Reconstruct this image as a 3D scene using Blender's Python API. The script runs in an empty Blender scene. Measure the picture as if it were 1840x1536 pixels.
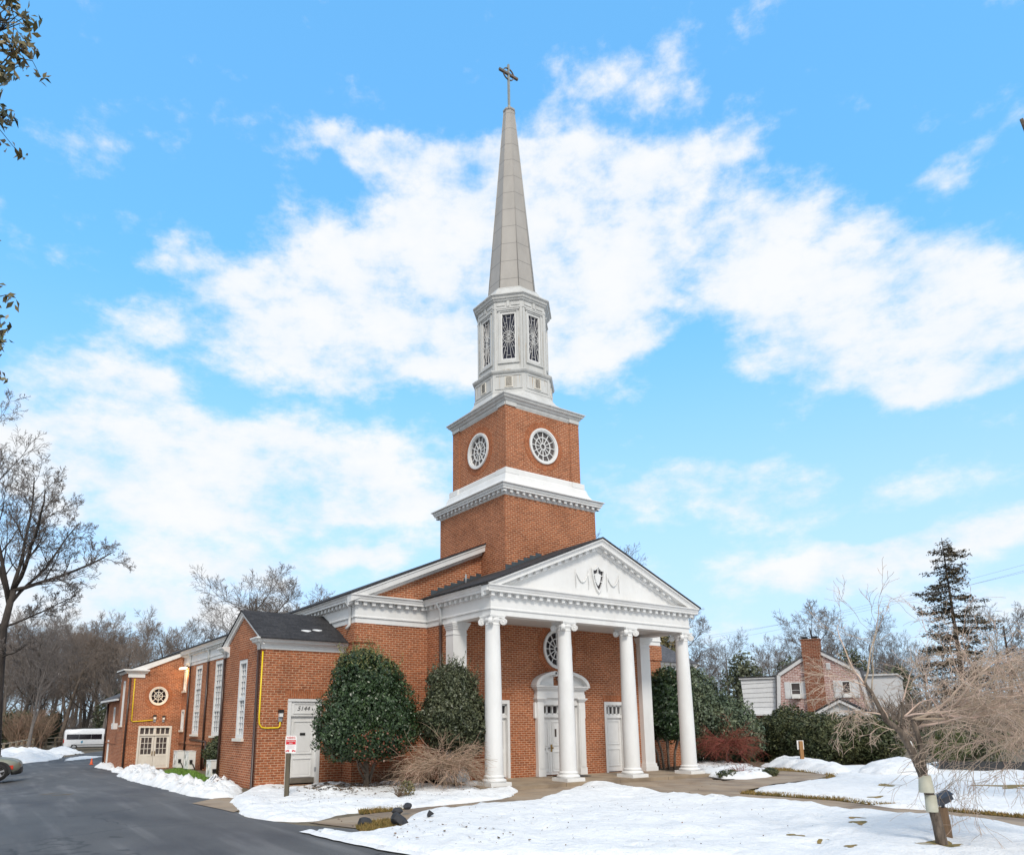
import bpy, bmesh, math, random
import numpy as np
from mathutils import Vector, Matrix, noise
R = math.radians
S = bpy.context.scene
COL = S.collection
random.seed(7)

# ------------------------------------------------------------------ camera
YAW, PITCH, ROLL = R(34.17), R(12.102), R(-0.281)
CAM = Vector((-13.706, -19.169, 1.9)); FPX, PX, PY = 1314.1, 852.7, 1016.2
_f = Vector((math.sin(YAW)*math.cos(PITCH), math.cos(YAW)*math.cos(PITCH), math.sin(PITCH)))
_r0 = Vector((math.cos(YAW), -math.sin(YAW), 0)); _u0 = _r0.cross(_f)
_r = math.cos(ROLL)*_r0 + math.sin(ROLL)*_u0
_u = -math.sin(ROLL)*_r0 + math.cos(ROLL)*_u0
cam = bpy.data.objects.new('camera', bpy.data.cameras.new('camera')); COL.objects.link(cam)
cam.matrix_world = Matrix(((_r.x, _u.x, -_f.x, CAM.x), (_r.y, _u.y, -_f.y, CAM.y), (_r.z, _u.z, -_f.z, CAM.z), (0, 0, 0, 1)))
cam.data.sensor_fit = 'HORIZONTAL'; cam.data.sensor_width = 36.0
cam.data.lens = FPX/1840*36; cam.data.shift_x = (920-PX)/1840; cam.data.shift_y = (PY-768)/1840
cam.data.clip_start = 0.1; cam.data.clip_end = 3000
S.camera = cam

def ray(x, y): return _f + _r*((x-PX)/FPX) - _u*((y-PY)/FPX)
def D(x, y, t): return CAM + ray(x, y)*t                       # point at depth t along the view
def gz(x, y):                                                   # height of the terrain
    z = -.1 - .0235*max(0, min(y, 45)-6) - .005*max(0, min(y, 90)-45)
    k = max(0, min(1, (y-6)/8))
    z -= k*.1*max(0, min(-9.2-x, 3.0))
    return z
def G(x, y, dz=0):                                              # point of the terrain seen at a spot of the photo
    d = ray(x, y); z = -.1
    for _ in range(40):
        p = CAM + d*((z-CAM.z)/d.z if d.z < -1e-4 else 400)
        z = .5*z + .5*gz(p.x, p.y)
    return Vector((p.x, p.y, z+dz))

# ------------------------------------------------------------------ world and sun
SUN_EL, SUN_AZ = R(42), R(205)        # azimuth clockwise from +Y
W = bpy.data.worlds.new('World'); S.world = W; W.use_nodes = True
nt = W.node_tree; nt.nodes.clear(); NN = nt.nodes.new; LK = nt.links.new
wout = NN('ShaderNodeOutputWorld'); bg = NN('ShaderNodeBackground'); LK(bg.outputs[0], wout.inputs[0])
SKY = .10; bg.inputs[1].default_value = SKY
sky = NN('ShaderNodeTexSky'); sky.sky_type = 'NISHITA'; sky.sun_disc = False
sky.sun_elevation = SUN_EL; sky.sun_rotation = SUN_AZ; sky.air_density = 1.0; sky.dust_density = .25; sky.ozone_density = 2.0
hs = NN('ShaderNodeHueSaturation'); hs.inputs['Saturation'].default_value = 1.12; hs.inputs['Value'].default_value = 2.3; hs.inputs['Hue'].default_value = .489
LK(sky.outputs[0], hs.inputs['Color'])
gm = NN('ShaderNodeGamma'); gm.inputs[1].default_value = .42; LK(hs.outputs[0], gm.inputs[0])
tn = NN('ShaderNodeMixRGB'); tn.blend_type = 'MULTIPLY'; tn.inputs[0].default_value = 1; LK(gm.outputs[0], tn.inputs[1]); tn.inputs[2].default_value = (1.42, 3.05, 4.5, 1)
tc = NN('ShaderNodeTexCoord')
nz = NN('ShaderNodeVectorMath'); nz.operation = 'NORMALIZE'; LK(tc.outputs['Generated'], nz.inputs[0])
def wmath(op, a, b=None, c=None):
    n = NN('ShaderNodeMath'); n.operation = op
    for i, v in enumerate((a, b, c)):
        if v is None: continue
        if isinstance(v, (int, float)): n.inputs[i].default_value = v
        else: LK(v, n.inputs[i])
    return n.outputs[0]
sp = NN('ShaderNodeSeparateXYZ'); LK(nz.outputs[0], sp.inputs[0])
az = wmath('ARCTAN2', sp.outputs[0], sp.outputs[1]); el = wmath('ARCSINE', sp.outputs[2])
cb = NN('ShaderNodeCombineXYZ'); LK(az, cb.inputs[0]); LK(el, cb.inputs[1])
# ragged edges: the cloud coordinates are warped by noise
def wnoise(scale, detail, vec, rough=.55):
    n = NN('ShaderNodeTexNoise'); n.inputs['Scale'].default_value = scale; n.inputs['Detail'].default_value = detail
    n.inputs['Roughness'].default_value = rough; LK(vec, n.inputs['Vector']); return n
st = NN('ShaderNodeVectorMath'); st.operation = 'MULTIPLY'; LK(cb.outputs[0], st.inputs[0]); st.inputs[1].default_value = (1.0, 1.7, 1)
n1 = wnoise(5.5, 6, st.outputs[0])
w1 = NN('ShaderNodeVectorMath'); w1.operation = 'SUBTRACT'; LK(n1.outputs['Color'], w1.inputs[0]); w1.inputs[1].default_value = (.5, .5, .5)
w2 = NN('ShaderNodeVectorMath'); w2.operation = 'MULTIPLY'; LK(w1.outputs[0], w2.inputs[0]); w2.inputs[1].default_value = (.17, .10, 0)
w3 = NN('ShaderNodeVectorMath'); w3.operation = 'ADD'; LK(cb.outputs[0], w3.inputs[0]); LK(w2.outputs[0], w3.inputs[1])
def azel(x, y):
    d = ray(x, y).normalized(); return math.atan2(d.x, d.y), math.asin(d.z)
BLOBS = [(690,540,330,170,1),(540,610,260,120,.95),(850,460,290,130,1),(900,600,280,130,1),(1070,550,170,150,.95),
 (790,275,260,70,.75),(1010,330,200,90,.8),(880,350,220,90,.7),(640,250,150,38,.65),(1090,160,170,95,.62),(1190,200,100,62,.55),(1000,200,80,50,.4),
 (1335,230,100,66,.85),(1220,300,180,72,.85),(1310,440,240,130,.85),(1120,430,160,120,.8),(1400,380,120,60,.5),
 (1610,470,220,125,1),(1770,570,250,160,1),(1420,540,240,120,.95),(1690,640,290,110,1),(1460,640,190,100,.8),(1660,705,140,60,.85),(1560,600,120,60,.7),
 (1680,325,110,38,.6),(1720,345,60,26,.4),(60,800,260,130,1),(230,860,270,110,.9),(430,850,290,130,.9),(640,790,260,62,.7),(690,890,260,75,.7),(560,900,240,60,.6),
 (340,500,100,42,.6),(190,665,190,80,.8),(300,720,190,60,.6),(270,560,120,50,.5),(400,1010,320,60,.85),(690,1000,160,34,.65),(1480,1015,290,60,.95),
 (1660,965,200,52,.8),(1200,880,320,60,.75),(1500,890,260,55,.6),(1820,930,180,60,.7),(60,1060,280,90,.85),(1000,1140,2400,90,.5),(250,1100,500,60,.6),
 (240,420,60,26,.35),(1450,160,70,30,.4),(-500,600,300,160,.9),(2300,700,300,160,.9),(2100,250,200,90,.7),(-300,100,200,100,.5),(700,950,900,160,.28),(600,450,700,260,.22)]
tot = None
for bx, by, rx, ry, sgm in BLOBS:
    a0, e0 = azel(bx, by); a1 = azel(bx+rx*.5, by)[0]-azel(bx-rx*.5, by)[0]; e1 = abs(azel(bx, by-ry*.5)[1]-azel(bx, by+ry*.5)[1])
    s_ = NN('ShaderNodeVectorMath'); s_.operation = 'SUBTRACT'; LK(w3.outputs[0], s_.inputs[0]); s_.inputs[1].default_value = (a0, e0, 0)
    m_ = NN('ShaderNodeVectorMath'); m_.operation = 'MULTIPLY'; LK(s_.outputs[0], m_.inputs[0]); m_.inputs[1].default_value = (1/abs(a1), 1/e1, 0)
    l_ = NN('ShaderNodeVectorMath'); l_.operation = 'LENGTH'; LK(m_.outputs[0], l_.inputs[0])
    g_ = NN('ShaderNodeMapRange'); g_.interpolation_type = 'SMOOTHSTEP'; LK(l_.outputs['Value'], g_.inputs[0])
    g_.inputs[1].default_value = 1.25; g_.inputs[2].default_value = .15; g_.inputs[3].default_value = 0; g_.inputs[4].default_value = sgm
    tot = g_.outputs[0] if tot is None else wmath('ADD', tot, g_.outputs[0])
# white cloud cover added out of view, to make the sky light neutral
n2 = wnoise(7.0, 9, st.outputs[0], .62)
n3 = wnoise(2.3, 6, nz.outputs[0])
behind = NN('ShaderNodeMapRange'); LK(n3.outputs['Fac'], behind.inputs[0]); behind.inputs[1].default_value = .2; behind.inputs[2].default_value = .5; behind.inputs[3].default_value = .5; behind.inputs[4].default_value = 1.5
bmask = NN('ShaderNodeMapRange'); bmask.interpolation_type = 'SMOOTHSTEP'
dirdot = NN('ShaderNodeVectorMath'); dirdot.operation = 'DOT_PRODUCT'; LK(nz.outputs[0], dirdot.inputs[0]); dirdot.inputs[1].default_value = tuple(_f)
LK(dirdot.outputs['Value'], bmask.inputs[0]); bmask.inputs[1].default_value = .58; bmask.inputs[2].default_value = .40
tot = wmath('ADD', tot, wmath('MULTIPLY', behind.outputs[0], bmask.outputs[0]))
n4 = wnoise(17.0, 7, st.outputs[0], .6)
tot = wmath('MINIMUM', tot, 1.08)
nd = wmath('ADD', wmath('MULTIPLY', wmath('SUBTRACT', n2.outputs['Fac'], .5), 2.9), wmath('MULTIPLY', wmath('SUBTRACT', n4.outputs['Fac'], .5), .9))
den = NN('ShaderNodeMapRange'); den.interpolation_type = 'SMOOTHSTEP'; LK(wmath('ADD', tot, nd), den.inputs[0])
den.inputs[1].default_value = .22; den.inputs[2].default_value = 1.22; den.inputs[4].default_value = .97
hz = NN('ShaderNodeMapRange'); hz.interpolation_type = 'SMOOTHSTEP'; LK(el, hz.inputs[0]); hz.inputs[1].default_value = R(34); hz.inputs[2].default_value = R(-2); hz.inputs[4].default_value = .80
mx0 = NN('ShaderNodeMixRGB'); LK(hz.outputs[0], mx0.inputs[0]); LK(tn.outputs[0], mx0.inputs[1]); mx0.inputs[2].default_value = (6.9, 7.95, 9.2, 1)
mx = NN('ShaderNodeMixRGB'); LK(den.outputs[0], mx.inputs[0]); LK(mx0.outputs[0], mx.inputs[1]); cv = NN('ShaderNodeMixRGB'); cvr = NN('ShaderNodeMapRange'); LK(n2.outputs['Fac'], cvr.inputs[0]); cvr.inputs[1].default_value = .35; cvr.inputs[2].default_value = .62
LK(cvr.outputs[0], cv.inputs[0]); cv.inputs[1].default_value = (7.6, 8.3, 9.0, 1); cv.inputs[2].default_value = (8.9, 9.0, 9.1, 1); LK(cv.outputs[0], mx.inputs[2])
LK(mx.outputs[0], bg.inputs[0])
sl = bpy.data.lights.new('sun', 'SUN'); sl.energy = 2.2; sl.angle = R(14); sl.color = (1, .925, .82)
so = bpy.data.objects.new('sun', sl); COL.objects.link(so)
sd = Vector((math.sin(SUN_AZ)*math.cos(SUN_EL), math.cos(SUN_AZ)*math.cos(SUN_EL), math.sin(SUN_EL)))
so.rotation_euler = (-sd).to_track_quat('-Z', 'Y').to_euler()
S.view_settings.view_transform = 'Standard'; S.view_settings.look = 'None'; S.view_settings.exposure = 0.14; S.view_settings.gamma = 1.0
S.cycles.max_bounces = 6; S.cycles.diffuse_bounces = 3; S.cycles.glossy_bounces = 2; S.cycles.transmission_bounces = 2; S.cycles.transparent_max_bounces = 4
S.cycles.use_denoising = True

# ------------------------------------------------------------------ materials
def mat_base(name):
    m = bpy.data.materials.new(name); m.use_nodes = True
    n = m.node_tree; b = n.nodes['Principled BSDF']; return m, n, b
def pm(name, c1, c2=None, rough=.6, scale=6, bump=0, bscale=60, metal=0, spec=.5, coord='Object', stretch=(1, 1, 1), detail=5, lo=.35, hi=.65, island=0):
    m, n, b = mat_base(name)
    b.inputs['Roughness'].default_value = rough; b.inputs['Metallic'].default_value = metal; b.inputs['Specular IOR Level'].default_value = spec
    c2 = c2 or tuple(x*.8 for x in c1)
    t = n.nodes.new('ShaderNodeTexCoord'); mp = n.nodes.new('ShaderNodeMapping'); mp.inputs['Scale'].default_value = stretch
    n.links.new(t.outputs[coord], mp.inputs[0])
    q = n.nodes.new('ShaderNodeTexNoise'); q.inputs['Scale'].default_value = scale; q.inputs['Detail'].default_value = detail; q.inputs['Roughness'].default_value = .65
    n.links.new(mp.outputs[0], q.inputs['Vector'])
    r = n.nodes.new('ShaderNodeValToRGB'); r.color_ramp.elements[0].position = lo; r.color_ramp.elements[1].position = hi
    r.color_ramp.elements[0].color = (*c1, 1); r.color_ramp.elements[1].color = (*c2, 1); n.links.new(q.outputs['Fac'], r.inputs[0])
    out = r.outputs[0]
    if island:
        g = n.nodes.new('ShaderNodeNewGeometry'); h = n.nodes.new('ShaderNodeHueSaturation')
        a = n.nodes.new('ShaderNodeMapRange'); n.links.new(g.outputs['Random Per Island'], a.inputs[0]); a.inputs[3].default_value = 1-island; a.inputs[4].default_value = 1+island
        n.links.new(a.outputs[0], h.inputs['Value']); n.links.new(out, h.inputs['Color'])
        a2 = n.nodes.new('ShaderNodeMapRange'); n.links.new(g.outputs['Random Per Island'], a2.inputs[0]); a2.inputs[3].default_value = .515; a2.inputs[4].default_value = .48
        n.links.new(a2.outputs[0], h.inputs['Hue']); out = h.outputs[0]
    n.links.new(out, b.inputs['Base Color'])
    if bump:
        q2 = n.nodes.new('ShaderNodeTexNoise'); q2.inputs['Scale'].default_value = bscale; q2.inputs['Detail'].default_value = 4; n.links.new(mp.outputs[0], q2.inputs['Vector'])
        bp = n.nodes.new('ShaderNodeBump'); bp.inputs['Strength'].default_value = bump; bp.inputs['Distance'].default_value = .02
        n.links.new(q2.outputs['Fac'], bp.inputs['Height']); n.links.new(bp.outputs[0], b.inputs['Normal'])
    return m
def brick(name, c1, c2, mortar, w=.23, h=.078, ms=.009, stain=(.6, .55, .5), dirt=.35, bias=-.1):
    m, n, b = mat_base(name); b.inputs['Roughness'].default_value = .85; b.inputs['Specular IOR Level'].default_value = .2
    u = n.nodes.new('ShaderNodeUVMap'); br = n.nodes.new('ShaderNodeTexBrick'); n.links.new(u.outputs[0], br.inputs['Vector'])
    br.inputs['Scale'].default_value = 1; br.inputs['Brick Width'].default_value = w; br.inputs['Row Height'].default_value = h; br.inputs['Mortar Size'].default_value = ms
    br.inputs['Mortar Smooth'].default_value = .25; br.inputs['Bias'].default_value = bias
    br.inputs['Color1'].default_value = (*c1, 1); br.inputs['Color2'].default_value = (*c2, 1); br.inputs['Mortar'].default_value = (*mortar, 1)
    t = n.nodes.new('ShaderNodeTexCoord'); q = n.nodes.new('ShaderNodeTexNoise'); q.inputs['Scale'].default_value = .9; q.inputs['Detail'].default_value = 7; n.links.new(t.outputs['Object'], q.inputs['Vector'])
    q2 = n.nodes.new('ShaderNodeTexNoise'); q2.inputs['Scale'].default_value = 13; q2.inputs['Detail'].default_value = 3; n.links.new(t.outputs['Object'], q2.inputs['Vector'])
    mr = n.nodes.new('ShaderNodeMapRange'); n.links.new(q.outputs['Fac'], mr.inputs[0]); mr.inputs[1].default_value = .42; mr.inputs[2].default_value = .72; mr.inputs[4].default_value = dirt
    m1 = n.nodes.new('ShaderNodeMixRGB'); m1.blend_type = 'MULTIPLY'; n.links.new(mr.outputs[0], m1.inputs[0]); n.links.new(br.outputs['Color'], m1.inputs[1]); m1.inputs[2].default_value = (*stain, 1)
    h1 = n.nodes.new('ShaderNodeHueSaturation'); mr2 = n.nodes.new('ShaderNodeMapRange'); n.links.new(q2.outputs['Fac'], mr2.inputs[0]); mr2.inputs[1].default_value = .3; mr2.inputs[2].default_value = .7; mr2.inputs[3].default_value = .74; mr2.inputs[4].default_value = 1.25
    n.links.new(mr2.outputs[0], h1.inputs['Value']); n.links.new(m1.outputs[0], h1.inputs['Color']); n.links.new(h1.outputs[0], b.inputs['Base Color'])
    bp = n.nodes.new('ShaderNodeBump'); bp.inputs['Strength'].default_value = .5; bp.inputs['Distance'].default_value = .01; bp.invert = True
    n.links.new(br.outputs['Fac'], bp.inputs['Height']); n.links.new(bp.outputs[0], b.inputs['Normal'])
    return m
M = {}
M['brick'] = brick('church_brick', (.385, .121, .050), (.25, .071, .030), (.53, .345, .225), ms=.0105, stain=(.55, .50, .47), dirt=.55)
M['brick_ring'] = brick('ring_brick', (.37, .125, .055), (.30, .092, .038), (.44, .25, .15), w=.26, h=.075, ms=.006)
M['pale_brick'] = brick('pale_brick', (.44, .27, .235), (.26, .115, .095), (.66, .58, .55), w=.44, h=.15, ms=.022, stain=(1.5, 1.5, 1.6), dirt=.6)
M['chimney_brick'] = brick('chimney_brick', (.24, .075, .04), (.16, .05, .028), (.40, .28, .20), w=.40, h=.135, ms=.018)
M['white'] = pm('white_paint', (.745, .742, .73), (.65, .642, .625), .5, 1.6, stretch=(1, 1, .45), detail=9, lo=.42, hi=.78)
M['lantern'] = pm('weathered_paint', (.60, .60, .585), (.50, .50, .485), .55, 3.0, stretch=(1, 1, .25))
M['rust'] = pm('rust_streak', (.46, .36, .25), (.57, .54, .49), .8, 7, stretch=(1, 1, .18), lo=.38, hi=.56)
M['cream'] = pm('cream_paint', (.76, .72, .64), (.70, .65, .57), .5, 3)
M['soffit'] = pm('soffit_paint', (.62, .60, .57), (.56, .54, .51), .6, 3)
def spire_mat():
    m = pm('spire_metal', (.40, .375, .345), (.34, .318, .292), .5, 1.6, stretch=(1, 1, .4))
    n = m.node_tree; b = n.nodes['Principled BSDF']; src = b.inputs['Base Color'].links[0].from_socket
    u = n.nodes.new('ShaderNodeUVMap'); br = n.nodes.new('ShaderNodeTexBrick'); n.links.new(u.outputs[0], br.inputs['Vector'])
    br.offset = 0; br.inputs['Scale'].default_value = 1; br.inputs['Brick Width'].default_value = 50; br.inputs['Row Height'].default_value = .92; br.inputs['Mortar Size'].default_value = .014
    br.inputs['Color1'].default_value = (1, 1, 1, 1); br.inputs['Color2'].default_value = (1, 1, 1, 1); br.inputs['Mortar'].default_value = (.45, .45, .45, 1)
    mm = n.nodes.new('ShaderNodeMixRGB'); mm.blend_type = 'MULTIPLY'; mm.inputs[0].default_value = 1; n.links.new(src, mm.inputs[1]); n.links.new(br.outputs['Color'], mm.inputs[2]); n.links.new(mm.outputs[0], b.inputs['Base Color'])
    return m
M['spire'] = spire_mat()
M['steel'] = pm('weathered_steel', (.34, .36, .33), (.26, .27, .25), .4, 6, metal=.5)
M['bronze'] = pm('dark_bronze', (.10, .11, .10), (.16, .09, .06), .5, 5)
def shingle(name, c1, c2):
    m = brick(name, c1, c2, tuple(x*.45 for x in c1), w=.33, h=.145, ms=.008, stain=(.7, .7, .7), dirt=.5); return m
M['shingle'] = shingle('roof_shingle', (.052, .050, .052), (.032, .031, .033))
M['shingle_grey'] = shingle('grey_shingle', (.12, .12, .13), (.085, .085, .092))
M['lead'] = pm('lead_flashing', (.060, .078, .092), (.040, .052, .062), .5, 5)
M['gutter_brown'] = pm('brown_gutter', (.036, .017, .013), (.050, .024, .018), .35, 4)
M['glass'] = pm('dark_glass', (.012, .010, .014), (.022, .018, .022), .08, 2, spec=.6)
M['glass_blue'] = pm('navy_glass', (.010, .012, .028), (.020, .018, .030), .12, 3, spec=.4)
M['glass_pale'] = pm('pale_glass', (.30, .32, .36), (.16, .17, .20), .12, 2.2, stretch=(1, 1, .4), spec=.6)  # grey pane colour, paler in tall blotches
M['glass_dim'] = pm('dim_glass', (.10, .085, .08), (.06, .05, .05), .1, 2, spec=.6)
M['brass'] = pm('brass', (.42, .27, .10), (.30, .2, .08), .35, 8, metal=.8)
M['black'] = pm('black_metal', (.015, .015, .016), (.022, .022, .022), .4, 8)
M['yellow'] = pm('yellow_cable', (.85, .62, .01), (.75, .53, .01), .4, 5)
M['grey_metal'] = pm('grey_metal', (.33, .34, .36), (.26, .27, .29), .45, 6)
M['asphalt'] = pm('asphalt', (.072, .071, .071), (.112, .110, .109), .62, .5, bump=.5, bscale=130, stretch=(1, .35, 1), detail=10, spec=.35)
def streaks(m):
    n = m.node_tree; b = n.nodes['Principled BSDF']; src = b.inputs['Base Color'].links[0].from_socket; t = n.nodes.new('ShaderNodeTexCoord'); cur = src
    for sc, st, lo, hi, c in ((1.1, (2.2, .16, 1), .52, .75, (1.75, 1.72, 1.7)), (.35, (1, .6, 1), .5, .62, (.66, .66, .70)), (40, (1, 1, 1), .60, .72, (1.7, 1.65, 1.6))):
        mp = n.nodes.new('ShaderNodeMapping'); mp.inputs['Scale'].default_value = st; n.links.new(t.outputs['Object'], mp.inputs[0])
        q = n.nodes.new('ShaderNodeTexNoise'); q.inputs['Scale'].default_value = sc; q.inputs['Detail'].default_value = 7; n.links.new(mp.outputs[0], q.inputs['Vector'])
        r = n.nodes.new('ShaderNodeMapRange'); n.links.new(q.outputs['Fac'], r.inputs[0]); r.inputs[1].default_value = lo; r.inputs[2].default_value = hi
        x = n.nodes.new('ShaderNodeMixRGB'); x.blend_type = 'MULTIPLY'; n.links.new(r.outputs[0], x.inputs[0]); n.links.new(cur, x.inputs[1]); x.inputs[2].default_value = (*c, 1); cur = x.outputs[0]
    n.links.new(cur, b.inputs['Base Color'])
    v = n.nodes.new('ShaderNodeTexVoronoi'); v.feature = 'DISTANCE_TO_EDGE'; v.inputs['Scale'].default_value = .22; w = n.nodes.new('ShaderNodeTexNoise'); w.inputs['Scale'].default_value = 1.5; n.links.new(t.outputs['Object'], w.inputs['Vector'])
    a = n.nodes.new('ShaderNodeMixRGB'); a.blend_type = 'ADD'; a.inputs[0].default_value = .6; n.links.new(t.outputs['Object'], a.inputs[1]); n.links.new(w.outputs['Color'], a.inputs[2]); n.links.new(a.outputs[0], v.inputs['Vector'])
    r = n.nodes.new('ShaderNodeMapRange'); n.links.new(v.outputs['Distance'], r.inputs[0]); r.inputs[1].default_value = .002; r.inputs[2].default_value = .006; r.inputs[3].default_value = .55; r.inputs[4].default_value = 0
    x = n.nodes.new('ShaderNodeMixRGB'); n.links.new(r.outputs[0], x.inputs[0]); n.links.new(cur, x.inputs[1]); x.inputs[2].default_value = (.02, .02, .02, 1); n.links.new(x.outputs[0], b.inputs['Base Color'])
streaks(M['asphalt'])
M['concrete'] = pm('concrete', (.33, .235, .15), (.36, .285, .21), .8, 1.3, bump=.15, bscale=90, detail=8)
M['porch'] = pm('porch_concrete', (.40, .31, .215), (.30, .23, .155), .75, 1.1, bump=.12, bscale=80, detail=8)
def joints(m, w, h):
    n = m.node_tree; b = n.nodes['Principled BSDF']; src = b.inputs['Base Color'].links[0].from_socket; t = n.nodes.new('ShaderNodeTexCoord')
    br = n.nodes.new('ShaderNodeTexBrick'); br.offset = 0; n.links.new(t.outputs['Object'], br.inputs['Vector']); br.inputs['Scale'].default_value = 1; br.inputs['Brick Width'].default_value = w; br.inputs['Row Height'].default_value = h; br.inputs['Mortar Size'].default_value = .012
    br.inputs['Color1'].default_value = (1, 1, 1, 1); br.inputs['Color2'].default_value = (.86, .86, .86, 1); br.inputs['Mortar'].default_value = (.38, .36, .34, 1)
    q = n.nodes.new('ShaderNodeTexNoise'); q.inputs['Scale'].default_value = .7; q.inputs['Detail'].default_value = 8; n.links.new(t.outputs['Object'], q.inputs['Vector'])
    r = n.nodes.new('ShaderNodeMapRange'); n.links.new(q.outputs['Fac'], r.inputs[0]); r.inputs[1].default_value = .48; r.inputs[2].default_value = .66
    x0 = n.nodes.new('ShaderNodeMixRGB'); x0.blend_type = 'MULTIPLY'; n.links.new(r.outputs[0], x0.inputs[0]); n.links.new(src, x0.inputs[1]); x0.inputs[2].default_value = (.62, .60, .60, 1)
    x = n.nodes.new('ShaderNodeMixRGB'); x.blend_type = 'MULTIPLY'; x.inputs[0].default_value = 1; n.links.new(x0.outputs[0], x.inputs[1]); n.links.new(br.outputs['Color'], x.inputs[2]); n.links.new(x.outputs[0], b.inputs['Base Color'])
joints(M['concrete'], 1.5, 1.5); joints(M['porch'], 2.4, 1.3)
def snow_mat():
    m = pm('snow', (.79, .795, .80), (.62, .62, .62), .65, 3.0, spec=.2, detail=10, lo=.5, hi=.85)
    n = m.node_tree; b = n.nodes['Principled BSDF']; t = n.nodes.new('ShaderNodeTexCoord')
    bump = None
    for sc, stg, dst in ((1.3, .6, .16), (5.5, .55, .07), (22, .6, .03), (90, .5, .010)):
        q = n.nodes.new('ShaderNodeTexNoise'); q.inputs['Scale'].default_value = sc; q.inputs['Detail'].default_value = 5; n.links.new(t.outputs['Object'], q.inputs['Vector'])
        bp = n.nodes.new('ShaderNodeBump'); bp.inputs['Strength'].default_value = stg; bp.inputs['Distance'].default_value = dst; n.links.new(q.outputs['Fac'], bp.inputs['Height'])
        if bump: n.links.new(bump, bp.inputs['Normal'])
        bump = bp.outputs[0]
    n.links.new(bump, b.inputs['Normal']); return m
M['snow'] = snow_mat()
M['dirty_snow'] = pm('dirty_snow', (.74, .74, .75), (.44, .42, .40), .7, 9, bump=.6, bscale=30, lo=.52, hi=.8, detail=9)
M['ground'] = pm('winter_ground', (.10, .075, .045), (.17, .135, .085), .9, 2.4, bump=.5, bscale=25, detail=9)
M['mulch'] = pm('mulch', (.040, .026, .016), (.085, .058, .033), .95, 14, bump=.8, bscale=60)
M['grass'] = pm('green_grass', (.10, .20, .03), (.17, .28, .05), .8, 8, island=.3)
M['moss'] = pm('dormant_grass', (.27, .185, .055), (.19, .145, .045), .9, 3, island=.35)
M['bark'] = pm('bark', (.060, .044, .033), (.185, .145, .112), .9, 13, bump=1.0, bscale=45, stretch=(1, 1, .35), detail=9)
M['bark_dark'] = pm('dark_bark', (.040, .033, .029), (.075, .062, .054), .9, 6, bump=.5, bscale=30, stretch=(1, 1, .3))
M['bark_far'] = pm('far_bark', (.13, .112, .10), (.185, .16, .145), .95, 3)
M['twig'] = pm('grey_twigs', (.165, .142, .13), (.22, .19, .172), .95, 3)
M['twig_brown'] = pm('brown_twigs', (.19, .15, .122), (.25, .20, .165), .95, 3)
M['twig_tan'] = pm('tan_twigs', (.52, .39, .28), (.34, .225, .15), .85, 5, island=.3)
M['twig_pale'] = pm('pale_twigs', (.58, .455, .355), (.40, .30, .22), .85, 4, island=.25)
M['twig_red'] = pm('red_twigs', (.27, .085, .050), (.18, .052, .034), .85, 5, island=.3)
M['holly'] = pm('holly_leaf', (.020, .048, .018), (.048, .085, .028), .36, 3, spec=.55, island=.55)
M['holly_tip'] = pm('young_leaf', (.14, .165, .045), (.19, .18, .07), .45, 4, island=.4)
M['osmanthus'] = pm('osmanthus_leaf', (.045, .062, .030), (.115, .125, .068), .42, 2.2, spec=.5, island=.5)
M['cypress'] = pm('cypress_leaf', (.065, .10, .06), (.135, .165, .09), .5, 1.6, island=.5)
M['berry'] = pm('red_berry', (.20, .040, .014), (.10, .035, .014), .35, 8)
M['yew'] = pm('yew_needles', (.030, .050, .020), (.105, .108, .040), .6, 1.1, island=.5)
M['magnolia'] = pm('magnolia_leaf', (.085, .098, .034), (.22, .165, .068), .4, 1.6, island=.5)
M['spruce'] = pm('spruce_needles', (.062, .052, .028), (.105, .082, .044), .8, .8, island=.45)
M['pine'] = pm('pine_needles', (.10, .12, .035), (.07, .085, .028), .7, 3, island=.4)
M['far_green'] = pm('far_evergreen', (.065, .085, .048), (.11, .12, .07), .8, .7, island=.4)
M['brush'] = pm('dry_brush', (.24, .155, .10), (.16, .115, .075), .9, 2, island=.35)
M['wood'] = pm('weathered_wood', (.23, .175, .12), (.32, .255, .185), .85, 5, bump=.3, bscale=30, stretch=(1, 1, .15))
M['cedar'] = pm('cedar_post', (.36, .19, .07), (.28, .14, .05), .75, 5, stretch=(1, 1, .2))
M['post_wood'] = pm('treated_post', (.075, .062, .040), (.115, .095, .065), .85, 7, stretch=(1, 1, .2), bump=.3)
M['stump'] = pm('split_log', (.24, .15, .085), (.12, .075, .045), .85, 9, stretch=(1, 1, .12), bump=.5)
M['fence_wood'] = pm('old_fence', (.16, .13, .10), (.23, .20, .16), .9, 6, stretch=(1, 1, .2))
M['sign_white'] = pm('sign_white', (.80, .79, .76), (.76, .74, .72), .4, 6)
M['sign_red'] = pm('sign_red', (.62, .008, .018), (.55, .008, .016), .4, 6)
M['sign_pink'] = pm('sign_fine_print', (.62, .45, .47), (.58, .42, .45), .5, 30)
M['rock'] = pm('dark_rock', (.018, .019, .022), (.038, .038, .042), .75, 9, bump=.6, bscale=30)
M['leaf_litter'] = pm('fallen_leaves', (.10, .062, .032), (.19, .125, .065), .9, 3, island=.5)
M['cone'] = pm('orange_cone', (.75, .10, .012), (.68, .085, .01), .45, 5)
M['car'] = pm('sage_paint', (.235, .245, .195), (.225, .235, .185), .28, 2, metal=.35, spec=.6)
M['cladding'] = pm('black_cladding', (.014, .014, .015), (.018, .018, .018), .6, 5)
M['tyre'] = pm('tyre', (.012, .012, .012), (.018, .018, .018), .8, 20)
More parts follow.
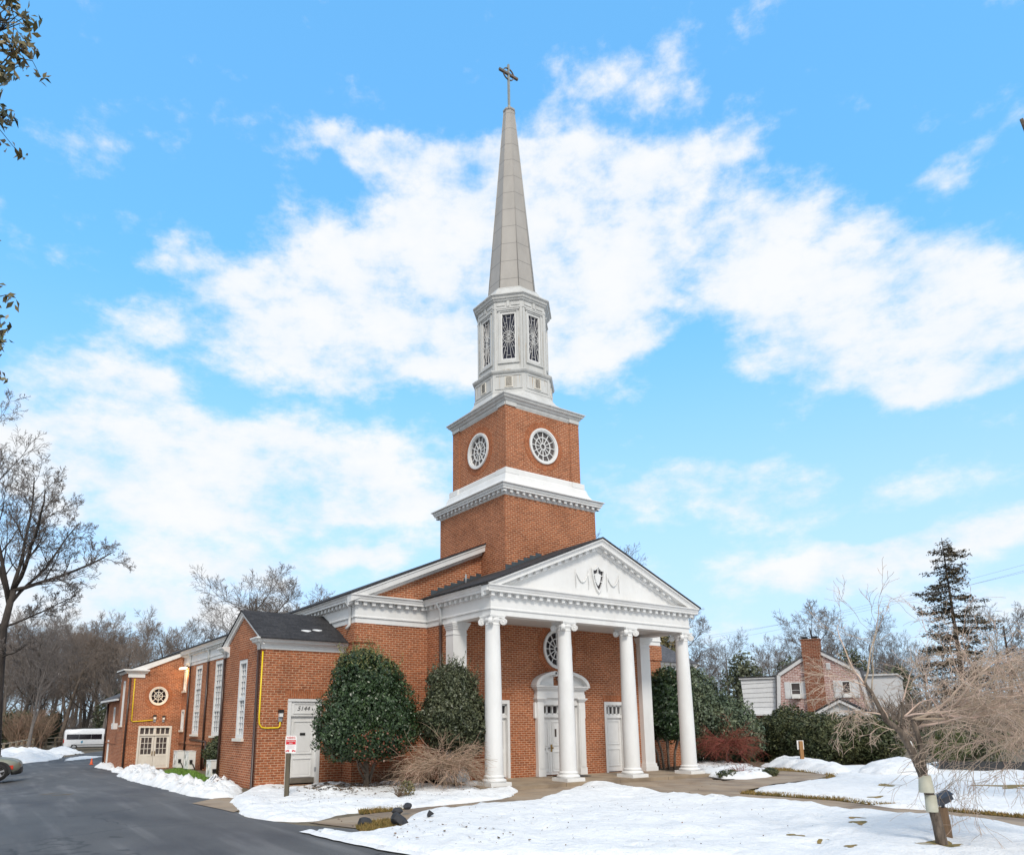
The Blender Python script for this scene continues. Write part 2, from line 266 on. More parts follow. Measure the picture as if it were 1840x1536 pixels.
M['alloy'] = pm('alloy', (.48, .48, .49), (.42, .42, .43), .3, 5, metal=.6)
M['lamp_red'] = pm('reflector_red', (.60, .05, .02), (.5, .04, .02), .25, 5)
M['van'] = pm('white_van_paint', (.72, .73, .75), (.68, .69, .71), .25, 2, spec=.6)
M['siding'] = pm('white_siding', (.66, .66, .66), (.60, .60, .61), .6, 2)
M['guard'] = pm('trunk_guard', (.48, .47, .38), (.40, .39, .30), .55, 5)
M['floodlight'] = pm('floodlight_metal', (.060, .065, .078), (.045, .048, .058), .4, 8)
M['mat'] = pm('door_mat', (.035, .035, .037), (.05, .05, .052), .95, 20)
M['edging'] = pm('dark_edging', (.028, .028, .030), (.04, .04, .042), .8, 4)
M['kick'] = pm('kick_plate', (.20, .175, .145), (.26, .23, .19), .35, 8, metal=.5)
def glow(name, col, st_):
    m, n, b = mat_base(name); b.inputs['Base Color'].default_value = (*col, 1); b.inputs['Emission Color'].default_value = (*col, 1); b.inputs['Emission Strength'].default_value = st_; return m
M['glow'] = glow('lamp_glow', (1, .80, .52), 2.2)

# ------------------------------------------------------------------ mesh helpers
class Fr:                                                        # a wall plane: u along it, z up, n outward
    def __init__(s, o, u):
        s.o = Vector((o[0], o[1])); s.u = Vector((u[0], u[1])).normalized(); s.n = Vector((s.u.y, -s.u.x))
    def __call__(s, u, z, n=0.): q = s.o + s.u*u + s.n*n; return (q.x, q.y, z)
class MB:
    def __init__(s): s.v = []; s.f = []; s.uv = []; s.sm = []
    def face(s, pts, uv=None, smooth=False):
        i = len(s.v); s.v.extend([tuple(p) for p in pts]); s.f.append(tuple(range(i, i+len(pts)))); s.uv.append(uv); s.sm.append(smooth)
    def mesh(s, vs, fs, smooth=False):
        i = len(s.v); s.v.extend([tuple(p) for p in vs])
        for f in fs: s.f.append(tuple(k+i for k in f)); s.uv.append(None); s.sm.append(smooth)
    def hexa(s, p):                                              # 8 corners: 0-3 bottom ring, 4-7 top ring
        s.mesh(p, [(3, 2, 1, 0), (4, 5, 6, 7), (0, 1, 5, 4), (1, 2, 6, 5), (2, 3, 7, 6), (3, 0, 4, 7)])
    def box(s, x0, x1, y0, y1, z0, z1):
        s.hexa([(x0, y0, z0), (x1, y0, z0), (x1, y1, z0), (x0, y1, z0), (x0, y0, z1), (x1, y0, z1), (x1, y1, z1), (x0, y1, z1)])
    def fbox(s, F, u0, u1, z0, z1, n0, n1):
        s.hexa([F(u0, z0, n1), F(u1, z0, n1), F(u1, z0, n0), F(u0, z0, n0), F(u0, z1, n1), F(u1, z1, n1), F(u1, z1, n0), F(u0, z1, n0)])
    def fpoly(s, F, pts, n0, n1):                                # a (u,z) polygon given thickness
        a = [F(u, z, n1) for u, z in pts]; b = [F(u, z, n0) for u, z in pts]; k = len(pts)
        s.face(a); s.face(b[::-1])
        for i in range(k): j = (i+1) % k; s.face([a[i], b[i], b[j], a[j]])
    def bar(s, F, a, b, w, n0, n1):
        a = Vector(a); b = Vector(b); d = (b-a)
        if d.length < 1e-6: return
        d.normalize(); q = Vector((-d.y, d.x))*w/2
        s.fpoly(F, [a-q, b-q, b+q, a+q], n0, n1)
    def ring(s, F, cu, cz, r0, r1, n0, n1, seg=40, kz=1., uvr=False, smooth=False):
        for i in range(seg):
            a, b = 2*math.pi*i/seg, 2*math.pi*(i+1)/seg
            def P(r, t, n): return F(cu+r*math.cos(t), cz+r*math.sin(t)*kz, n)
            L0, L1 = a*(r0+r1)/2, b*(r0+r1)/2
            s.face([P(r0, a, n1), P(r1, a, n1), P(r1, b, n1), P(r0, b, n1)], [(0, L0), (r1-r0, L0), (r1-r0, L1), (0, L1)] if uvr else None)
            s.face([P(r1, a, n1), P(r1, a, n0), P(r1, b, n0), P(r1, b, n1)]); s.face([P(r0, b, n1), P(r0, b, n0), P(r0, a, n0), P(r0, a, n1)])
    def disc(s, F, cu, cz, r, n, seg=40, kz=1.): s.face([F(cu+r*math.cos(2*math.pi*i/seg), cz+r*math.sin(2*math.pi*i/seg)*kz, n) for i in range(seg)])
    def lathe(s, prof, c=(0, 0, 0), seg=32, smooth=True, cap=True, axis=None):
        vs = []; fs = []; n = len(prof)
        for k in range(seg):
            t = 2*math.pi*k/seg
            for r, z in prof: vs.append((r*math.cos(t), r*math.sin(t), z))
        for k in range(seg):
            for j in range(n-1):
                a, b = k*n+j, ((k+1) % seg)*n+j; fs.append((a, b, b+1, a+1))
        Mx = Matrix.Translation(Vector(c))
        if axis: Mx = Mx @ Vector((0, 0, 1)).rotation_difference(Vector(axis)).to_matrix().to_4x4()
        vs = [Mx @ Vector(v) for v in vs]; s.mesh(vs, fs, smooth)
        if cap:
            s.mesh([vs[k*n] for k in range(seg)][::-1], [tuple(range(seg))]); s.mesh([vs[k*n+n-1] for k in range(seg)], [tuple(range(seg))])
    def tube(s, pts, rad, seg=8, smooth=True, cap=True):
        pts = [Vector(p) for p in pts]; n = len(pts)
        if not isinstance(rad, (list, tuple)): rad = [rad]*n
        vs = []; prev = None
        for i in range(n):
            d = (pts[min(i+1, n-1)]-pts[max(i-1, 0)])
            d = d.normalized() if d.length > 1e-9 else Vector((0, 0, 1))
            if prev is None: a = d.orthogonal().normalized()
            else:
                a = prev - d*prev.dot(d)
                a = a.normalized() if a.length > 1e-6 else d.orthogonal().normalized()
            prev = a; b = d.cross(a)
            for k in range(seg):
                t = 2*math.pi*k/seg; vs.append(pts[i] + (a*math.cos(t)+b*math.sin(t))*rad[i])
        fs = [(i*seg+k, i*seg+(k+1) % seg, (i+1)*seg+(k+1) % seg, (i+1)*seg+k) for i in range(n-1) for k in range(seg)]
        if cap and seg > 3: fs += [tuple(range(seg))[::-1], tuple((n-1)*seg+k for k in range(seg))]
        s.mesh(vs, fs, smooth)
    def sweep(s, path, prof, closed=False):                      # profile (out, z) carried round a plan path with mitres
        n = len(path); rows = []
        for i in range(n):
            p = Vector(path[i]); ns = []
            if closed or i > 0: d = (p-Vector(path[i-1])).normalized(); ns.append(Vector((d.y, -d.x)))
            if closed or i < n-1: d = (Vector(path[(i+1) % n])-p).normalized(); ns.append(Vector((d.y, -d.x)))
            m = ns[0] if len(ns) == 1 else (ns[0]+ns[1])/(1+ns[0].dot(ns[1]))
            rows.append([(p.x+m.x*o, p.y+m.y*o, z) for o, z in prof])
        for i in range(n if closed else n-1):
            a, b = rows[i], rows[(i+1) % n]
            for j in range(len(prof)-1): s.face([a[j], b[j], b[j+1], a[j+1]])
    def wall(s, F, u0, u1, z0, z1, rects=(), circ=(), depth=.14):
        us = {u0, u1}; zs = {z0, z1}; cells = []
        for a, b, c, d in rects: us |= {a, b}; zs |= {c, d}
        for cu, cz, r, kz in circ: us |= {cu-r*1.15, cu+r*1.15}; zs |= {cz-r*kz*1.15, cz+r*kz*1.15}
        us = sorted(x for x in us if u0-1e-6 <= x <= u1+1e-6); zs = sorted(x for x in zs if z0-1e-6 <= x <= z1+1e-6)
        for i in range(len(us)-1):
            for j in range(len(zs)-1):
                a, b, c, d = us[i], us[i+1], zs[j], zs[j+1]; mu, mz = (a+b)/2, (c+d)/2
                if any(x[0] < mu < x[1] and x[2] < mz < x[3] for x in rects): continue
                if any(abs(mu-x[0]) < x[2]*1.15 and abs(mz-x[1]) < x[2]*x[3]*1.15 for x in circ): continue
                s.face([F(a, c), F(b, c), F(b, d), F(a, d)])
        for a, b, c, d in rects:
            for p, q in (((a, c), (a, d)), ((a, d), (b, d)), ((b, d), (b, c)), ((b, c), (a, c))):
                s.face([F(*p), F(*q), F(*q, -depth), F(*p, -depth)])
        for cu, cz, r, kz in circ:
            k = 40
            for i in range(k):
                t, t2 = 2*math.pi*i/k, 2*math.pi*(i+1)/k
                def sq(t):
                    x, y = math.cos(t), math.sin(t); m = max(abs(x), abs(y)); return (cu+x/m*r*1.15, cz+y/m*r*kz*1.15)
                c1, c2 = (cu+r*math.cos(t), cz+r*kz*math.sin(t)), (cu+r*math.cos(t2), cz+r*kz*math.sin(t2))
                s.face([F(*c1), F(*sq(t)), F(*sq(t2)), F(*c2)]); s.face([F(*c1), F(*c2), F(*c2, -depth), F(*c1, -depth)])
    def build(s, name, mat, parent=None, fix=True):
        me = bpy.data.meshes.new(name); me.from_pydata(s.v, [], s.f); me.update()
        uvl = me.uv_layers.new(name='UVMap'); co = me.vertices
        dat = np.zeros(len(me.loops)*2, np.float32)
        for p, uv in zip(me.polygons, s.uv):
            nx, ny, nz_ = p.normal
            for k, li in enumerate(p.loop_indices):
                v = co[me.loops[li].vertex_index].co
                if uv: a, b = uv[k]
                elif abs(nz_) > .93: a, b = v.x, v.y
                else:
                    h = math.hypot(nx, ny); tx, ty = -ny/h, nx/h
                    a = v.x*tx+v.y*ty; b = v.z/max(.25, h)
                dat[li*2] = a; dat[li*2+1] = b
        uvl.data.foreach_set('uv', dat)
        me.polygons.foreach_set('use_smooth', s.sm); me.materials.append(mat); me.update()
        o = bpy.data.objects.new(name, me); COL.objects.link(o)
        if parent:
            o.parent = parent
            if fix: o.matrix_parent_inverse = parent_inv(parent)
        return o
def world_mat(o):
    m = Matrix.LocRotScale(o.location, o.rotation_euler, o.scale)
    if o.parent: m = world_mat(o.parent) @ o.matrix_parent_inverse @ m
    return m
def parent_inv(p): return world_mat(p).inverted()
def tag(o, label, cat, group=None, kind=None):
    o['label'] = label; o['category'] = cat
    if group: o['group'] = group
    if kind: o['kind'] = kind
    return o
def thing(name, label, cat, loc=(0, 0, 0), rz=0, group=None):
    o = bpy.data.objects.new(name, None); COL.objects.link(o); o.empty_display_size = .2
    o.location = loc; o.rotation_euler = (0, 0, rz); return tag(o, label, cat, group)
def dup(o, parent=None):
    c = o.copy(); COL.objects.link(c); c.parent = parent
    for ch in list(o.children): dup(ch, c)
    return c
def text_obj(name, txt, F, u, z, n, size, mat, parent, shear=0, wx=1.0, thick=.003):
    cu = bpy.data.curves.new(name, 'FONT'); cu.body = txt; cu.size = size; cu.align_x = 'CENTER'; cu.align_y = 'CENTER'; cu.shear = shear; cu.extrude = thick
    t = bpy.data.objects.new(name+'_src', cu); COL.objects.link(t)
    me = bpy.data.meshes.new_from_object(t.evaluated_get(bpy.context.evaluated_depsgraph_get()))
    bpy.data.objects.remove(t)
    for v in me.vertices: v.co = Vector(F(u+v.co.x*wx, z+v.co.y, n+v.co.z))
    me.materials.clear(); me.materials.append(mat)
    o = bpy.data.objects.new(name, me); COL.objects.link(o); o.parent = parent; o.matrix_parent_inverse = parent_inv(parent); return o

def poly_sheet(poly, step):                                     # plan polygon cut into a fine grid
    bm = bmesh.new(); vs = [bm.verts.new((x, y, 0)) for x, y in poly]; bm.faces.new(vs)
    bmesh.ops.triangulate(bm, faces=bm.faces[:])
    xs = [p[0] for p in poly]; ys = [p[1] for p in poly]
    for ax, lo, hi in ((0, min(xs), max(xs)), (1, min(ys), max(ys))):
        k = math.floor(lo/step)+1
        while k*step < hi:
            co = [0, 0, 0]; co[ax] = k*step; no = [0, 0, 0]; no[ax] = 1
            bmesh.ops.bisect_plane(bm, geom=bm.verts[:]+bm.edges[:]+bm.faces[:], plane_co=co, plane_no=no); k += 1
    bmesh.ops.remove_doubles(bm, verts=bm.verts[:], dist=1e-4)
    return bm
def ragged(poly, amp, seg=.35, seed=0):
    out = []
    n = len(poly)
    for i in range(n):
        a = Vector(poly[i]).to_2d(); b = Vector(poly[(i+1) % n]).to_2d(); L = (b-a).length; k = max(1, min(80, int(L/seg)))
        d = (b-a)/max(L, 1e-6); q = Vector((-d.y, d.x))
        for j in range(k):
            p = a+(b-a)*(j/k); w = noise.noise((p.x*1.7+seed, p.y*1.7, seed))*amp + noise.noise((p.x*5+seed, p.y*5, 3))*amp*.75 + noise.noise((p.x*13+seed, p.y*13, 9))*amp*.3
            out.append(tuple(p+q*w))
    return out
def edge_dist(P, poly):
    d = np.full(len(P), 1e9); A = np.array(poly); B = np.roll(A, -1, 0)
    for a, b in zip(A, B):
        ab = b-a; t = np.clip(((P-a)@ab)/max(ab@ab, 1e-9), 0, 1); d = np.minimum(d, np.hypot(*(P-(a+t[:, None]*ab)).T))
    return d
def sheet_obj(name, poly, step, dz, mat, hfun=None, smooth=True):
    bm = poly_sheet(poly, step); P = np.array([(v.co.x, v.co.y) for v in bm.verts]); d = edge_dist(P, poly) if hfun else None
    for i, v in enumerate(bm.verts):
        v.co.z = gz(v.co.x, v.co.y)+dz+(hfun(v.co.x, v.co.y, d[i]) if hfun else 0)
    bmesh.ops.recalc_face_normals(bm, faces=bm.faces[:])
    if bm.faces and sum(f.normal.z for f in bm.faces) < 0: bmesh.ops.reverse_faces(bm, faces=bm.faces[:])
    me = bpy.data.meshes.new(name); bm.to_mesh(me); bm.free(); me.materials.append(mat)
    me.polygons.foreach_set('use_smooth', [smooth]*len(me.polygons)); o = bpy.data.objects.new(name, me); COL.objects.link(o); return o
def pxs(l): return [tuple(G(*p).to_2d()) for p in l]

# ------------------------------------------------------------------ ground, drive, paths
def ground():
    def ax(lo, hi): 
        a = list(np.arange(-40, 100, 2.0)); return [lo, lo*.5, -90, -60]+a+[130, 180, hi*.5, hi]
    xs = ax(-1200, 1200); ys = ax(-1200, 1200); vs = [(x, y, gz(x, y)-.03) for y in ys for x in xs]; nx = len(xs)
    fs = [(j*nx+i, j*nx+i+1, (j+1)*nx+i+1, (j+1)*nx+i) for j in range(len(ys)-1) for i in range(nx-1)]
    m = MB(); m.mesh(vs, fs, True); o = m.build('ground', M['ground']); tag(o, 'brown winter ground of dormant grass and leaf litter', 'ground', kind='structure')
ground()
drive = pxs([(405, 1443), (440, 1466), (540, 1480), (640, 1487), (700, 1505), (790, 1536)]) + [(-5.0, -12), (-4, -20), (-3, -40), (-40, -40), (-40, 10)] + pxs([(0, 1376), (41, 1369), (105, 1362), (150, 1353)]) + [(6, 100), (9, 70), (2, 52), (-3.5, 51), (-3.5, 40), (-5.5, 34), (-6.0, 29)] + pxs([(239, 1384), (300, 1396), (350, 1412), (383, 1420)])
o = sheet_obj('driveway', drive, 1.5, -.018, M['asphalt']); tag(o, 'dark damp asphalt driveway running past the left side of the church', 'driveway', kind='structure')
path = pxs([(555, 1476), (690, 1492), (760, 1474), (900, 1452), (1000, 1446), (1200, 1440), (1320, 1441)]) + [(3.15, -9), (3.15, -40), (4.85, -40), (4.85, -9)] + pxs([(1500, 1437), (1335, 1421), (1390, 1407), (1465, 1399), (1492, 1392), (1468, 1385), (1400, 1380), (1370, 1377), (1375, 1384), (1392, 1390), (1300, 1402)]) + [(9.6, -.3), (9.6, 2.1), (-.5, 2.1), (-.7, -.2)] + pxs([(905, 1412), (915, 1432), (800, 1444), (690, 1457), (610, 1468)])
o = sheet_obj('path', path, .8, -.012, M['concrete']); tag(o, 'tan concrete walkway from the driveway past the columns to the street', 'path', kind='structure')
apron = pxs([(345, 1442), (400, 1430), (440, 1436), (436, 1452), (420, 1458), (395, 1452)])
o = sheet_obj('side_path', apron, .5, -.006, M['concrete']); tag(o, 'pale concrete apron where the side path meets the driveway', 'path', kind='structure')
bed = pxs([(470, 1416), (545, 1440), (640, 1432), (740, 1418), (880, 1408), (890, 1400)]) + [(-.2, 2.1), (-.2, 3.9), (-3.1, 3.9), (-3.1, 4.6), (-6, 4.6)]
o = sheet_obj('planting_bed', bed, .6, -.006, M['mulch']); tag(o, 'dark mulch bed under the bushes along the church wall', 'planting bed', kind='structure')
bed2 = [(9.75, .0), (9.75, 2.0), (9.3, 3.8), (12.2, 3.8), (15, 6), (18, 4)] + pxs([(1370, 1377), (1395, 1391), (1300, 1401)])
o = sheet_obj('garden_bed', bed2, .6, -.002, M['mulch']); tag(o, 'dark mulch bed right of the portico columns', 'planting bed', kind='structure')

FOOT = []
_fr = random.Random(31)
for a0, a1, n_ in (((1140, 1533), (1620, 1445), 16), ((1543, 1486), (1420, 1534), 7), ((1000, 1500), (880, 1470), 8), ((1560, 1440), (1800, 1418), 9)):
    A_, B_ = G(*a0), G(*a1)
    for i_ in range(n_): q_ = A_.lerp(B_, (i_+.3)/n_); FOOT.append((q_.x+_fr.gauss(0, .16)+(.12 if i_ % 2 else -.12), q_.y+_fr.gauss(0, .16), _fr.uniform(.13, .2)))
def fbm(x, y, s, o=3): return noise.fractal((x*s, y*s, 1.7), 1.0, 2.0, o)
def snow(name, poly, T, ew, amp, seed, label, step=.28, jag=.22, kind='structure', mat='snow', cat='snow', fine=.02, dz=-.03):
    pl = ragged(poly, jag, .16, seed)
    def h(x, y, d):
        k = 1-math.exp(-d/ew); e = math.exp(-d/.9)
        z = k*(T+amp*fbm(x+seed, y, .9)+fine*(.6+1.6*e)*fbm(x, y+seed, 4.5, 4)*min(1, d*3))
        for fx, fy, fr in FOOT:
            dd = (x-fx)**2+(y-fy)**2
            if dd < fr*fr*4: z -= .09*math.exp(-dd/(fr*fr)*1.6)*k
        return max(z, .004*k)
    o = sheet_obj(name, pl, step, dz, M[mat], h); return tag(o, label, cat, kind=kind)
snow('snow', pxs([(414, 1440), (425, 1454), (445, 1466), (480, 1472), (530, 1474), (570, 1472), (600, 1464), (625, 1459), (665, 1457), (705, 1455), (740, 1451), (790, 1446), (840, 1442), (885, 1437), (918, 1430), (934, 1420), (918, 1412), (893, 1406), (850, 1408), (800, 1412), (745, 1409), (700, 1415), (640, 1421), (590, 1427), (560, 1422), (535, 1416), (505, 1414), (470, 1414), (435, 1424)]), .13, .10, .10, 3, 'old snow over the bed between the driveway and the church door', step=.14, jag=.10, fine=.035)
snow('snow', pxs([(548, 1494), (600, 1506), (690, 1524), (770, 1540)]) + [(-4.6, -12), (-3.2, -20), (-2, -30), (3.05, -30), (3.05, -13), (3.1, -9), (3.3, -6.4)] + pxs([(1290, 1439), (1230, 1432), (1160, 1423), (1120, 1414), (1085, 1408), (1050, 1410), (1000, 1428), (960, 1440), (900, 1446), (830, 1453), (790, 1458), (742, 1464), (726, 1476), (708, 1489), (660, 1498), (610, 1495)]), .15, .10, .09, 11, 'wide snow cover on the front lawn this side of the walkway', step=.2, jag=.045, fine=.02)
snow('snow', [(5.16, -40), (5.16, -12)] + pxs([(1600, 1450), (1500, 1436), (1342, 1425), (1372, 1412), (1440, 1404), (1502, 1396), (1492, 1387), (1452, 1382), (1390, 1378), (1400, 1372), (1500, 1376)]) + [(19, -.5), (26, -2), (27, -40)], .12, .12, .07, 23, 'smooth snow cover on the far lawn beyond the walkway', step=.35, jag=.12, fine=.015)
snow('snow', pxs([(1256, 1392), (1300, 1399), (1345, 1399), (1390, 1394), (1384, 1386), (1352, 1379), (1310, 1373), (1262, 1370), (1240, 1376)]), .2, .12, .14, 31, 'lumpy snow on the bed beside the rightmost column', step=.16, jag=.10, fine=.05)
snow('snow_bank', pxs([(209, 1393), (239, 1403), (297, 1417), (335, 1428), (383, 1434), (421, 1430), (437, 1419), (419, 1408), (383, 1416), (354, 1410), (328, 1406), (299, 1396), (277, 1386), (258, 1381), (239, 1381), (225, 1386)]), .24, .14, .16, 41, 'long low snow bank along the driveway edge below the grass', step=.13, jag=.12, fine=.16, kind=None, cat='snow bank')
snow('snow_bank', pxs([(-150, 1378), (0, 1372), (41, 1371), (80, 1367), (104, 1363), (112, 1359), (100, 1354), (60, 1351), (0, 1356), (-150, 1360)]), .72, 1.3, .5, 53, 'big plowed snow heap at the left edge behind the parked car', step=.5, jag=.4, fine=.16, kind=None, cat='snow bank')
snow('snow_bank', pxs([(60, 1355), (100, 1357), (150, 1353), (140, 1349), (100, 1347)]), .75, 1.3, .5, 59, 'plowed snow heap in front of the white van', step=.6, jag=.5, fine=.16, kind=None, cat='snow bank')
snow('snow_bank', pxs([(170, 1378), (206, 1384), (210, 1378), (200, 1371), (180, 1371)]), .45, .4, .2, 61, 'small snow heap at the foot of the brick annex', step=.25, jag=.15, fine=.1, kind=None, cat='snow bank')
snow('snow_bank', pxs([(199, 1386), (220, 1389), (226, 1384), (212, 1379)]), .35, .3, .15, 67, 'smallest snow heap, at the corner left of the white double door', step=.2, jag=.1, fine=.1, kind=None, cat='snow bank')
snow('snow_bank', pxs([(1370, 1376), (1440, 1385), (1500, 1392), (1530, 1390), (1540, 1384), (1480, 1374), (1400, 1369)]), .45, .5, .25, 71, 'low snow ridge in front of the dark hedge', step=.3, jag=.2, fine=.08, kind=None, cat='snow bank')
snow('snow_bank', pxs([(1535, 1391), (1580, 1396), (1650, 1397), (1700, 1390), (1690, 1382), (1600, 1378), (1550, 1382)]), .6, .5, .25, 73, 'rounded snow heap behind the weeping cherry trunk', step=.3, jag=.2, fine=.08, kind=None, cat='snow bank')
snow('slush', pxs([(538, 1494), (600, 1509), (690, 1528), (770, 1544), (778, 1538), (690, 1521), (610, 1502), (562, 1492)]), .06, .06, .04, 83, 'grey dirty slush along the driveway edge of the front lawn', step=.14, jag=.06, kind='structure', mat='dirty_snow', dz=.006)
for k in range(1): snow('snow', pxs([(112, 1367), (165, 1362), (190, 1358), (150, 1357), (120, 1361)]), .03, .1, .02, 89, 'thin snow streak across the driveway by the cone', step=.6, jag=.15)
def blades(name, areas, n, hgt, mat, label, cat, spread=.5):
    m = MB(); rnd = random.Random(5)
    vs = []; fs = []
    for poly, cnt in areas:
        xs = [p[0] for p in poly]; ys = [p[1] for p in poly]; got = 0; tries = 0
        while got < cnt and tries < cnt*60:
            tries += 1; x = rnd.uniform(min(xs), max(xs)); y = rnd.uniform(min(ys), max(ys)); ins = False
            for i in range(len(poly)):
                (x1, y1), (x2, y2) = poly[i], poly[i-1]
                if (y1 > y) != (y2 > y) and x < (x2-x1)*(y-y1)/(y2-y1)+x1: ins = not ins
            if not ins: continue
            got += 1; a = rnd.uniform(0, 6.28); h = hgt*rnd.uniform(.5, 1.3); w = .012+.01*rnd.random(); z = gz(x, y)-.02; b = rnd.uniform(0, 6.28)
            i = len(vs); vs += [(x-math.cos(a)*w, y-math.sin(a)*w, z), (x+math.cos(a)*w, y+math.sin(a)*w, z), (x+math.cos(b)*h*spread, y+math.sin(b)*h*spread, z+h)]; fs.append((i, i+1, i+2))
    m.mesh(vs, fs); o = m.build(name, mat); return tag(o, label, cat, kind='stuff')
lawn = pxs([(283, 1388), (299, 1394), (328, 1407), (354, 1411), (383, 1417), (392, 1405), (350, 1385), (318, 1379)])
o = sheet_obj('lawn', ragged(lawn, .08, .3, 2), .5, .0, pm('lawn_green', (.10, .20, .025), (.16, .27, .045), .9, 5, bump=.5)); tag(o, 'strip of bright green lawn beside the nave wall', 'lawn', kind='structure')
blades('grass', [(lawn, 5000)], 0, .10, M['grass'], 'bright green grass beside the air conditioners', 'grass')
strip = [(4.82, -22), (4.82, -9)] + pxs([(1500, 1437), (1330, 1425), (1345, 1422), (1500, 1433)]) + [(5.12, -9), (5.12, -22)]
curve = pxs([(1385, 1379), (1450, 1382), (1500, 1388), (1510, 1393), (1500, 1397), (1480, 1398.5), (1492, 1393.5), (1480, 1389.5), (1440, 1386), (1382, 1383)])
edge2 = pxs([(640, 1456), (700, 1452), (740, 1448), (735, 1452), (700, 1457), (650, 1461)])
tuft = pxs([(640, 1487), (650, 1493), (695, 1496), (722, 1490), (734, 1478), (690, 1473), (660, 1479)])
for nm, pl in (('verge', strip), ('verge', curve), ('verge', edge2), ('verge', tuft)):
    o = sheet_obj(nm, pl, .5, .002, M['moss'])
    tag(o, {0: 'brown grass verge along the far side of the walkway', 1: 'curved brown grass verge where the walk bends past the bed', 2: 'brown turf edge under the snow near the driveway end of the walk', 3: 'brown turf showing among the dark rocks'}[[strip, curve, edge2, tuft].index(pl)], 'verge', kind='structure')
blades('dry_grass', [(strip, 9000), (curve, 1500), (edge2, 1500), (tuft, 2200)], 0, .09, M['moss'], 'dormant brown grass along the walkway edges', 'grass')
def litter():
    rnd = random.Random(9); m = MB()
    def scatter(pl, n, dz, s):
        xs = [p[0] for p in pl]; ys = [p[1] for p in pl]
        for _ in range(n):
            t = sorted((0, rnd.random(), rnd.random(), 1)); a, b, c = rnd.sample(pl, 3)
            w = [t[1], t[2]-t[1], 1-t[2]]; x = a[0]*w[0]+b[0]*w[1]+c[0]*w[2]; y = a[1]*w[0]+b[1]*w[1]+c[1]*w[2]
            r = s*rnd.uniform(.5, 1.3); q = rnd.uniform(0, 6.28); z = on_snow(V3(x, y, gz(x, y)), .004).z
            m.face([(x+r*math.cos(q+k*1.57)*(1 if k % 2 else .55), y+r*math.sin(q+k*1.57)*(1 if k % 2 else .55), z+rnd.uniform(0, .03)) for k in range(4)])
    scatter(pxs([(480, 1420), (560, 1440), (700, 1425), (850, 1410), (600, 1415)]), 260, .13, .045)
    scatter(pxs([(540, 1425), (620, 1430), (760, 1412), (700, 1405), (600, 1415)]), 900, .02, .05)
    scatter(pxs([(600, 1470), (700, 1470), (800, 1500), (1000, 1530), (720, 1520)]), 60, .16, .04)
    scatter(pxs([(620, 1500), (900, 1450), (1300, 1445), (1500, 1500), (1300, 1535), (800, 1535)]), 130, .16, .018)
    scatter(pxs([(430, 1440), (600, 1455), (880, 1430), (700, 1420)]), 160, .16, .022)
    scatter(pxs([(1255, 1385), (1390, 1395), (1330, 1378)]), 160, .20, .04)
    scatter(pxs([(920, 1410), (1300, 1405), (1000, 1430), (1250, 1425)]), 30, .01, .03)
    o = m.build('fallen_leaves', M['leaf_litter']); tag(o, 'scattered dead brown leaves on snow, mulch and walkway', 'leaves', kind='stuff')

# ------------------------------------------------------------------ church
CH = thing('church', 'red brick church with white columned portico and tall steeple', 'church', (4.545, 3.0, 0))
CX, CY = 4.545, 4.56; LP = 9.09; A0, A1 = -3.05, 12.14; YB = 46.0
def part(name, mb, mat, parent=CH, label=None):
    o = mb.build(name, mat, parent)
    if label: o['label'] = label
    return o
H, HC = 5.29, 6.23
FRONT = Fr((0, 2.145), (1, 0)); NAVF = Fr((0, 3.84), (1, 0)); NAVL = Fr((A0, 0), (0, -1)); PORL = Fr((-.2, 0), (0, -1)); PORR = Fr((9.29, 0), (0, 1)); NAVR = Fr((A1, 0), (0, 1))
def rect_window(F, u0, u1, z0, z1, cols, rows, rec=.12, cas=.09, splits=(), sill=True, glass='glass_pale', paint='white', proud=.02, mw=.026, parent=CH, name='window'):
    m = MB(); n0, n1 = -rec, proud
    m.fbox(F, u0, u0+cas, z0, z1, n0, n1); m.fbox(F, u1-cas, u1, z0, z1, n0, n1); m.fbox(F, u0+cas, u1-cas, z1-cas, z1, n0, n1); m.fbox(F, u0+cas, u1-cas, z0, z0+cas, n0, n1)
    a, b, c, d = u0+cas, u1-cas, z0+cas, z1-cas
    for zs in splits: m.fbox(F, a, b, zs-.06, zs+.06, n0, n1-.02)
    for i in range(1, cols): u = a+(b-a)*i/cols; m.fbox(F, u-mw/2, u+mw/2, c, d, n0+.012, n0+.06)
    zz = [c]+list(splits)+[d]
    for k in range(len(zz)-1):
        for j in range(1, rows): z = zz[k]+(zz[k+1]-zz[k])*j/rows; m.fbox(F, a, b, z-mw/2, z+mw/2, n0+.012, n0+.057)
    w = part(name, m, M[paint], parent)
    g = MB(); g.face([F(a, c, n0+.02), F(b, c, n0+.02), F(b, d, n0+.02), F(a, d, n0+.02)]); part('pane', g, M[glass], w)
    if sill:
        s = MB(); s.fbox(F, u0-.07, u1+.07, z0-.10, z0-.001, -.1, .09); part('sill', s, M['cream'], w)
    return w
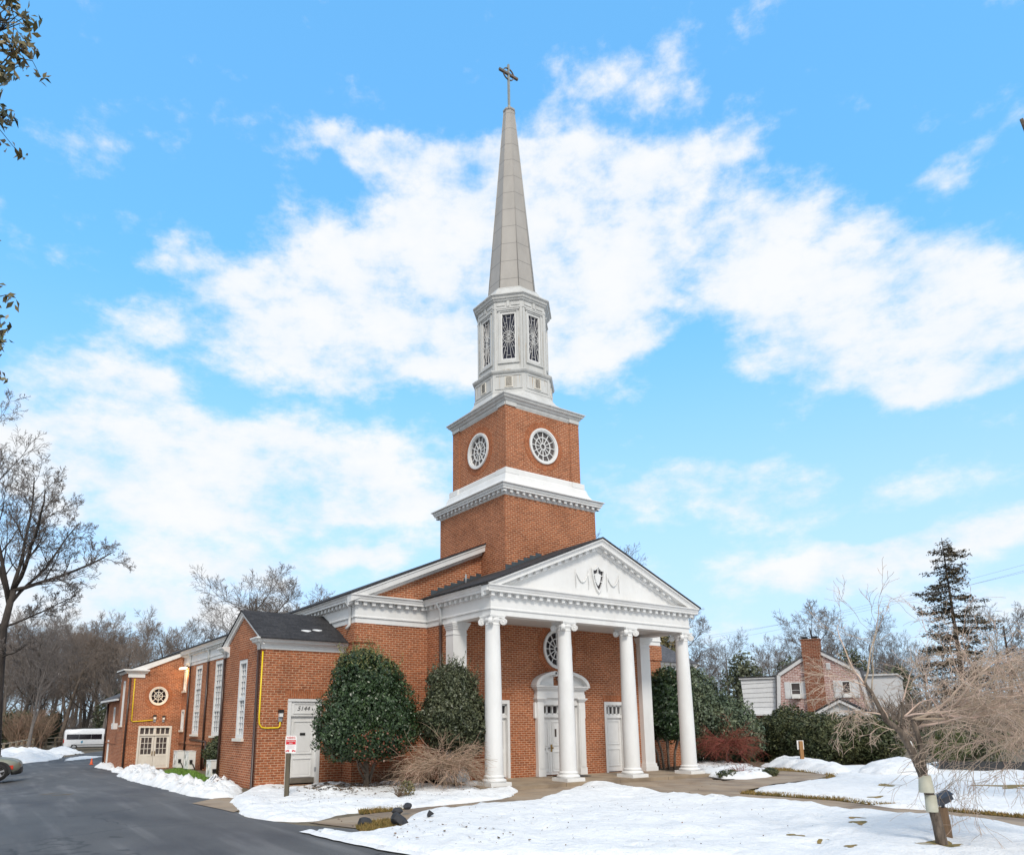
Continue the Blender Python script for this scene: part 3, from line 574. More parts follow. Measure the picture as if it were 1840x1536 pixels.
def round_window(F, cu, cz, r, kz=1., spokes=12, rings=(.62, .17), glass='glass_dim', surround=.24, paint='white', inner_from=.17, cas=.17, n=0., outer_every=1):
    m = MB(); ri = r*(1-cas)
    m.ring(F, cu, cz, ri, r*.96, n-.08, n+.05, 48, kz); m.ring(F, cu, cz, r*.90, r, n-.08, n+.075, 48, kz)
    for q in rings: m.ring(F, cu, cz, ri*q-.018, ri*q+.018, n-.05, n-.01, 40, kz)
    for k in range(spokes):
        t = 2*math.pi*(k+.0)/spokes; q0 = inner_from if (k % 2 == 0 or outer_every == 1) else rings[0]
        m.bar(F, (cu+ri*q0*math.cos(t), cz+ri*q0*math.sin(t)*kz), (cu+ri*math.cos(t), cz+ri*math.sin(t)*kz), .03, n-.052, n-.012)
    w = part('round_window', m, M[paint])
    g = MB(); g.disc(F, cu, cz, r*.93, n-.055, 40, kz); part('pane', g, M[glass], w)
    s = MB(); s.ring(F, cu, cz, r, r+surround, n-.03, n+.012, 64, kz, uvr=True); part('brick_surround', s, M['brick_ring'], w)
    return w
def jack_arch(F, u0, u1, z0, z1, flare=.12):
    m = MB(); n = max(4, int((u1-u0)/.078)); 
    m.face([F(u0, z0, .012), F(u1, z0, .012), F(u1+flare, z1, .012), F(u0-flare, z1, .012)], [(0, u0), (0, u1), (z1-z0, u1+flare), (z1-z0, u0-flare)])
    m.face([F(u0, z0, .012), F(u0-flare, z1, .012), F(u0-flare, z1, -.01), F(u0, z0, -.01)]); m.face([F(u1+flare, z1, .012), F(u1, z0, .012), F(u1, z0, -.01), F(u1+flare, z1, -.01)])
    return part('brick_arch', m, M['brick_ring'])
# --- walls
m = MB()
DR = [(CX-.86, CX+.86, 0, 2.62), (6.86, 7.92, 0, 2.68), (1.17, 2.23, 0, 2.68)]
m.wall(FRONT, -.18, 9.27, -.4, 5.5, DR, [(CX, 4.62, .70, 1.08)], .2)
m.wall(PORL, -3.84, -2.145, -.4, 5.4); m.wall(PORR, 2.145, 3.84, -.4, 5.4)
part('vestibule_wall', m, M['brick'])
m = MB()
m.wall(NAVF, A0, -.2, -.4, 5.4); m.wall(NAVF, 9.29, A1, -.4, 5.4)
zr = lambda x: 6.23+(x+3.38)*.438 if x < CX else 6.23+(12.47-x)*.438
m.face([NAVF(A0, 5.9), NAVF(A1, 5.9), NAVF(A1, zr(A1)-.02), NAVF(CX, zr(CX)-.06), NAVF(A0, zr(A0)-.02)])
WL = [(-25.5, -24.0, 1.33, 5.20), (-21.35, -19.85, 1.30, 5.20), (-17.2, -15.7, 1.30, 5.20), (-28.2, -27.5, 3.86, 5.12), (-28.2, -27.5, 1.55, 2.75), (-25.3, -24.3, -.35, .45), (-28.1, -27.3, -.5, .4)]
m.wall(NAVL, -YB, -3.84, -1.2, 5.4, WL, (), .16); m.wall(NAVR, 3.84, YB, -1.2, 5.4)
m.fbox(NAVL, -4.7, -3.84+.0, 4.62, 5.28, 0, .05); m.fbox(NAVF, A0-.05, A0+.75, 4.62, 5.28, 0, .05)          # corbelled corner
m.fbox(NAVF, A1-.75, A1+.05, 4.62, 5.28, 0, .05)
part('nave_wall', m, M['brick'])
m = MB(); m.fbox(NAVL, -28.4, -9, .78, .92, 0, .05); part('water_table', m, M['brick'])
for (a, b, c, d) in WL[:3]: rect_window(NAVL, a, b, c, d, 3, 4, splits=(c+(d-c)*.335, c+(d-c)*.665), cas=.2, proud=-.02)
for (a, b, c, d) in WL[3:5]: rect_window(NAVL, a, b, c, d, 2, 3, cas=.11)
for (a, b, c, d) in WL[5:]: rect_window(NAVL, a, b, c, d, 2, 2, cas=.09, sill=False)
# --- main entablature, swept round the plan
PATH = [(A0, YB), (A0, 3.84), (-.2, 3.84), (-.2, -.2), (9.29, -.2), (9.29, 3.84), (A1, 3.84), (A1, YB)]
m = MB(); m.sweep(PATH, [(.022, 5.29), (.022, 5.475), (.06, 5.475), (.06, 5.515), (.032, 5.55), (.032, 5.88), (.055, 5.90), (.055, 6.0)])
m.sweep(PATH, [(-.12, 5.29), (.022, 5.29)])
part('entablature', m, M['white'])
m = MB(); m.sweep(PATH, [(.05, 6.02), (.255, 6.02), (.255, 6.085), (.275, 6.10), (.30, 6.17), (.345, 6.20), (.345, 6.235), (-.1, 6.262)]); m.sweep(PATH, [(.045, 6.0), (.05, 6.02)])
CORN = m
def dentils(path, z0, z1, n0, n1, w=.13, sp_=.33, closed=False, m=None):
    n = len(path)
    for i in range(n if closed else n-1):
        a = Vector(path[i]); b = Vector(path[(i+1) % n]); L = (b-a).length; F = Fr(a, b-a); k = int(L/sp_); o0 = (L-k*sp_)/2+sp_/2
        for j in range(-1, k+1):
            u = o0+j*sp_
            if u-w/2 < -n1+.0 or u+w/2 > L+n1: continue
            if (j == -1 or j == k) and i in (0,) and not closed: continue
            if u < w/2+.02 and i in (2, 5) or u > L-w/2-.02 and i in (1, 5, 6): continue
            m.fbox(F, u-w/2, u+w/2, z0, z1, n0, n1)
    return m
dentils(PATH, 5.895, 6.025, .04, .185, m=CORN); part('cornice', CORN, M['white'])
# --- portico: beams, ceiling, pediment
m = MB(); m.box(-.185, 9.275, -.185, .2, 5.293, 5.99); m.box(-.185, .2, .2, 2.14, 5.293, 5.99); m.box(8.89, 9.275, .2, 2.14, 5.293, 5.99); part('beam', m, M['white'])
m = MB(); m.box(.2, 8.89, .2, 2.14, 5.40, 5.46); part('porch_ceiling', m, M['soffit'])
zp = lambda x: 6.25+(min(x, LP-x)+.545)*.419
PF = Fr((0, -.2), (1, 0))
m = MB(); m.fpoly(PF, [(-.1, 6.24), (9.19, 6.24), (CX, 8.1)], -.2, -.02); ped = part('tympanum', m, M['white'])
def rake(F, x0, xm, x1, zf, prof, name, mat, y=0):
    m = MB()
    for a, b in ((x0, xm), (xm, x1)):
        for i in range(len(prof)-1):
            (n0, d0), (n1, d1) = prof[i], prof[i+1]
            m.face([F(a, zf(a)+d0, n0), F(b, zf(b)+d0, n0), F(b, zf(b)+d1, n1), F(a, zf(a)+d1, n1)])
    for x, sg in ((x0, 1), (x1, -1)): m.face([F(x, zf(x)+d, n) for n, d in prof])
    return part(name, m, mat) if mat else m
RK = rake(PF, -.545, CX, LP+.545, zp, [(-.05, .0), (.345, 0), (.345, -.045), (.29, -.075), (.26, -.15), (.26, -.235), (.06, -.235), (.06, -.36), (.02, -.39), (-.04, -.39)], 'raking_cornice', None)
m = RK; w = .13; x = CX-.30
k = 0
while CX-.30-k*.33 > .75:
    for sx in (1, -1):
        xc = CX-sx*(.30+k*.33); a, b = xc-w/2, xc+w/2
        m.hexa([PF(a, zp(a)-.345, .175), PF(b, zp(b)-.345, .175), PF(b, zp(b)-.345, .05), PF(a, zp(a)-.345, .05), PF(a, zp(a)-.237, .175), PF(b, zp(b)-.237, .175), PF(b, zp(b)-.237, .05), PF(a, zp(a)-.237, .05)])
    k += 1
part('raking_cornice', m, M['white'])
# shield window and garlands in the pediment
m = MB()
def shield(s): return [(CX+s*x, 6.96+s*z) for x, z in ((0, .44), (.07, .36), (.16, .30), (.27, .30), (.25, .10), (.20, -.12), (.11, -.33), (0, -.46), (-.11, -.33), (-.20, -.12), (-.25, .10), (-.27, .30), (-.16, .30), (-.07, .36))]
def band(m, A, B, n0, n1):
    k = len(A)
    for i in range(k):
        j = (i+1) % k; m.face([PF(*A[i], n1), PF(*A[j], n1), PF(*B[j], n1), PF(*B[i], n1)]); m.face([PF(*A[i], n1), PF(*A[i], n0), PF(*A[j], n0), PF(*A[j], n1)]); m.face([PF(*B[i], n1), PF(*B[j], n1), PF(*B[j], n0), PF(*B[i], n0)])
band(m, shield(1.16), shield(.95), -.03, .06)
m.bar(PF, (CX, 7.38), (CX, 7.18), .04, -.015, .03)
for sx in (1, -1):
    m.bar(PF, (CX+sx*.14, 7.06), (CX+sx*.26, 7.10), .03, -.015, .03); m.bar(PF, (CX+sx*.12, 6.86), (CX+sx*.22, 6.84), .03, -.015, .03)
    m.bar(PF, (CX+sx*.0, 6.58), (CX+sx*.0, 6.50), .03, -.015, .03)
shp = part('shield_window', m, M['white'])
m = MB(); m.fpoly(PF, shield(.58), -.018, .012); part('shield_plate', m, M['white'], shp)
m = MB(); m.face([PF(u, z, -.012) for u, z in shield(.97)]); part('pane', m, M['glass'], shp)
for sx in (1, -1):
    m = MB()
    for u in (.45, 1.06): 
        m.tube([PF(CX+sx*u, 7.22, .005), PF(CX+sx*(u+.01), 6.98, .02), PF(CX+sx*(u-.01), 6.8, .02), PF(CX+sx*u, 6.52, .0)], [.008, .018, .021, .006], 6)
    m.tube([PF(CX+sx*(.45+.61*t), 7.12-.36*math.sin(math.pi*t)-.0*t, .012) for t in np.linspace(0, 1, 12)], [.010+.020*math.sin(math.pi*t) for t in np.linspace(0, 1, 12)], 6)
    part('garland', m, M['white'])
# --- roofs
def gable_roof(name, x0, x1, y0, y1, zf, mat, th=.05, lift=.012):
    m = MB(); xm = (x0+x1)/2
    for a, b in ((x0, xm), (xm, x1)):
        za, zb = zf(a)+lift, zf(b)+lift
        m.hexa([(a, y0, za), (b, y0, zb), (b, y1, zb), (a, y1, za), (a, y0, za+th), (b, y0, zb+th), (b, y1, zb+th), (a, y1, za+th)])
    return part(name, m, mat)
gable_roof('portico_roof', -.60, LP+.60, -.57, 3.835, zp, M['shingle'])
gable_roof('nave_roof', -3.42, 12.51, 3.47, YB+.4, zr, M['shingle'])
rake(NAVF, -3.38, CX, 12.47, zr, [(-.02, 0), (.34, 0), (.34, -.06), (.31, -.08), (.29, -.26), (.10, -.28), (.10, -.36), (0, -.40)], 'nave_raking_cornice', M['white'])
m = MB()
for i in range(8): a = -.05+i*.29; m.fbox(NAVF, a, a+.295, zp(a)-.0, zp(a)+.26, .0, .012)
part('step_flashing', m, M['lead']); m = MB()
TF = Fr((0, CY-2.33), (1, 0))
for i in range(6): a = 2.21+i*.29; m.fbox(TF, a, a+.295, zp(a), zp(a)+.27, .0, .012)
part('step_flashing', m, M['lead'])
m = MB(); m.tube([(1.15, 3.3, zp(1.15)), (1.15, 3.3, zp(1.15)+.38)], .035, 8); part('vent_pipe', m, M['grey_metal'])
# --- columns
def volute(m, c, ax, r=.115, t=.075):
    ax = Vector(ax); c = Vector(c)
    m.lathe([(r*.92, -t), (r, -t*.8), (r, t*.8), (r*.92, t)], c, 20, True, True, ax)
    for sg in (1, -1):
        e = c+ax*sg*t
        m.lathe([(r*.26, 0), (r*.2, .018), (0.001, .022)], e, 10, True, False, ax*sg)
        q = ax.orthogonal().normalized(); p = ax.cross(q)
        m.tube([e+(q*math.cos(a)+p*math.sin(a))*(r*(.97-.6*a/12.0))+ax*sg*.004 for a in np.linspace(0, 11.0, 30)], [.014-.007*a/30 for a in range(30)], 5)
def column(x):
    m = MB(); c = (x, 0, 0); prof = []
    for i in range(13): t = i/12; prof.append((.287-.052*t**1.7, .30+t*4.68))
    m.lathe(prof, c, 40, True, False); col = part('column', m, M['white'])
    b = MB(); b.box(x-.39, x+.39, -.39, .39, -.02, .105); b.lathe([(.355, .106), (.385, .13), (.385, .17), (.35, .2), (.315, .215), (.305, .235), (.33, .25), (.33, .28), (.30, .30), (.287, .32)], c, 40, True, False); part('base', b, M['white'], col)
    k = MB(); k.lathe([(.235, 4.96), (.25, 4.975), (.25, 4.99), (.236, 5.0), (.236, 5.06), (.27, 5.10), (.29, 5.14), (.25, 5.2)], c, 40, True, False)
    s = .30; n = 6; ab = []
    for q in range(4):
        a0 = math.pi/4+q*math.pi/2; a1 = a0+math.pi/2
        p0 = Vector((math.cos(a0), math.sin(a0)))*s*1.42; p1 = Vector((math.cos(a1), math.sin(a1)))*s*1.42
        for j in range(n): t = j/n; p = p0.lerp(p1, t); ab.append(p*(1-.16*math.sin(math.pi*t)))
    for z0, z1, sc in ((5.205, 5.25, .97), (5.25, 5.292, 1.03)):
        bot = [(x+p.x*sc, p.y*sc, z0) for p in ab]; top = [(x+p.x*sc, p.y*sc, z1) for p in ab]
        k.face(bot[::-1]); k.face(top)
        for j in range(len(ab)): i2 = (j+1) % len(ab); k.face([bot[j], bot[i2], top[i2], top[j]])
    for q in range(4):
        a = math.pi/4+q*math.pi/2; d = Vector((math.cos(a), math.sin(a), 0)); tn = Vector((-d.y, d.x, 0))
        volute(k, Vector((x, 0, 5.085))+d*.355, tn, .115, .06)
        k.tube([Vector((x, 0, 5.16))+d*.14, Vector((x, 0, 5.18))+d*.26, Vector((x, 0, 5.19))+d*.38], [.05, .06, .03], 8)
    part('capital', k, M['white'], col); return col
for x in (0, 3.042, 6.048, 9.09): column(x)
def pilaster(x0, x1, y0, y1):
    m = MB(); m.box(x0, x1, y0, y1, .28, 4.86); p = part('pilaster', m, M['white'])
    c = MB(); c.box(x0-.02, x1+.02, y0-.02, y1, 4.86, 4.90); c.box(x0-.0, x1+.0, y0-.0, y1, 4.9, 5.05)
    for i, e in enumerate((.03, .055, .085, .11)): c.box(x0-e, x1+e, y0-e, y1, 5.05+i*.06, 5.11+i*.06)
    part('capital', c, M['white'], p)
    b = MB(); b.box(x0-.07, x1+.07, y0-.07, y1, -.02, .16); b.box(x0-.04, x1+.04, y0-.04, y1, .16, .28); part('base', b, M['white'], p)
pilaster(-.28, .27, 1.93, 2.40); pilaster(8.82, 9.37, 1.93, 2.40)
# --- doors
def panel_door(F, u0, u1, z0, z1, panels, n=-.12, parent=CH, mat='white', name='door', knob=None):
    m = MB(); m.fbox(F, u0, u1, z0, z1, n-.05, n)
    for a, b, c, d in panels:
        A, B, C_, D_ = u0+(u1-u0)*a, u0+(u1-u0)*b, z0+(z1-z0)*c, z0+(z1-z0)*d; w = .035
        for q in ((A, B, C_, C_+w), (A, B, D_-w, D_), (A, A+w, C_+w, D_-w), (B-w, B, C_+w, D_-w)): m.fbox(F, *q, n, n+.028)
        m.fbox(F, A+w*2.2, B-w*2.2, C_+w*2.2, D_-w*2.2, n, n+.012)
    d = part(name, m, M[mat], parent)
    if knob:
        k = MB(); ku, kz_ = knob; k.fbox(F, ku-.04, ku+.04, kz_-.14, kz_+.12, n+.002, n+.012); k.lathe([(.012, 0), (.012, .05), (.035, .06), (.035, .09), (.01, .1)], F(ku, kz_, n+.01), 12, True, True, F.n.to_3d()); part('handle', k, M['brass'], d)
    return d
# central surround
m = MB(); F = FRONT
for sx in (-1, 1):
    a = CX+sx*1.0; m.fbox(F, a-.15, a+.15, 0.0, 2.66, -.02, .16); m.fbox(F, a-.11, a+.11, .28, 2.4, .16, .185); m.fbox(F, a-.17, a+.17, 0, .25, -.02, .185)
    for i, e in enumerate((.02, .05, .08)): m.fbox(F, a-.15-e, a+.15+e, 2.66-.0+i*.04, 2.70+i*.04, -.02, .17+e)
    m.fbox(F, CX+sx*1.19-.04, CX+sx*1.19+.04, 2.05, 2.62, -.01, .10)
m.fbox(F, CX-1.17, CX+1.17, 2.78, 2.93, -.02, .19); m.fbox(F, CX-1.15, CX+1.15, 2.93, 3.06, -.02, .17)
for i, e in enumerate((.0, .06, .11)): m.fbox(F, CX-1.2-e, CX+1.2+e, 3.06+i*.055, 3.115+i*.055, -.02, .22+e)
m.fbox(F, CX-.86, CX+.86, 2.52, 2.785, -.2, .10); m.fbox(F, CX-.86, CX-.80, 0, 2.52, -.2, .02); m.fbox(F, CX+.80, CX+.86, 0, 2.52, -.2, .02); m.fbox(F, CX-.80, CX+.80, 2.08, 2.20, -.2, -.02)
dsur = part('door_surround', m, M['white'])
m = MB()
for sx in (-1, 1):
    arc = [(1.30*math.cos(t), .56*math.sin(t)) for t in np.linspace(.02, 1.30, 16)]
    for i in range(15):
        (a, b), (c, d) = arc[i], arc[i+1]; k0, k1 = .80, .80
        m.fpoly(F, [(CX+sx*a, 3.225+b), (CX+sx*c, 3.225+d), (CX+sx*c*.9, 3.225+d*.78), (CX+sx*a*.9, 3.225+b*.78)][::sx], -.02, .33)
        m.fpoly(F, [(CX+sx*a*.9, 3.226+b*.78), (CX+sx*c*.9, 3.226+d*.78), (CX+sx*max(c*.9, .3), 3.226), (CX+sx*max(a*.9, .3), 3.226)][::sx], -.02, .10)
    m.lathe([(.10, 0), (.10, .3), (.08, .33)], F(CX+sx*.33, 3.66, 0), 16, True, True, F.n.to_3d())
m.lathe([(.09, 3.226), (.1, 3.26), (.04, 3.30), (.05, 3.36), (.12, 3.46), (.13, 3.5), (.03, 3.56), (.02, 3.6)], (CX, 2.03, 0), 16)
part('broken_pediment', m, M['white'], dsur)
m = MB()
for i in range(7): u = CX-.80+1.6*i/6; m.fbox(F, u-.028, u+.028, 2.20, 2.52, -.16, -.06)
m.fbox(F, CX-.80, CX+.80, 2.20, 2.23, -.16, -.06); m.fbox(F, CX-.80, CX+.80, 2.49, 2.52, -.16, -.06); tr = part('transom', m, M['white'])
m = MB(); m.face([F(CX-.8, 2.2, -.14), F(CX+.8, 2.2, -.14), F(CX+.8, 2.52, -.14), F(CX-.8, 2.52, -.14)]); part('pane', m, M['glass'], tr)
P2 = [(.14, .86, .50, .93), (.14, .86, .05, .40)]
PN = [(.16, .84, .50, .93), (.16, .84, .05, .40)]
d1 = panel_door(F, CX-.80, 4.146, .03, 2.08, PN); d2 = panel_door(F, 4.156, 4.936, .03, 2.08, P2, knob=(4.23, .98)); d3 = panel_door(F, 4.946, CX+.80, .03, 2.08, PN)
m = MB(); m.lathe([(.012, 0), (.012, .04), (.033, .05), (.033, .075), (.01, .08)], F(4.09, .98, -.12), 12, True, True, F.n.to_3d()); part('handle', m, M['grey_metal'], d1)
m = MB(); m.fbox(F, 3.78, 3.92, .90, .98, -.118, -.085); part('letter_plate', m, M['black'], d1)
m = MB(); m.fbox(F, 3.765, 3.835, 1.38, 1.66, -.118, -.085); part('notice', m, M['glass_dim'], d1)
m = MB(); m.fbox(F, 4.40, 4.47, 1.38, 1.66, -.118, -.085); part('notice', m, M['glass_dim'], d2)
for uc, lo in ((7.39, 1), (1.70, 0)):
    m = MB(); a, b = uc-.53, uc+.53
    m.fbox(F, a, a+.10, 0, 2.68, -.2, .03); m.fbox(F, b-.10, b, 0, 2.68, -.2, .03); m.fbox(F, a+.1, b-.1, 2.55, 2.68, -.2, .03); m.fbox(F, a+.1, b-.1, 2.06, 2.17, -.2, -.04)
    for i in range(5): u = a+.1+.86*i/4; m.fbox(F, u-.022, u+.022, 2.17, 2.55, -.16, -.06)
    m.fbox(F, a+.1, b-.1, 2.17, 2.22, -.16, -.06); m.fbox(F, a+.1, b-.1, 2.49, 2.55, -.16, -.06)
    fr = part('door_frame', m, M['white'])
    m = MB(); m.face([F(a+.1, 2.17, -.14), F(b-.1, 2.17, -.14), F(b-.1, 2.55, -.14), F(a+.1, 2.55, -.14)]); part('pane', m, M['glass'], fr)
    panel_door(F, a+.1, b-.1, .03, 2.06, [(.1, .9, .50, .95), (.1, .9, .10, .42)])
    jack_arch(F, a, b, 2.69, 2.95, .10)
m = MB(); m.fbox(F, CX-.6, CX+.6, .004, .02, .25, 1.0); rug = m.build('door_mat', M['mat']); tag(rug, 'dark door mat on the porch before the main double doors', 'mat')
round_window(FRONT, CX, 4.62, .70, 1.08, 12, (.62, .17), 'glass', .27)
# porch slab
m = MB(); m.box(-.62, 9.72, -.62, 2.145, -.2, -.006); m.box(-.2, 9.29, 2.145, 3.8, -.2, -.006)
for x in range(3): pass
part('porch_slab', m, M['porch'])
# --- tower
def sq_path(h): return [(CX-h, CY-h), (CX+h, CY-h), (CX+h, CY+h), (CX-h, CY+h)]
T2, U2 = 2.33, 1.90
m = MB(); m.box(CX-T2, CX+T2, CY-T2, CY+T2, 6.4, 10.5); part('tower_base', m, M['brick'])
m = MB(); P_ = sq_path(T2)
m.sweep(P_, [(.0, 10.40), (.03, 10.44), (.03, 10.56), (.20, 10.58), (.20, 10.64), (.23, 10.66), (.25, 10.74), (.31, 10.77), (.31, 10.80), (-.05, 10.83)], True); dentils([P_[0], P_[1], P_[2], P_[3]], 10.47, 10.585, .02, .15, .12, .30, True, m); part('tower_cornice', m, M['white'])
m = MB(); P_ = sq_path(U2)
m.sweep(P_, [(.66, 10.83), (.50, 10.86), (.36, 10.97), (.26, 11.15), (.20, 11.36), (.17, 11.40), (.10, 11.40), (.10, 11.62), (.06, 11.68), (-.02, 11.68)], True)
for sx in (-1, 1):
    for sy in (-1, 1): 
        x, y = CX+sx*U2, CY+sy*U2; m.box(min(x+sx*.16, x-sx*.50), max(x+sx*.16, x-sx*.50), min(y+sy*.16, y-sy*.50), max(y+sy*.16, y-sy*.50), 11.42, 11.64)
part('tower_plinth', m, M['white'])
m = MB(); F1 = Fr((CX, CY-U2), (1, 0)); F2 = Fr((CX-U2, CY), (0, -1)); F3 = Fr((CX+U2, CY), (0, 1)); F4 = Fr((CX, CY+U2), (-1, 0)); WZ = 12.95
for F in (F1, F2, F3, F4):
    m.wall(F, -U2, U2, 11.5, 14.5, (), [(0, WZ, .74, 1.03)], .15)
    m.fbox(F, -U2-.0, -U2+.46, 11.66, 14.42, -.02, .045); m.fbox(F, U2-.46, U2+.0, 11.66, 14.42, -.02, .045)
for sx in (-1, 1):
    for sy in (-1, 1): x, y = CX+sx*U2, CY+sy*U2; m.box(min(x, x+sx*.0445), max(x, x+sx*.0445), min(y, y+sy*.0445), max(y, y+sy*.0445), 11.66, 14.42)
part('tower_wall', m, M['brick'])
for F in (F1, F2, F3, F4): round_window(F, 0, WZ, .74, 1.03, 12, (.62, .20), 'glass_dim', .25, inner_from=.2)
m = MB(); PRO = [(.0, 14.30), (.05, 14.40), (.05, 14.46), (.11, 14.50), (.13, 14.56), (.20, 14.60), (.22, 14.66), (.27, 14.70), (.27, 14.74), (-.1, 14.78)]
m.sweep(P_, PRO, True)
for F in (F1, F2, F3, F4):
    for a, b in ((-U2-.04, -U2+.50), (U2-.50, U2+.04)): m.fbox(F, a, b, 14.31, 14.47, 0, .085)
part('upper_cornice', m, M['lantern'])
def octp(ap): rr = ap/math.cos(math.pi/8); return [(CX+rr*math.cos(math.pi/8+k*math.pi/4), CY+rr*math.sin(math.pi/8+k*math.pi/4)) for k in range(8)]
def oct_sweep(m, prof):
    rings = [[(x, y, z) for x, y in octp(a)] for a, z in prof]
    for i in range(len(rings)-1):
        for k in range(8): j = (k+1) % 8; m.face([rings[i][k], rings[i][j], rings[i+1][j], rings[i+1][k]])
# flared skirt from the square cornice to the octagonal drum
m = MB(); sqc = [(CX+2.12*max(-1, min(1, math.cos(math.pi/8+k*math.pi/4)*1.42)), CY+2.12*max(-1, min(1, math.sin(math.pi/8+k*math.pi/4)*1.42))) for k in range(8)]
prev = [(x, y, 14.77) for x, y in sqc]
crn = [(CX+2.12, CY+2.12), (CX-2.12, CY+2.12), (CX-2.12, CY-2.12), (CX+2.12, CY-2.12)]
rings = []
for t, z in ((0, 14.77), (.35, 14.86), (.65, 15.0), (.88, 15.2), (1, 15.36)):
    o_ = octp(1.64); row = []
    for k in range(8): x0, y0 = sqc[k]; row.append((x0+(o_[k][0]-x0)*t, y0+(o_[k][1]-y0)*t, z))
    rings.append((row, [(c[0]+( (o_[2*i][0]+o_[2*i+1][0])/2-c[0])*t, c[1]+((o_[2*i][1]+o_[2*i+1][1])/2-c[1])*t, z) for i, c in enumerate(crn)]))
# corners 0..7: diagonal faces lie between vertices 0-1? (22.5,67.5), 2-3, 4-5, 6-7
for i in range(len(rings)-1):
    (a, ac), (b, bc) = rings[i], rings[i+1]
    for k in range(8):
        j = (k+1) % 8
        if k % 2 == 0:
            c = k//2; m.face([a[k], ac[c], bc[c], b[k]]); m.face([ac[c], a[j], b[j], bc[c]])
        else: m.face([a[k], a[j], b[j], b[k]])
part('lantern_skirt', m, M['lantern'])
m = MB(); oct_sweep(m, [(1.66, 15.34), (1.66, 15.42), (1.62, 15.44), (1.62, 16.20), (1.70, 16.24), (1.73, 16.30), (1.73, 16.34), (1.50, 16.44)])
def octF(k, ap):
    a = k*math.pi/4; return Fr((CX+ap*math.cos(a), CY+ap*math.sin(a)), (-math.sin(a), math.cos(a)))
for k in range(8):
    F = octF(k, 1.62); hw = 1.62*math.tan(math.pi/8)
    for q in ((-hw+.10, hw-.10, 16.10, 16.14), (-hw+.10, hw-.10, 15.50, 15.53), (-hw+.10, -hw+.13, 15.53, 16.10), (hw-.13, hw-.10, 15.53, 16.10)): m.fbox(F, *q, 0, .03)
part('lantern_drum', m, M['lantern'])
for k in range(8):
    F = octF(k, 1.62); m = MB()
    for q in ((-.16, -.13, 15.62, 16.06), (.13, .16, 15.62, 16.06), (-.13, .13, 16.03, 16.06), (-.18, .18, 15.58, 15.62)): m.fbox(F, *q, .0, .035)
    for j in range(8): z = 15.64+j*.048; m.hexa([F(-.13, z, .03), F(.13, z, .03), F(.13, z+.02, .006), F(-.13, z+.02, .006), F(-.13, z+.012, .03), F(.13, z+.012, .03), F(.13, z+.032, .006), F(-.13, z+.032, .006)])
    lv = part('louver', m, M['cream']); b = MB(); b.face([F(-.14, 15.61, .004), F(.14, 15.61, .004), F(.14, 16.05, .004), F(-.14, 16.05, .004)]); part('louver_backing', b, M['glass_dim'], lv)
m = MB(); LA = 1.47
hwl = LA*math.tan(math.pi/8)
for k in range(8):
    F = octF(k, LA); m.wall(F, -hwl, hwl, 16.42, 19.4, [(-.31, .31, 16.92, 19.08)], (), .10)
    m.fbox(F, -hwl+.005, -hwl+.10, 16.42, 19.32, 0, .03); m.fbox(F, hwl-.10, hwl-.005, 16.42, 19.32, 0, .03)
    for q in ((-.42, -.36, 16.80, 19.2), (.36, .42, 16.80, 19.2), (-.36, .36, 19.14, 19.2)): m.fbox(F, *q, 0, .035)
    m.fbox(F, -.46, .46, 16.74, 16.80, 0, .06); m.fbox(F, -.47, .47, 19.2, 19.25, 0, .07)
part('lantern_wall', m, M['lantern'])
def seg_rect(cu, cz, t, hw, z0, z1):
    dx, dz = math.cos(t), math.sin(t); c = []
    if abs(dx) > 1e-6: c.append(hw/abs(dx))
    if abs(dz) > 1e-6: c.append(((z1-cz) if dz > 0 else (cz-z0))/abs(dz))
    q = min(c); return (cu+dx*q, cz+dz*q), q
for k in range(8):
    F = octF(k, LA); m = MB(); cz = 18.0; n0, n1 = -.07, -.035
    for q in ((-.31, -.27, 16.92, 19.08), (.27, .31, 16.92, 19.08), (-.27, .27, 19.04, 19.08), (-.27, .27, 16.92, 16.96)): m.fbox(F, *q, -.09, .0)
    m.ring(F, 0, cz, .245, .262, n0, n1, 28); m.ring(F, 0, cz, .060, .078, n0, n1, 16); m.ring(F, 0, cz, .0, .02, n0, n1, 8)
    angs = [math.radians(a) for a in (12, 45, 63, 75, 84, 96, 105, 117, 135, 168, 192, 225, 243, 255, 264, 276, 285, 297, 315, 348)]
    ends = []
    for i, t in enumerate(angs):
        e, q = seg_rect(0, cz, t, .28, 16.95, 19.05); ends.append((e, q)); m.bar(F, (.07*math.cos(t), cz+.07*math.sin(t)), e, .010, n0, n1)
    for i in range(len(angs)):
        j = (i+1) % len(angs)
        for fr_ in ((.62,) if i % 4 == 1 else (.82,) if i % 2 == 0 else ()):
            q = min(ends[i][1], ends[j][1])*fr_
            if q > .34: m.bar(F, (q*math.cos(angs[i]), cz+q*math.sin(angs[i])), (q*math.cos(angs[j]), cz+q*math.sin(angs[j])), .010, n0, n1)
    w = part('lantern_window', m, M['white']); g = MB(); g.face([F(-.3, 16.93, -.075), F(.3, 16.93, -.075), F(.3, 19.07, -.075), F(-.3, 19.07, -.075)]); part('pane', g, M['glass_blue'], w)
m = MB(); oct_sweep(m, [(1.50, 19.30), (1.50, 19.36), (1.475, 19.38), (1.475, 19.62), (1.54, 19.66), (1.56, 19.72), (1.60, 19.74), (1.62, 19.82), (1.69, 19.88), (1.69, 19.93), (1.60, 19.97)])
for k in range(8):
    F = octF(k, 1.475); m.fbox(F, -.06, .06, 19.38, 19.63, 0, .05)
    for q in ((-.50, -.14, 19.43, 19.57), (.14, .50, 19.43, 19.57)): m.fbox(F, *q, 0, .03)
part('lantern_cornice', m, M['lantern'])
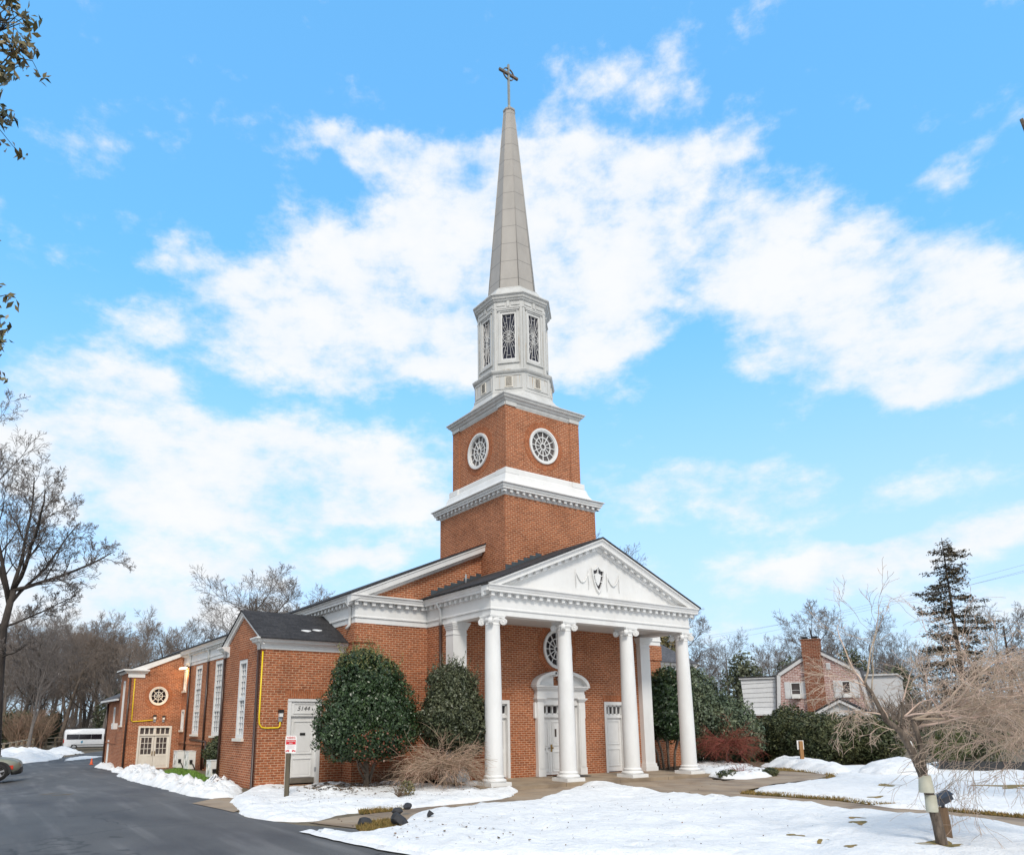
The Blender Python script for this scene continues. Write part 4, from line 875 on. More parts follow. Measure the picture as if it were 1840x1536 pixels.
m = MB(); oct_sweep(m, [(1.60, 19.96), (1.42, 20.02), (1.22, 20.42), (1.16, 20.44), (1.16, 20.52), (1.05, 20.60)]); part('spire_base', m, M['lantern'])
m = MB(); NS = 1
rg = [octp(1.03), octp(.25)]
for k in range(8):
    j = (k+1) % 8; a, b = rg[0][k], rg[0][j]; c, d = rg[1][j], rg[1][k]
    m.face([(*a, 20.58), (*b, 20.58), (*c, 30.6), (*d, 30.6)], [(0, 20.7), (1, 20.7), (1, 30.6), (0, 30.6)])
spire = part('spire', m, M['spire'])
m = MB(); oct_sweep(m, [(.27, 30.56), (.285, 30.6), (.285, 30.66), (.2, 30.74), (.0, 30.8)]); 
part('spire_cap', m, M['spire'], spire)
m = MB()
for k in range(8):
    m.tube([(*rg[0][k], 20.58), (*rg[1][k], 30.58)], [.022, .016], 5)
part('spire_rib', m, M['spire'], spire)
m = MB(); m.box(CX-.045, CX+.045, CY-.045, CY+.045, 30.9, 33.36); m.lathe([(.14, 30.72), (.10, 30.86), (.06, 31.0)], (CX, CY, 0), 10)
cr = part('cross', m, M['steel'])
m = MB(); m.box(CX-.56, CX+.56, CY-.05, CY+.05, 32.76, 32.87); part('cross_arm', m, M['bronze'], cr)
m = MB(); Fc = Fr((CX, CY), (1, 0)); m.ring(Fc, 0, 32.815, .30, .335, -.03, .03, 28); part('cross_ring', m, M['bronze'], cr)
# rust streaks under the ledges of the lantern
m = MB(); rnd = random.Random(4)
def streak(F, u, z1, z0, w, n): m.face([F(u-w, z1, n), F(u+w, z1, n), F(u+w*.5, z1-(z1-z0)*.6, n), F(u+w*.1, z0, n), F(u-w*.6, z1-(z1-z0)*.5, n)])
for k in (4, 5, 6):
    F = octF(k, LA)
    for _ in range(3): u = math.copysign(rnd.uniform(.43, hwl-.11), rnd.uniform(-1, 1)); streak(F, u, rnd.uniform(17.0, 18.6), rnd.uniform(16.45, 16.6), .010, .0325)
    F = octF(k, 1.62)
    for _ in range(4): u = math.copysign(rnd.uniform(.22, .50), rnd.uniform(-1, 1)); streak(F, u, 16.09, rnd.uniform(15.45, 15.8), .016, .004)
    F = octF(k, 1.73)
    for _ in range(3): u = rnd.uniform(-.6, .6); streak(F, u, 16.338, 16.302, .07, .003)
part('rust_stain', m, M['rust'])['kind'] = 'stuff'
# --- side wings (left one in view, its twin on the right)
def wing(x0, x1, mirror=False):
    y0, y1, ym = 4.58, 8.67, 6.625; zf = lambda y: 4.60+(min(y, 2*ym-y)-(y0-.32))*.50
    WF = Fr((0, y0), (1, 0)); xe = x0 if not mirror else x1
    SF = Fr((x0, 0), (0, -1)) if not mirror else Fr((x1, 0), (0, 1)); sgn = -1 if not mirror else 1
    uu = lambda y: sgn*y
    m = MB(); win = (uu(6.50)-.46, uu(6.50)+.46, 1.42, 4.08) if not mirror else (5.9, 6.9, 1.42, 4.08)
    dr = [(-5.05, -3.88, -.05, 2.70)] if not mirror else []
    m.wall(WF, x0, x1, -.6, 4.7, dr, (), .16)
    lo, hi = sorted((uu(y0), uu(y1))); m.wall(SF, lo, hi, -.6, 4.62, [win], (), .14)
    m.face([SF(lo, 4.62), SF(hi, 4.62), SF(hi, zf(y0)-.03), SF((lo+hi)/2, zf(ym)-.03), SF(lo, zf(y0)-.03)])
    m.wall(Fr((0, y1), (-1, 0)), -x1, -x0, -.6, 4.7)
    part('wing_wall', m, M['brick'])
    rect_window(SF, *win, 3, 6, cas=.13, splits=((win[2]+win[3])/2,), rec=.13, proud=-.01, glass='glass_pale')
    jack_arch(SF, win[0], win[1], 4.09, 4.40, .10)
    for yy, F in ((y0, WF), (y1, Fr((0, y1), (-1, 0)))):
        m = MB(); pr = [(0, 4.30), (.025, 4.30), (.025, 4.44), (.06, 4.46), (.10, 4.50), (.20, 4.52), (.22, 4.58), (.29, 4.62), (.29, 4.66), (-.02, 4.69)]
        pth = [(x0, yy+.42 if yy == y0 else yy-.35), (x0, yy), (x1, yy)] if yy == y0 else [(x1, yy), (x0, yy), (x0, yy-.42)]
        if mirror: pth = [(x0, yy), (x1, yy), (x1, yy+.42)] if yy == y0 else [(x1, yy-.42), (x1, yy), (x0, yy)]
        m.sweep(pth, pr)
        e = pth[0] if (yy == y0) != mirror else pth[-1]
        ex = x0 if not mirror else x1; sg = -1 if not mirror else 1
        m.face([(ex+sg*o_, e[1], z) for o_, z in pr])
        part('wing_cornice', m, M['white'])
    m = MB()
    prof = [(-.02, 0), (.13, 0), (.13, -.05), (.09, -.07), (.07, -.17), (0, -.18)]
    for ya, yb in ((y0-.30, ym), (ym, y1+.30)):
        for i in range(len(prof)-1): (n0, d0), (n1, d1) = prof[i], prof[i+1]; m.face([SF(uu(ya), zf(ya)+d0, n0), SF(uu(yb), zf(yb)+d0, n0), SF(uu(yb), zf(yb)+d1, n1), SF(uu(ya), zf(ya)+d1, n1)])
    part('wing_rake', m, M['white'])
    m = MB(); a, b = (x0-.16, x1) if not mirror else (x0, x1+.16)
    for ya, yb in ((y0-.33, ym), (ym, y1+.33)):
        za, zb = zf(ya)+.01, zf(yb)+.01
        m.hexa([(a, ya, za), (b, ya, za), (b, yb, zb), (a, yb, zb), (a, ya, za+.045), (b, ya, za+.045), (b, yb, zb+.045), (a, yb, zb+.045)])
    part('wing_roof', m, M['shingle'] if not mirror else M['shingle_grey'])
    return WF, SF, zf
WF, SF, wzf = wing(-6.01, A0-.002)
wing(A1+.002, 15.1, True)
# side door with its number
m = MB(); a, b = -5.05, -3.88
m.fbox(WF, a, a+.12, -.05, 2.70, -.16, .03); m.fbox(WF, b-.12, b, -.05, 2.70, -.16, .03); m.fbox(WF, a+.12, b-.12, 2.14, 2.70, -.16, -.01)
m.fbox(WF, a, b, 2.62, 2.70, .03, .05)
for q in ((a+.2, b-.2, 2.22, 2.25), (a+.2, b-.2, 2.53, 2.56), (a+.2, a+.23, 2.25, 2.53), (b-.23, b-.2, 2.25, 2.53)): m.fbox(WF, *q, -.01, .015)
part('door_frame', m, M['white'])
dr = panel_door(WF, a+.12, b-.12, .0, 2.14, [(.13, .87, .43, .93), (.13, .87, .09, .37)], n=-.09)
m = MB(); m.fbox(WF, a+.13, b-.13, .0, .17, -.089, -.075); part('kick_plate', m, M['kick'], dr)
m = MB(); m.fbox(WF, -4.56, -4.38, 1.52, 1.60, -.089, -.06); part('letter_plate', m, M['black'], dr)
m = MB(); m.tube([WF(a+.18, 1.05, -.085), WF(a+.18, 1.04, -.02), WF(a+.18, .84, -.02), WF(a+.18, .82, -.085)], .013, 6); part('handle', m, M['black'], dr)
for z in (.35, 1.15): m = MB(); m.fbox(WF, b-.135, b-.11, z, z+.14, -.07, .032); part('hinge', m, M['grey_metal'], dr)
text_obj('house_number', '5144', WF, -4.50, 2.385, -.006, .20, M['black'], CH, shear=.25, wx=1.08)
jack_arch(WF, a, b, 2.71, 2.97, .14)
m = MB(); m.fbox(WF, a-.05, b+.05, -.22, -.05, 0, .35); part('door_step', m, M['concrete'])
# wall lamp with the yellow cable
def wall_lamp(F, u, z, s=1.0):
    m = MB(); m.fbox(F, u-.06*s, u+.06*s, z-.15*s, z+.0, 0, .06*s); l = part('wall_lamp', m, M['grey_metal'])
    c = MB(); c.fpoly(F, [(u-.085*s, z+.13*s), (u+.085*s, z+.13*s), (u+.07*s, z+.23*s), (u-.07*s, z+.23*s)], .0, .15*s); part('lamp_cap', c, M['black'], l)
    g = MB(); g.fbox(F, u-.06*s, u+.06*s, z+.0, z+.13*s, .01, .12*s); part('lamp_glass', g, M['sign_white'], l)
wall_lamp(WF, -5.29, 2.12, 1.0)
m = MB(); pts = [WF(-5.29, 1.99, .03), WF(-5.29, 1.82, .03), WF(-5.35, 1.775, .03), WF(-5.75, 1.765, .03), WF(-5.90, 1.79, .03), WF(-5.97, 1.90, .03), WF(-5.99, 2.1, .03), WF(-5.985, 4.22, .03)]
m.tube(pts, .025, 8); part('yellow_cable', m, M['yellow'])
def downspout(pts, r=.052, top=None, mat='gutter_brown'):
    m = MB(); m.tube(pts, r, 8, True); d = part('downspout', m, M[mat])
    if top:
        m = MB(); m.tube(top, r*1.02, 8); part('spout_elbow', m, M['white'], d)
downspout([SF(-4.66, 4.3, .07), SF(-4.66, -.15, .07), SF(-4.6, -.28, .18)], .05, [SF(-4.66, 4.60, .2), SF(-4.66, 4.52, .08), SF(-4.66, 4.28, .07)])
downspout([SF(-8.60, 4.3, .07), SF(-8.60, -.3, .07)], .05, [SF(-8.60, 4.60, .2), SF(-8.60, 4.52, .08), SF(-8.60, 4.28, .07)])
downspout([PORL(-2.78, 5.28, .06), PORL(-2.78, -.1, .06)], .055, [PORL(-2.78, 6.05, .22), PORL(-2.78, 5.98, .20), PORL(-2.78, 5.80, .08), PORL(-2.78, 5.27, .07)])
m = MB(); m.tube([NAVL(-4.15, 6.05, .24), NAVL(-4.15, 5.98, .20), NAVL(-4.15, 5.84, .08), NAVL(-4.15, 5.25, .07), NAVL(-4.25, 5.10, .16)], .055, 8); part('downspout', m, M['white'])
for y in (26.6, 22.55, 18.5): downspout([NAVL(-y, 5.28, .07), NAVL(-y, -.5, .07)], .06, [NAVL(-y, 6.0, .2), NAVL(-y, 5.84, .08), NAVL(-y, 5.27, .07)])
# --- rear transept with the round window
TY = 28.43; TFm = Fr((0, TY), (1, 0)); X0 = -6.15; TL = Fr((X0, 0), (0, -1)); TEND = 30.7
zt = lambda x: 4.92+(x-X0)*.40
m = MB(); m.wall(TFm, X0, A0, -1.2, 4.9, [(-5.36, -3.50, -.62, 1.80)], [(-4.40, 3.56, .54, 1.03)], .14)
m.face([TFm(X0, 4.9), TFm(A0, 4.9), TFm(A0, zt(A0)), TFm(X0, zt(X0))])
m.wall(TL, -TEND, -TY, -1.2, 5.0, [(-29.75, -29.15, 1.85, 4.45)], (), .12); m.wall(Fr((0, TEND), (-1, 0)), -A0, -X0, -1.2, 5)
part('transept_wall', m, M['brick'])
rect_window(TL, -29.75, -29.15, 1.85, 4.45, 2, 5, cas=.12)
round_window(TFm, -4.40, 3.56, .54, 1.03, 8, (.55,), 'glass', .24, 'cream', inner_from=.0, cas=.24)
m = MB(); m.fbox(TFm, X0-.02, -5.25, 4.62, 4.86, .0, .05)
for i, e in enumerate((.08, .16, .26)): m.fbox(TFm, X0-.06-e, -5.15+e*.4, 4.86+i*.075, 4.935+i*.075, -2.3, e)
m.fpoly(TFm, [(X0-.25, zt(X0)+.02), (A0+.0, zt(A0)+.12), (A0, zt(A0)-.10), (X0+.9, zt(X0)+.16)], -.02, .10)
part('transept_cornice', m, M['white'])
m = MB(); m.hexa([(X0-.35, TY-.12, zt(X0)+.02), (A0, TY-.12, zt(A0)+.13), (A0, TEND+.3, zt(A0)+.13), (X0-.35, TEND+.3, zt(X0)+.02), (X0-.35, TY-.12, zt(X0)+.07), (A0, TY-.12, zt(A0)+.18), (A0, TEND+.3, zt(A0)+.18), (X0-.35, TEND+.3, zt(X0)+.07)]); part('transept_roof', m, M['shingle'])
m = MB(); m.fbox(TFm, X0, A0, .80, .90, 0, .04); m.fbox(TFm, X0, A0, 4.30, 4.36, 0, .03) if False else None
m = MB(); a, b, z0 = -5.36, -3.50, -.62
m.fbox(TFm, a, a+.10, z0, 1.80, -.14, .03); m.fbox(TFm, b-.10, b, z0, 1.80, -.14, .03); m.fbox(TFm, a+.1, b-.1, 1.70, 1.80, -.14, .03); m.fbox(TFm, a+.1, b-.1, 1.25, 1.34, -.14, .0)
mid = (a+b)/2; m.fbox(TFm, mid-.05, mid+.05, 1.34, 1.70, -.14, 0)
for s0, s1 in ((a+.1, mid-.05), (mid+.05, b-.1)):
    for i in range(0, 4): u = s0+(s1-s0)*i/3; m.fbox(TFm, u-.03, u+.03, 1.34, 1.70, -.10, -.04)
dfr = part('double_door_frame', m, M['cream']); g = MB(); g.face([TFm(a+.1, 1.34, -.09), TFm(b-.1, 1.34, -.09), TFm(b-.1, 1.70, -.09), TFm(a+.1, 1.70, -.09)]); part('pane', g, M['glass_dim'], dfr)
for s0, s1, hb in ((a+.1, mid-.008, 1), (mid+.008, b-.1, 0)):
    m = MB(); W_ = s1-s0; z1 = 1.25
    for q in ((s0, s0+.12, z0, z1), (s1-.12, s1, z0, z1), (s0+.12, s1-.12, z1-.12, z1), (s0+.12, s1-.12, z0, z0+.80)): m.fbox(TFm, *q, -.11, -.06)
    for i in (1, 2): u = s0+.12+(W_-.24)*i/3; m.fbox(TFm, u-.016, u+.016, z0+.80, z1-.12, -.10, -.065)
    for i in (1, 2): z = z0+.80+(z1-.92-z0)*i/3; m.fbox(TFm, s0+.12, s1-.12, z-.016, z+.016, -.10, -.066)
    for i in (0, 1):
        A = s0+.1+(W_-.2)*i/2+.03; B = s0+.1+(W_-.2)*(i+1)/2-.03
        for q in ((A, B, z0+.68, z0+.70), (A, B, z0+.14, z0+.16), (A, A+.02, z0+.16, z0+.68), (B-.02, B, z0+.16, z0+.68)): m.fbox(TFm, *q, -.06, -.045)
    dd = part('door', m, M['cream']); g = MB(); g.face([TFm(s0+.12, z0+.8, -.095), TFm(s1-.12, z0+.8, -.095), TFm(s1-.12, z1-.12, -.095), TFm(s0+.12, z1-.12, -.095)]); part('pane', g, M['glass_dim'], dd)
    m = MB(); u = s1-.06 if hb else s0+.06; m.fbox(TFm, u-.02, u+.02, z0+.72, z0+.98, -.06, -.02); part('handle', m, M['brass'], dd)
wall_lamp(TFm, -4.52, 2.20, 1.1); wall_lamp(TFm, -4.02, 2.18, 1.0)
m = MB(); m.tube([TFm(-4.52, 2.15, .03), TFm(-5.1, 2.10, .03), TFm(-5.70, 2.06, .03), TFm(-5.78, 2.10, .03), TFm(-5.80, 4.55, .03)], .03, 6); part('yellow_cable', m, M['yellow'])
downspout([TFm(X0+.10, 4.6, .07), TFm(X0+.10, -.7, .07)], .06)
# floodlight under the eave beside the transept, lit
m = MB(); m.fbox(NAVL, -27.55, -27.25, 5.22, 5.34, .0, .10); fl = part('floodlight', m, M['black']); m = MB(); m.hexa([NAVL(-27.9, 5.12, .42), NAVL(-27.2, 5.12, .42), NAVL(-27.2, 5.16, .1), NAVL(-27.9, 5.16, .1), NAVL(-27.9, 5.24, .42), NAVL(-27.2, 5.24, .42), NAVL(-27.2, 5.26, .1), NAVL(-27.9, 5.26, .1)]); part('lamp_glass', m, M['glow'], fl)
for loc, e, c in (((-3.32, 27.3, 4.98), 26, (1, .66, .30)), ((-4.3, 27.7, 2.75), 12, (1, .62, .25))):
    pl = bpy.data.lights.new('lamp_light', 'POINT'); pl.energy = e; pl.color = c; pl.shadow_soft_size = .12; po = bpy.data.objects.new('lamp_light', pl); COL.objects.link(po); po.location = loc; po.parent = CH; po.matrix_parent_inverse = parent_inv(CH)
# --- low annex behind the transept
AX = -5.85; AL = Fr((AX, 0), (0, -1))
m = MB(); m.wall(AL, -37.2, -TEND, -1.6, 3.45, [(-32.2, -31.6, 1.9, 3.2), (-34.6, -34.0, 1.9, 3.0), (-36, -35.4, -.6, .9)], (), .12); m.wall(Fr((0, TEND+.01), (1, 0)), AX, A0, -1.2, 3.45)
m.fbox(AL, -37.2, -31, .70, .78, 0, .04); part('annex_wall', m, M['brick'])
for q in ((-32.2, -31.6, 1.9, 3.2), (-34.6, -34.0, 1.9, 3.0), (-36, -35.4, -.6, .9)): rect_window(AL, *q, 2, 2, cas=.1)
m = MB(); m.hexa([(AX-.45, TEND+.02, 3.42), (A0, TEND+.02, 4.9), (A0, 37.5, 4.9), (AX-.45, 37.5, 3.42), (AX-.45, TEND+.02, 3.50), (A0, TEND+.02, 4.98), (A0, 37.5, 4.98), (AX-.45, 37.5, 3.50)]); part('annex_roof', m, M['shingle_grey'])
m = MB(); m.box(AX-.48, AX-.36, TEND+.02, 37.5, 3.34, 3.45); part('annex_gutter', m, M['white'])
downspout([AL(-36.9, 3.3, .06), AL(-36.9, -1.0, .06)], .06)
m = MB(); m.fbox(AL, -32.25, -31.55, 1.62, 1.98, .0, .42); tag(m.build('air_conditioner', M['sign_white']), 'white window air conditioner on the brick annex by the transept', 'air conditioner')
# snow scraps on the wing roof
for k, (px_, py_) in enumerate(((534, 1126), (551, 1124))):
    m = MB(); y = 5.0+.12*k; x = -4.35+.45*k
    vs = [(x+.16*math.cos(t)*(1+.3*math.sin(3*t)), y+.06*math.sin(t), wzf(y+.06*math.sin(t))+.075) for t in np.linspace(0, 6.283, 14)[:-1]]; m.face(vs); low = [(a_, b_, c_-.03) for a_, b_, c_ in vs]
    for i in range(len(vs)): j = (i+1) % len(vs); m.face([vs[i], low[i], low[j], vs[j]])
    tag(m.build('snow_scrap', M['snow']), ('left small scrap of snow on the wing roof', 'right small scrap of snow on the wing roof')[k], 'snow', 'snow scraps on the roof')

# ------------------------------------------------------------------ plants
rt = _r0; fw = Vector((_f.x, _f.y, 0)).normalized()
def grow(out, p, d, L, r, lvl, P, rnd):
    n = P['seg'][lvl]; pts = [p.copy()]; rad = [r]; step = L/n; q = p.copy(); d = d.normalized()
    for i in range(n):
        d = (d+Vector((rnd.gauss(0, 1), rnd.gauss(0, 1), rnd.gauss(0, 1)))*P['wig'][lvl]+Vector((0, 0, 1))*P['trop'][lvl]*(1 if lvl else 1)).normalized()
        q = q+d*step; pts.append(q.copy()); rad.append(max(P['rmin'], r*(1-(1-P['tip'][lvl])*(i+1)/n)))
    out[lvl].append((pts, rad))
    if lvl+1 >= len(P['seg']): return
    k = P['kids'][lvl]; k = k if isinstance(k, int) else rnd.randint(*k); ph = rnd.uniform(0, 6.28)
    for c in range(k):
        t = P['t0'][lvl]+(1-P['t0'][lvl])*((c+rnd.random())/k); f = t*n; i = min(n-1, int(f)); pos = pts[i].lerp(pts[i+1], f-i); dd = (pts[i+1]-pts[i]).normalized()
        ph += 2.4+rnd.uniform(-.5, .5); a = R(P['ang'][lvl]+rnd.uniform(-14, 14)); o = dd.orthogonal().normalized(); side = o*math.cos(ph)+dd.cross(o)*math.sin(ph)
        nd_ = dd*math.cos(a)+side*math.sin(a); rr = (rad[i]+(rad[i+1]-rad[i])*(f-i))*P['rr'][lvl]*rnd.uniform(.75, 1)
        grow(out, pos, nd_, L*P['lr'][lvl]*rnd.uniform(.65, 1.15)*(1-.45*(t-P['t0'][lvl])/(1.001-P['t0'][lvl])*P.get('cone', 1)), max(P['rmin'], rr), lvl+1, P, rnd)
def tree(name, label, cat, loc, seed, P, h, r, mats=('bark_far', 'twig'), group=None, lean=(0, 0), trunk_lv=1, start=None):
    rnd = random.Random(seed); out = [[] for _ in P['seg']]
    root = thing(name, label, cat, loc, 0, group)
    for st_, dr_, L_, r_ in (start or [(Vector((0, 0, -.1)), Vector((lean[0], lean[1], 1)), h, r)]): grow(out, st_, dr_, L_, r_, 0, P, rnd)
    sides = P.get('sides', [8, 5, 4, 3, 3, 3])
    for nm, lv, mt in (('trunk', range(0, trunk_lv+1), mats[0]), ('crown', range(trunk_lv+1, len(out)), mats[1])):
        m = MB()
        for l in lv:
            for pts, rad in out[l]: m.tube(pts, rad, sides[l], True, l == 0)
        fast_build(nm, m, M[mt], root)
    return root
def fast_build(name, m, mat, parent):
    me = bpy.data.meshes.new(name); me.from_pydata(m.v, [], m.f); me.polygons.foreach_set('use_smooth', m.sm); me.materials.append(mat); me.update()
    o = bpy.data.objects.new(name, me); COL.objects.link(o); o.parent = parent; return o
def leaves_obj(name, C, Nn, size, mat, parent, asp=.5, rng=None, jit=.7, fold=.25):
    rng = rng or np.random.default_rng(1); C = np.asarray(C, float); n = len(C)
    Nn = np.asarray(Nn, float)+rng.normal(0, jit, (n, 3)); Nn /= np.linalg.norm(Nn, axis=1)[:, None]+1e-9
    t = rng.normal(0, 1, (n, 3)); t -= (t*Nn).sum(1)[:, None]*Nn; t /= np.linalg.norm(t, axis=1)[:, None]+1e-9
    b = np.cross(Nn, t); s = size*rng.uniform(.6, 1.3, (n, 1))
    V = np.stack([C-t*s, C+b*s*asp+Nn*s*fold, C+t*s, C-b*s*asp+Nn*s*fold], 1).reshape(-1, 3)
    me = bpy.data.meshes.new(name); me.vertices.add(4*n); me.vertices.foreach_set('co', V.ravel()); me.loops.add(4*n); me.loops.foreach_set('vertex_index', np.arange(4*n, dtype=np.int32))
    me.polygons.add(n); me.polygons.foreach_set('loop_start', np.arange(0, 4*n, 4, dtype=np.int32)); me.update(calc_edges=True); me.materials.append(mat)
    o = bpy.data.objects.new(name, me); COL.objects.link(o); o.parent = parent; return o
def blob_points(rng, n, lobes, shell=.55):
    """leaf spots in a set of ellipsoids (c, r), kept near their skins and clumped, none deep inside"""
    C = []; N = []; w = np.array([r[0]*r[1]*r[2] for _, r in lobes])**.67; w /= w.sum(); per = rng.multinomial(n, w)
    for (c, r), k in zip(lobes, per):
        d = rng.normal(0, 1, (k, 3)); d /= np.linalg.norm(d, axis=1)[:, None]
        lump = np.array([1+.24*noise.noise(Vector(x)*2.6+Vector(c))+.16*noise.noise(Vector(x)*6.5+Vector(c)*3) for x in d])
        q = (1-shell*rng.random(k)**2.2)*lump
        C.append(np.array(c)+d*np.array(r)*q[:, None]); N.append(d/np.array(r))
    C = np.concatenate(C); N = np.concatenate(N); N /= np.linalg.norm(N, axis=1)[:, None]; return C, N
def shrub(name, label, cat, loc, lobes, n, size, mat, seed=1, stems=(), stem_mat='bark', group=None, asp=.5, shell=.5, jit=.7, tips=None, trunk_name='trunk', extra=None):
    root = thing(name, label, cat, loc, 0, group); rng = np.random.default_rng(seed); C, N = blob_points(rng, n, lobes, shell)
    C[:, 2] = np.maximum(C[:, 2], .03)
    leaves_obj('crown', C, N, size, M[mat], root, asp, rng, jit)
    if stems:
        m = MB()
        for pts, rad in stems: m.tube(pts, rad, 7)
        fast_build(trunk_name, m, M[stem_mat], root)
    if tips:
        num, mt, L = tips; C2 = []; N2 = []; rnd = random.Random(seed)
        idx = [i for i in np.argsort(-C[:, 2])[:max(50, n//7)]]
        for _ in range(num):
            p = Vector(C[rnd.choice(idx)]); d = Vector((rnd.gauss(0, .25), rnd.gauss(0, .25), 1)).normalized(); l = L*rnd.uniform(.4, 1.2)
            for j in range(int(l/.035)): C2.append(tuple(p+d*(j*.035)+Vector((rnd.gauss(0, .025), rnd.gauss(0, .025), 0)))); N2.append((rnd.gauss(0, 1), rnd.gauss(0, 1), .5))
        leaves_obj('new_shoots', C2, N2, size*.8, M[mt], root, .4, rng)
    if extra:
        lob, num, sz, mt, nm = extra; C3, N3 = blob_points(rng, num, lob, .2); leaves_obj(nm, C3, N3, sz, M[mt], root, .9, rng)['kind'] = 'stuff'
    return root
def V3(*a): return Vector(a)
b0 = G(664, 1401)
hx, hy = -1.75, 4.0-1.55
b0 = Vector((-3.40, 2.0, -.1))
shrub('holly_tree', 'big rounded dark holly with red berries beside the numbered side door', 'holly', b0,
      [((0, 0, 2.3), (1.55, 1.4, 1.35)), ((-.75, -.2, 1.75), (1.0, 1.0, .85)), ((.75, -.1, 1.9), (.95, .95, .9)), ((0, .0, 3.2), (1.15, 1.05, .95)), ((-.1, -.3, 1.6), (1.2, .9, .7)), ((-.3, 0, 3.75), (.7, .65, .5))], 62000, .047, 'holly', 3,
      [([V3(0, 0, -.05), V3(.02, 0, .5), V3(-.05, .05, 1.2), V3(0, 0, 2.4)], [.10, .085, .07, .04]), ([V3(.02, 0, .45), V3(-.3, -.1, .85), V3(-.5, -.1, 1.5)], [.05, .045, .03]), ([V3(.1, 0, .2), V3(.3, .1, .7), V3(.55, 0, 1.5)], [.06, .05, .03]), ([V3(-.05, 0, .3), V3(-.35, -.2, .65), V3(-.5, -.3, 1.2)], [.035, .03, .02])],
      tips=(330, 'holly_tip', .5), extra=([((-.15, -1.15, 1.35), (.95, .45, .55))], 330, .030, 'berry', 'berries'))
b1 = Vector((-.85, .95, -.1))
shrub('osmanthus_bush', 'grey green false holly bush spilling against the leftmost column', 'bush', b1,
      [((-.05, 0, 2.3), (1.0, .9, 1.0)), ((.45, -.15, 1.95), (.72, .75, .9)), ((-.45, .1, 2.05), (.72, .7, .9)), ((-.05, .05, 3.1), (.85, .72, .72)), ((.35, 0, 1.5), (.62, .6, .6))], 36000, .048, 'osmanthus', 5,
      [([V3(.05, 0, -.05), V3(.0, 0, .7), V3(0, 0, 2.2)], [.06, .05, .03]), ([V3(.0, 0, .3), V3(.4, 0, 1.0), V3(.5, 0, 1.6)], [.04, .035, .02])], tips=(200, 'osmanthus', .6), jit=.9)
# twiggy shrubs
def twig_shrub(name, label, cat, loc, seed, nb, L, r, rise, droop, mat, trunk=None, trunk_mat='bark', spread=1.0, sub=7, zoff=0, squash=(1, 1)):
    root = thing(name, label, cat, loc); rnd = random.Random(seed); m = MB()
    for i in range(nb):
        a = rnd.uniform(0, 6.283); p = V3(0, 0, zoff); d = V3(math.cos(a)*spread*squash[0], math.sin(a)*spread*squash[1], rise*rnd.uniform(.4, 1.3)).normalized(); l = L*rnd.uniform(.55, 1.1); n = 7; pts = [p.copy()]; rad = [r]
        for k in range(n):
            d = (d+V3(rnd.gauss(0, .30), rnd.gauss(0, .30), rnd.gauss(0, .15)-droop)).normalized(); p = p+d*l/n; pts.append(p.copy()); rad.append(r*(1-.8*(k+1)/n))
        m.tube(pts, rad, 4)
        for s in range(sub):
            t = rnd.uniform(.25, .98)*n; k = min(n-1, int(t)); q = pts[k].lerp(pts[k+1], t-k); dd = (pts[k+1]-pts[k]).normalized(); dd = (dd+V3(rnd.gauss(0, .6), rnd.gauss(0, .6), rnd.gauss(0.05, .4))).normalized(); ll = L*rnd.uniform(.14, .34); sp_ = [q.copy()]
            for w in range(3): dd = (dd+V3(rnd.gauss(0, .15), rnd.gauss(0, .15), -droop*1.3)).normalized(); q = q+dd*ll/3; sp_.append(q.copy())
            m.tube(sp_, [r*.36, r*.3, r*.26, r*.2], 3)
    fast_build('crown', m, M[mat], root)
    if trunk:
        t = MB(); t.tube(trunk[0], trunk[1], 9); fast_build('trunk', t, M[trunk_mat], root)
    return root
twig_shrub('weeping_maple', 'bare tan weeping maple on a straight trunk in the snow', 'maple', G(793, 1420), 3, 190, 1.62, .013, .20, .06, 'twig_tan', ([V3(.01, 0, -.15), V3(0, 0, .3), V3(.02, 0, .62), V3(0, 0, .82)], [.075, .062, .066, .06]), sub=12, zoff=.78)
twig_shrub('bare_shrub', 'low bare tan shrub left of the weeping maple', 'shrub', G(700, 1408), 8, 70, 1.05, .012, 1.0, .09, 'twig_tan', sub=9)
for k, (q, lb) in enumerate((((716, 1437), 'low leafy brown plant poking through the snow before the maple'), ((890, 1413), 'small bare brown twigs in the snow at the leftmost column'))):
    twig_shrub('small_plant', lb, 'plant', G(*q, .08), 21+k, 26, .42, .008, 1.2, .05, 'leaf_litter', sub=6)
shrub('bed_plant', 'low leafy plant in the snow left of the maple trunk', 'plant', G(730, 1434, .05), [((0, 0, .2), (.25, .2, .2))], 160, .05, 'magnolia', 12)
twig_shrub('lace_maple', 'spreading red brown lace maple behind the rightmost column', 'maple', G(1310, 1377), 5, 150, 1.75, .014, .26, .07, 'twig_red', ([V3(0, 0, -.1), V3(-.1, 0, .4), V3(.05, 0, .95)], [.07, .06, .05]), 'bark_dark', sub=14, zoff=1.0)
for i, (q, lb) in enumerate((((1330, 1396), 'red leafed nandina in the snowy bed, nearest the walk'), ((1352, 1385), 'tan dry shrub behind the nandina in the snowy bed'))):
    twig_shrub('bed_shrub', lb, 'shrub', G(*q, .05), 41+i, 34, .55, .009, 1.2, .05, ('twig_red', 'brush')[i], sub=7)
for i, (q, lb) in enumerate((((1310, 1397), 'green ground cover tuft at the left of the snowy bed front'), ((1385, 1393), 'round green tuft at the tip of the snowy bed by the walk'))):
    shrub('ground_tuft', lb, 'plant', G(*q), [((0, 0, .12), (.55 if i == 0 else .3, .28, .16))], 700, .05, 'yew', 51+i, group='green tufts edging the bed')
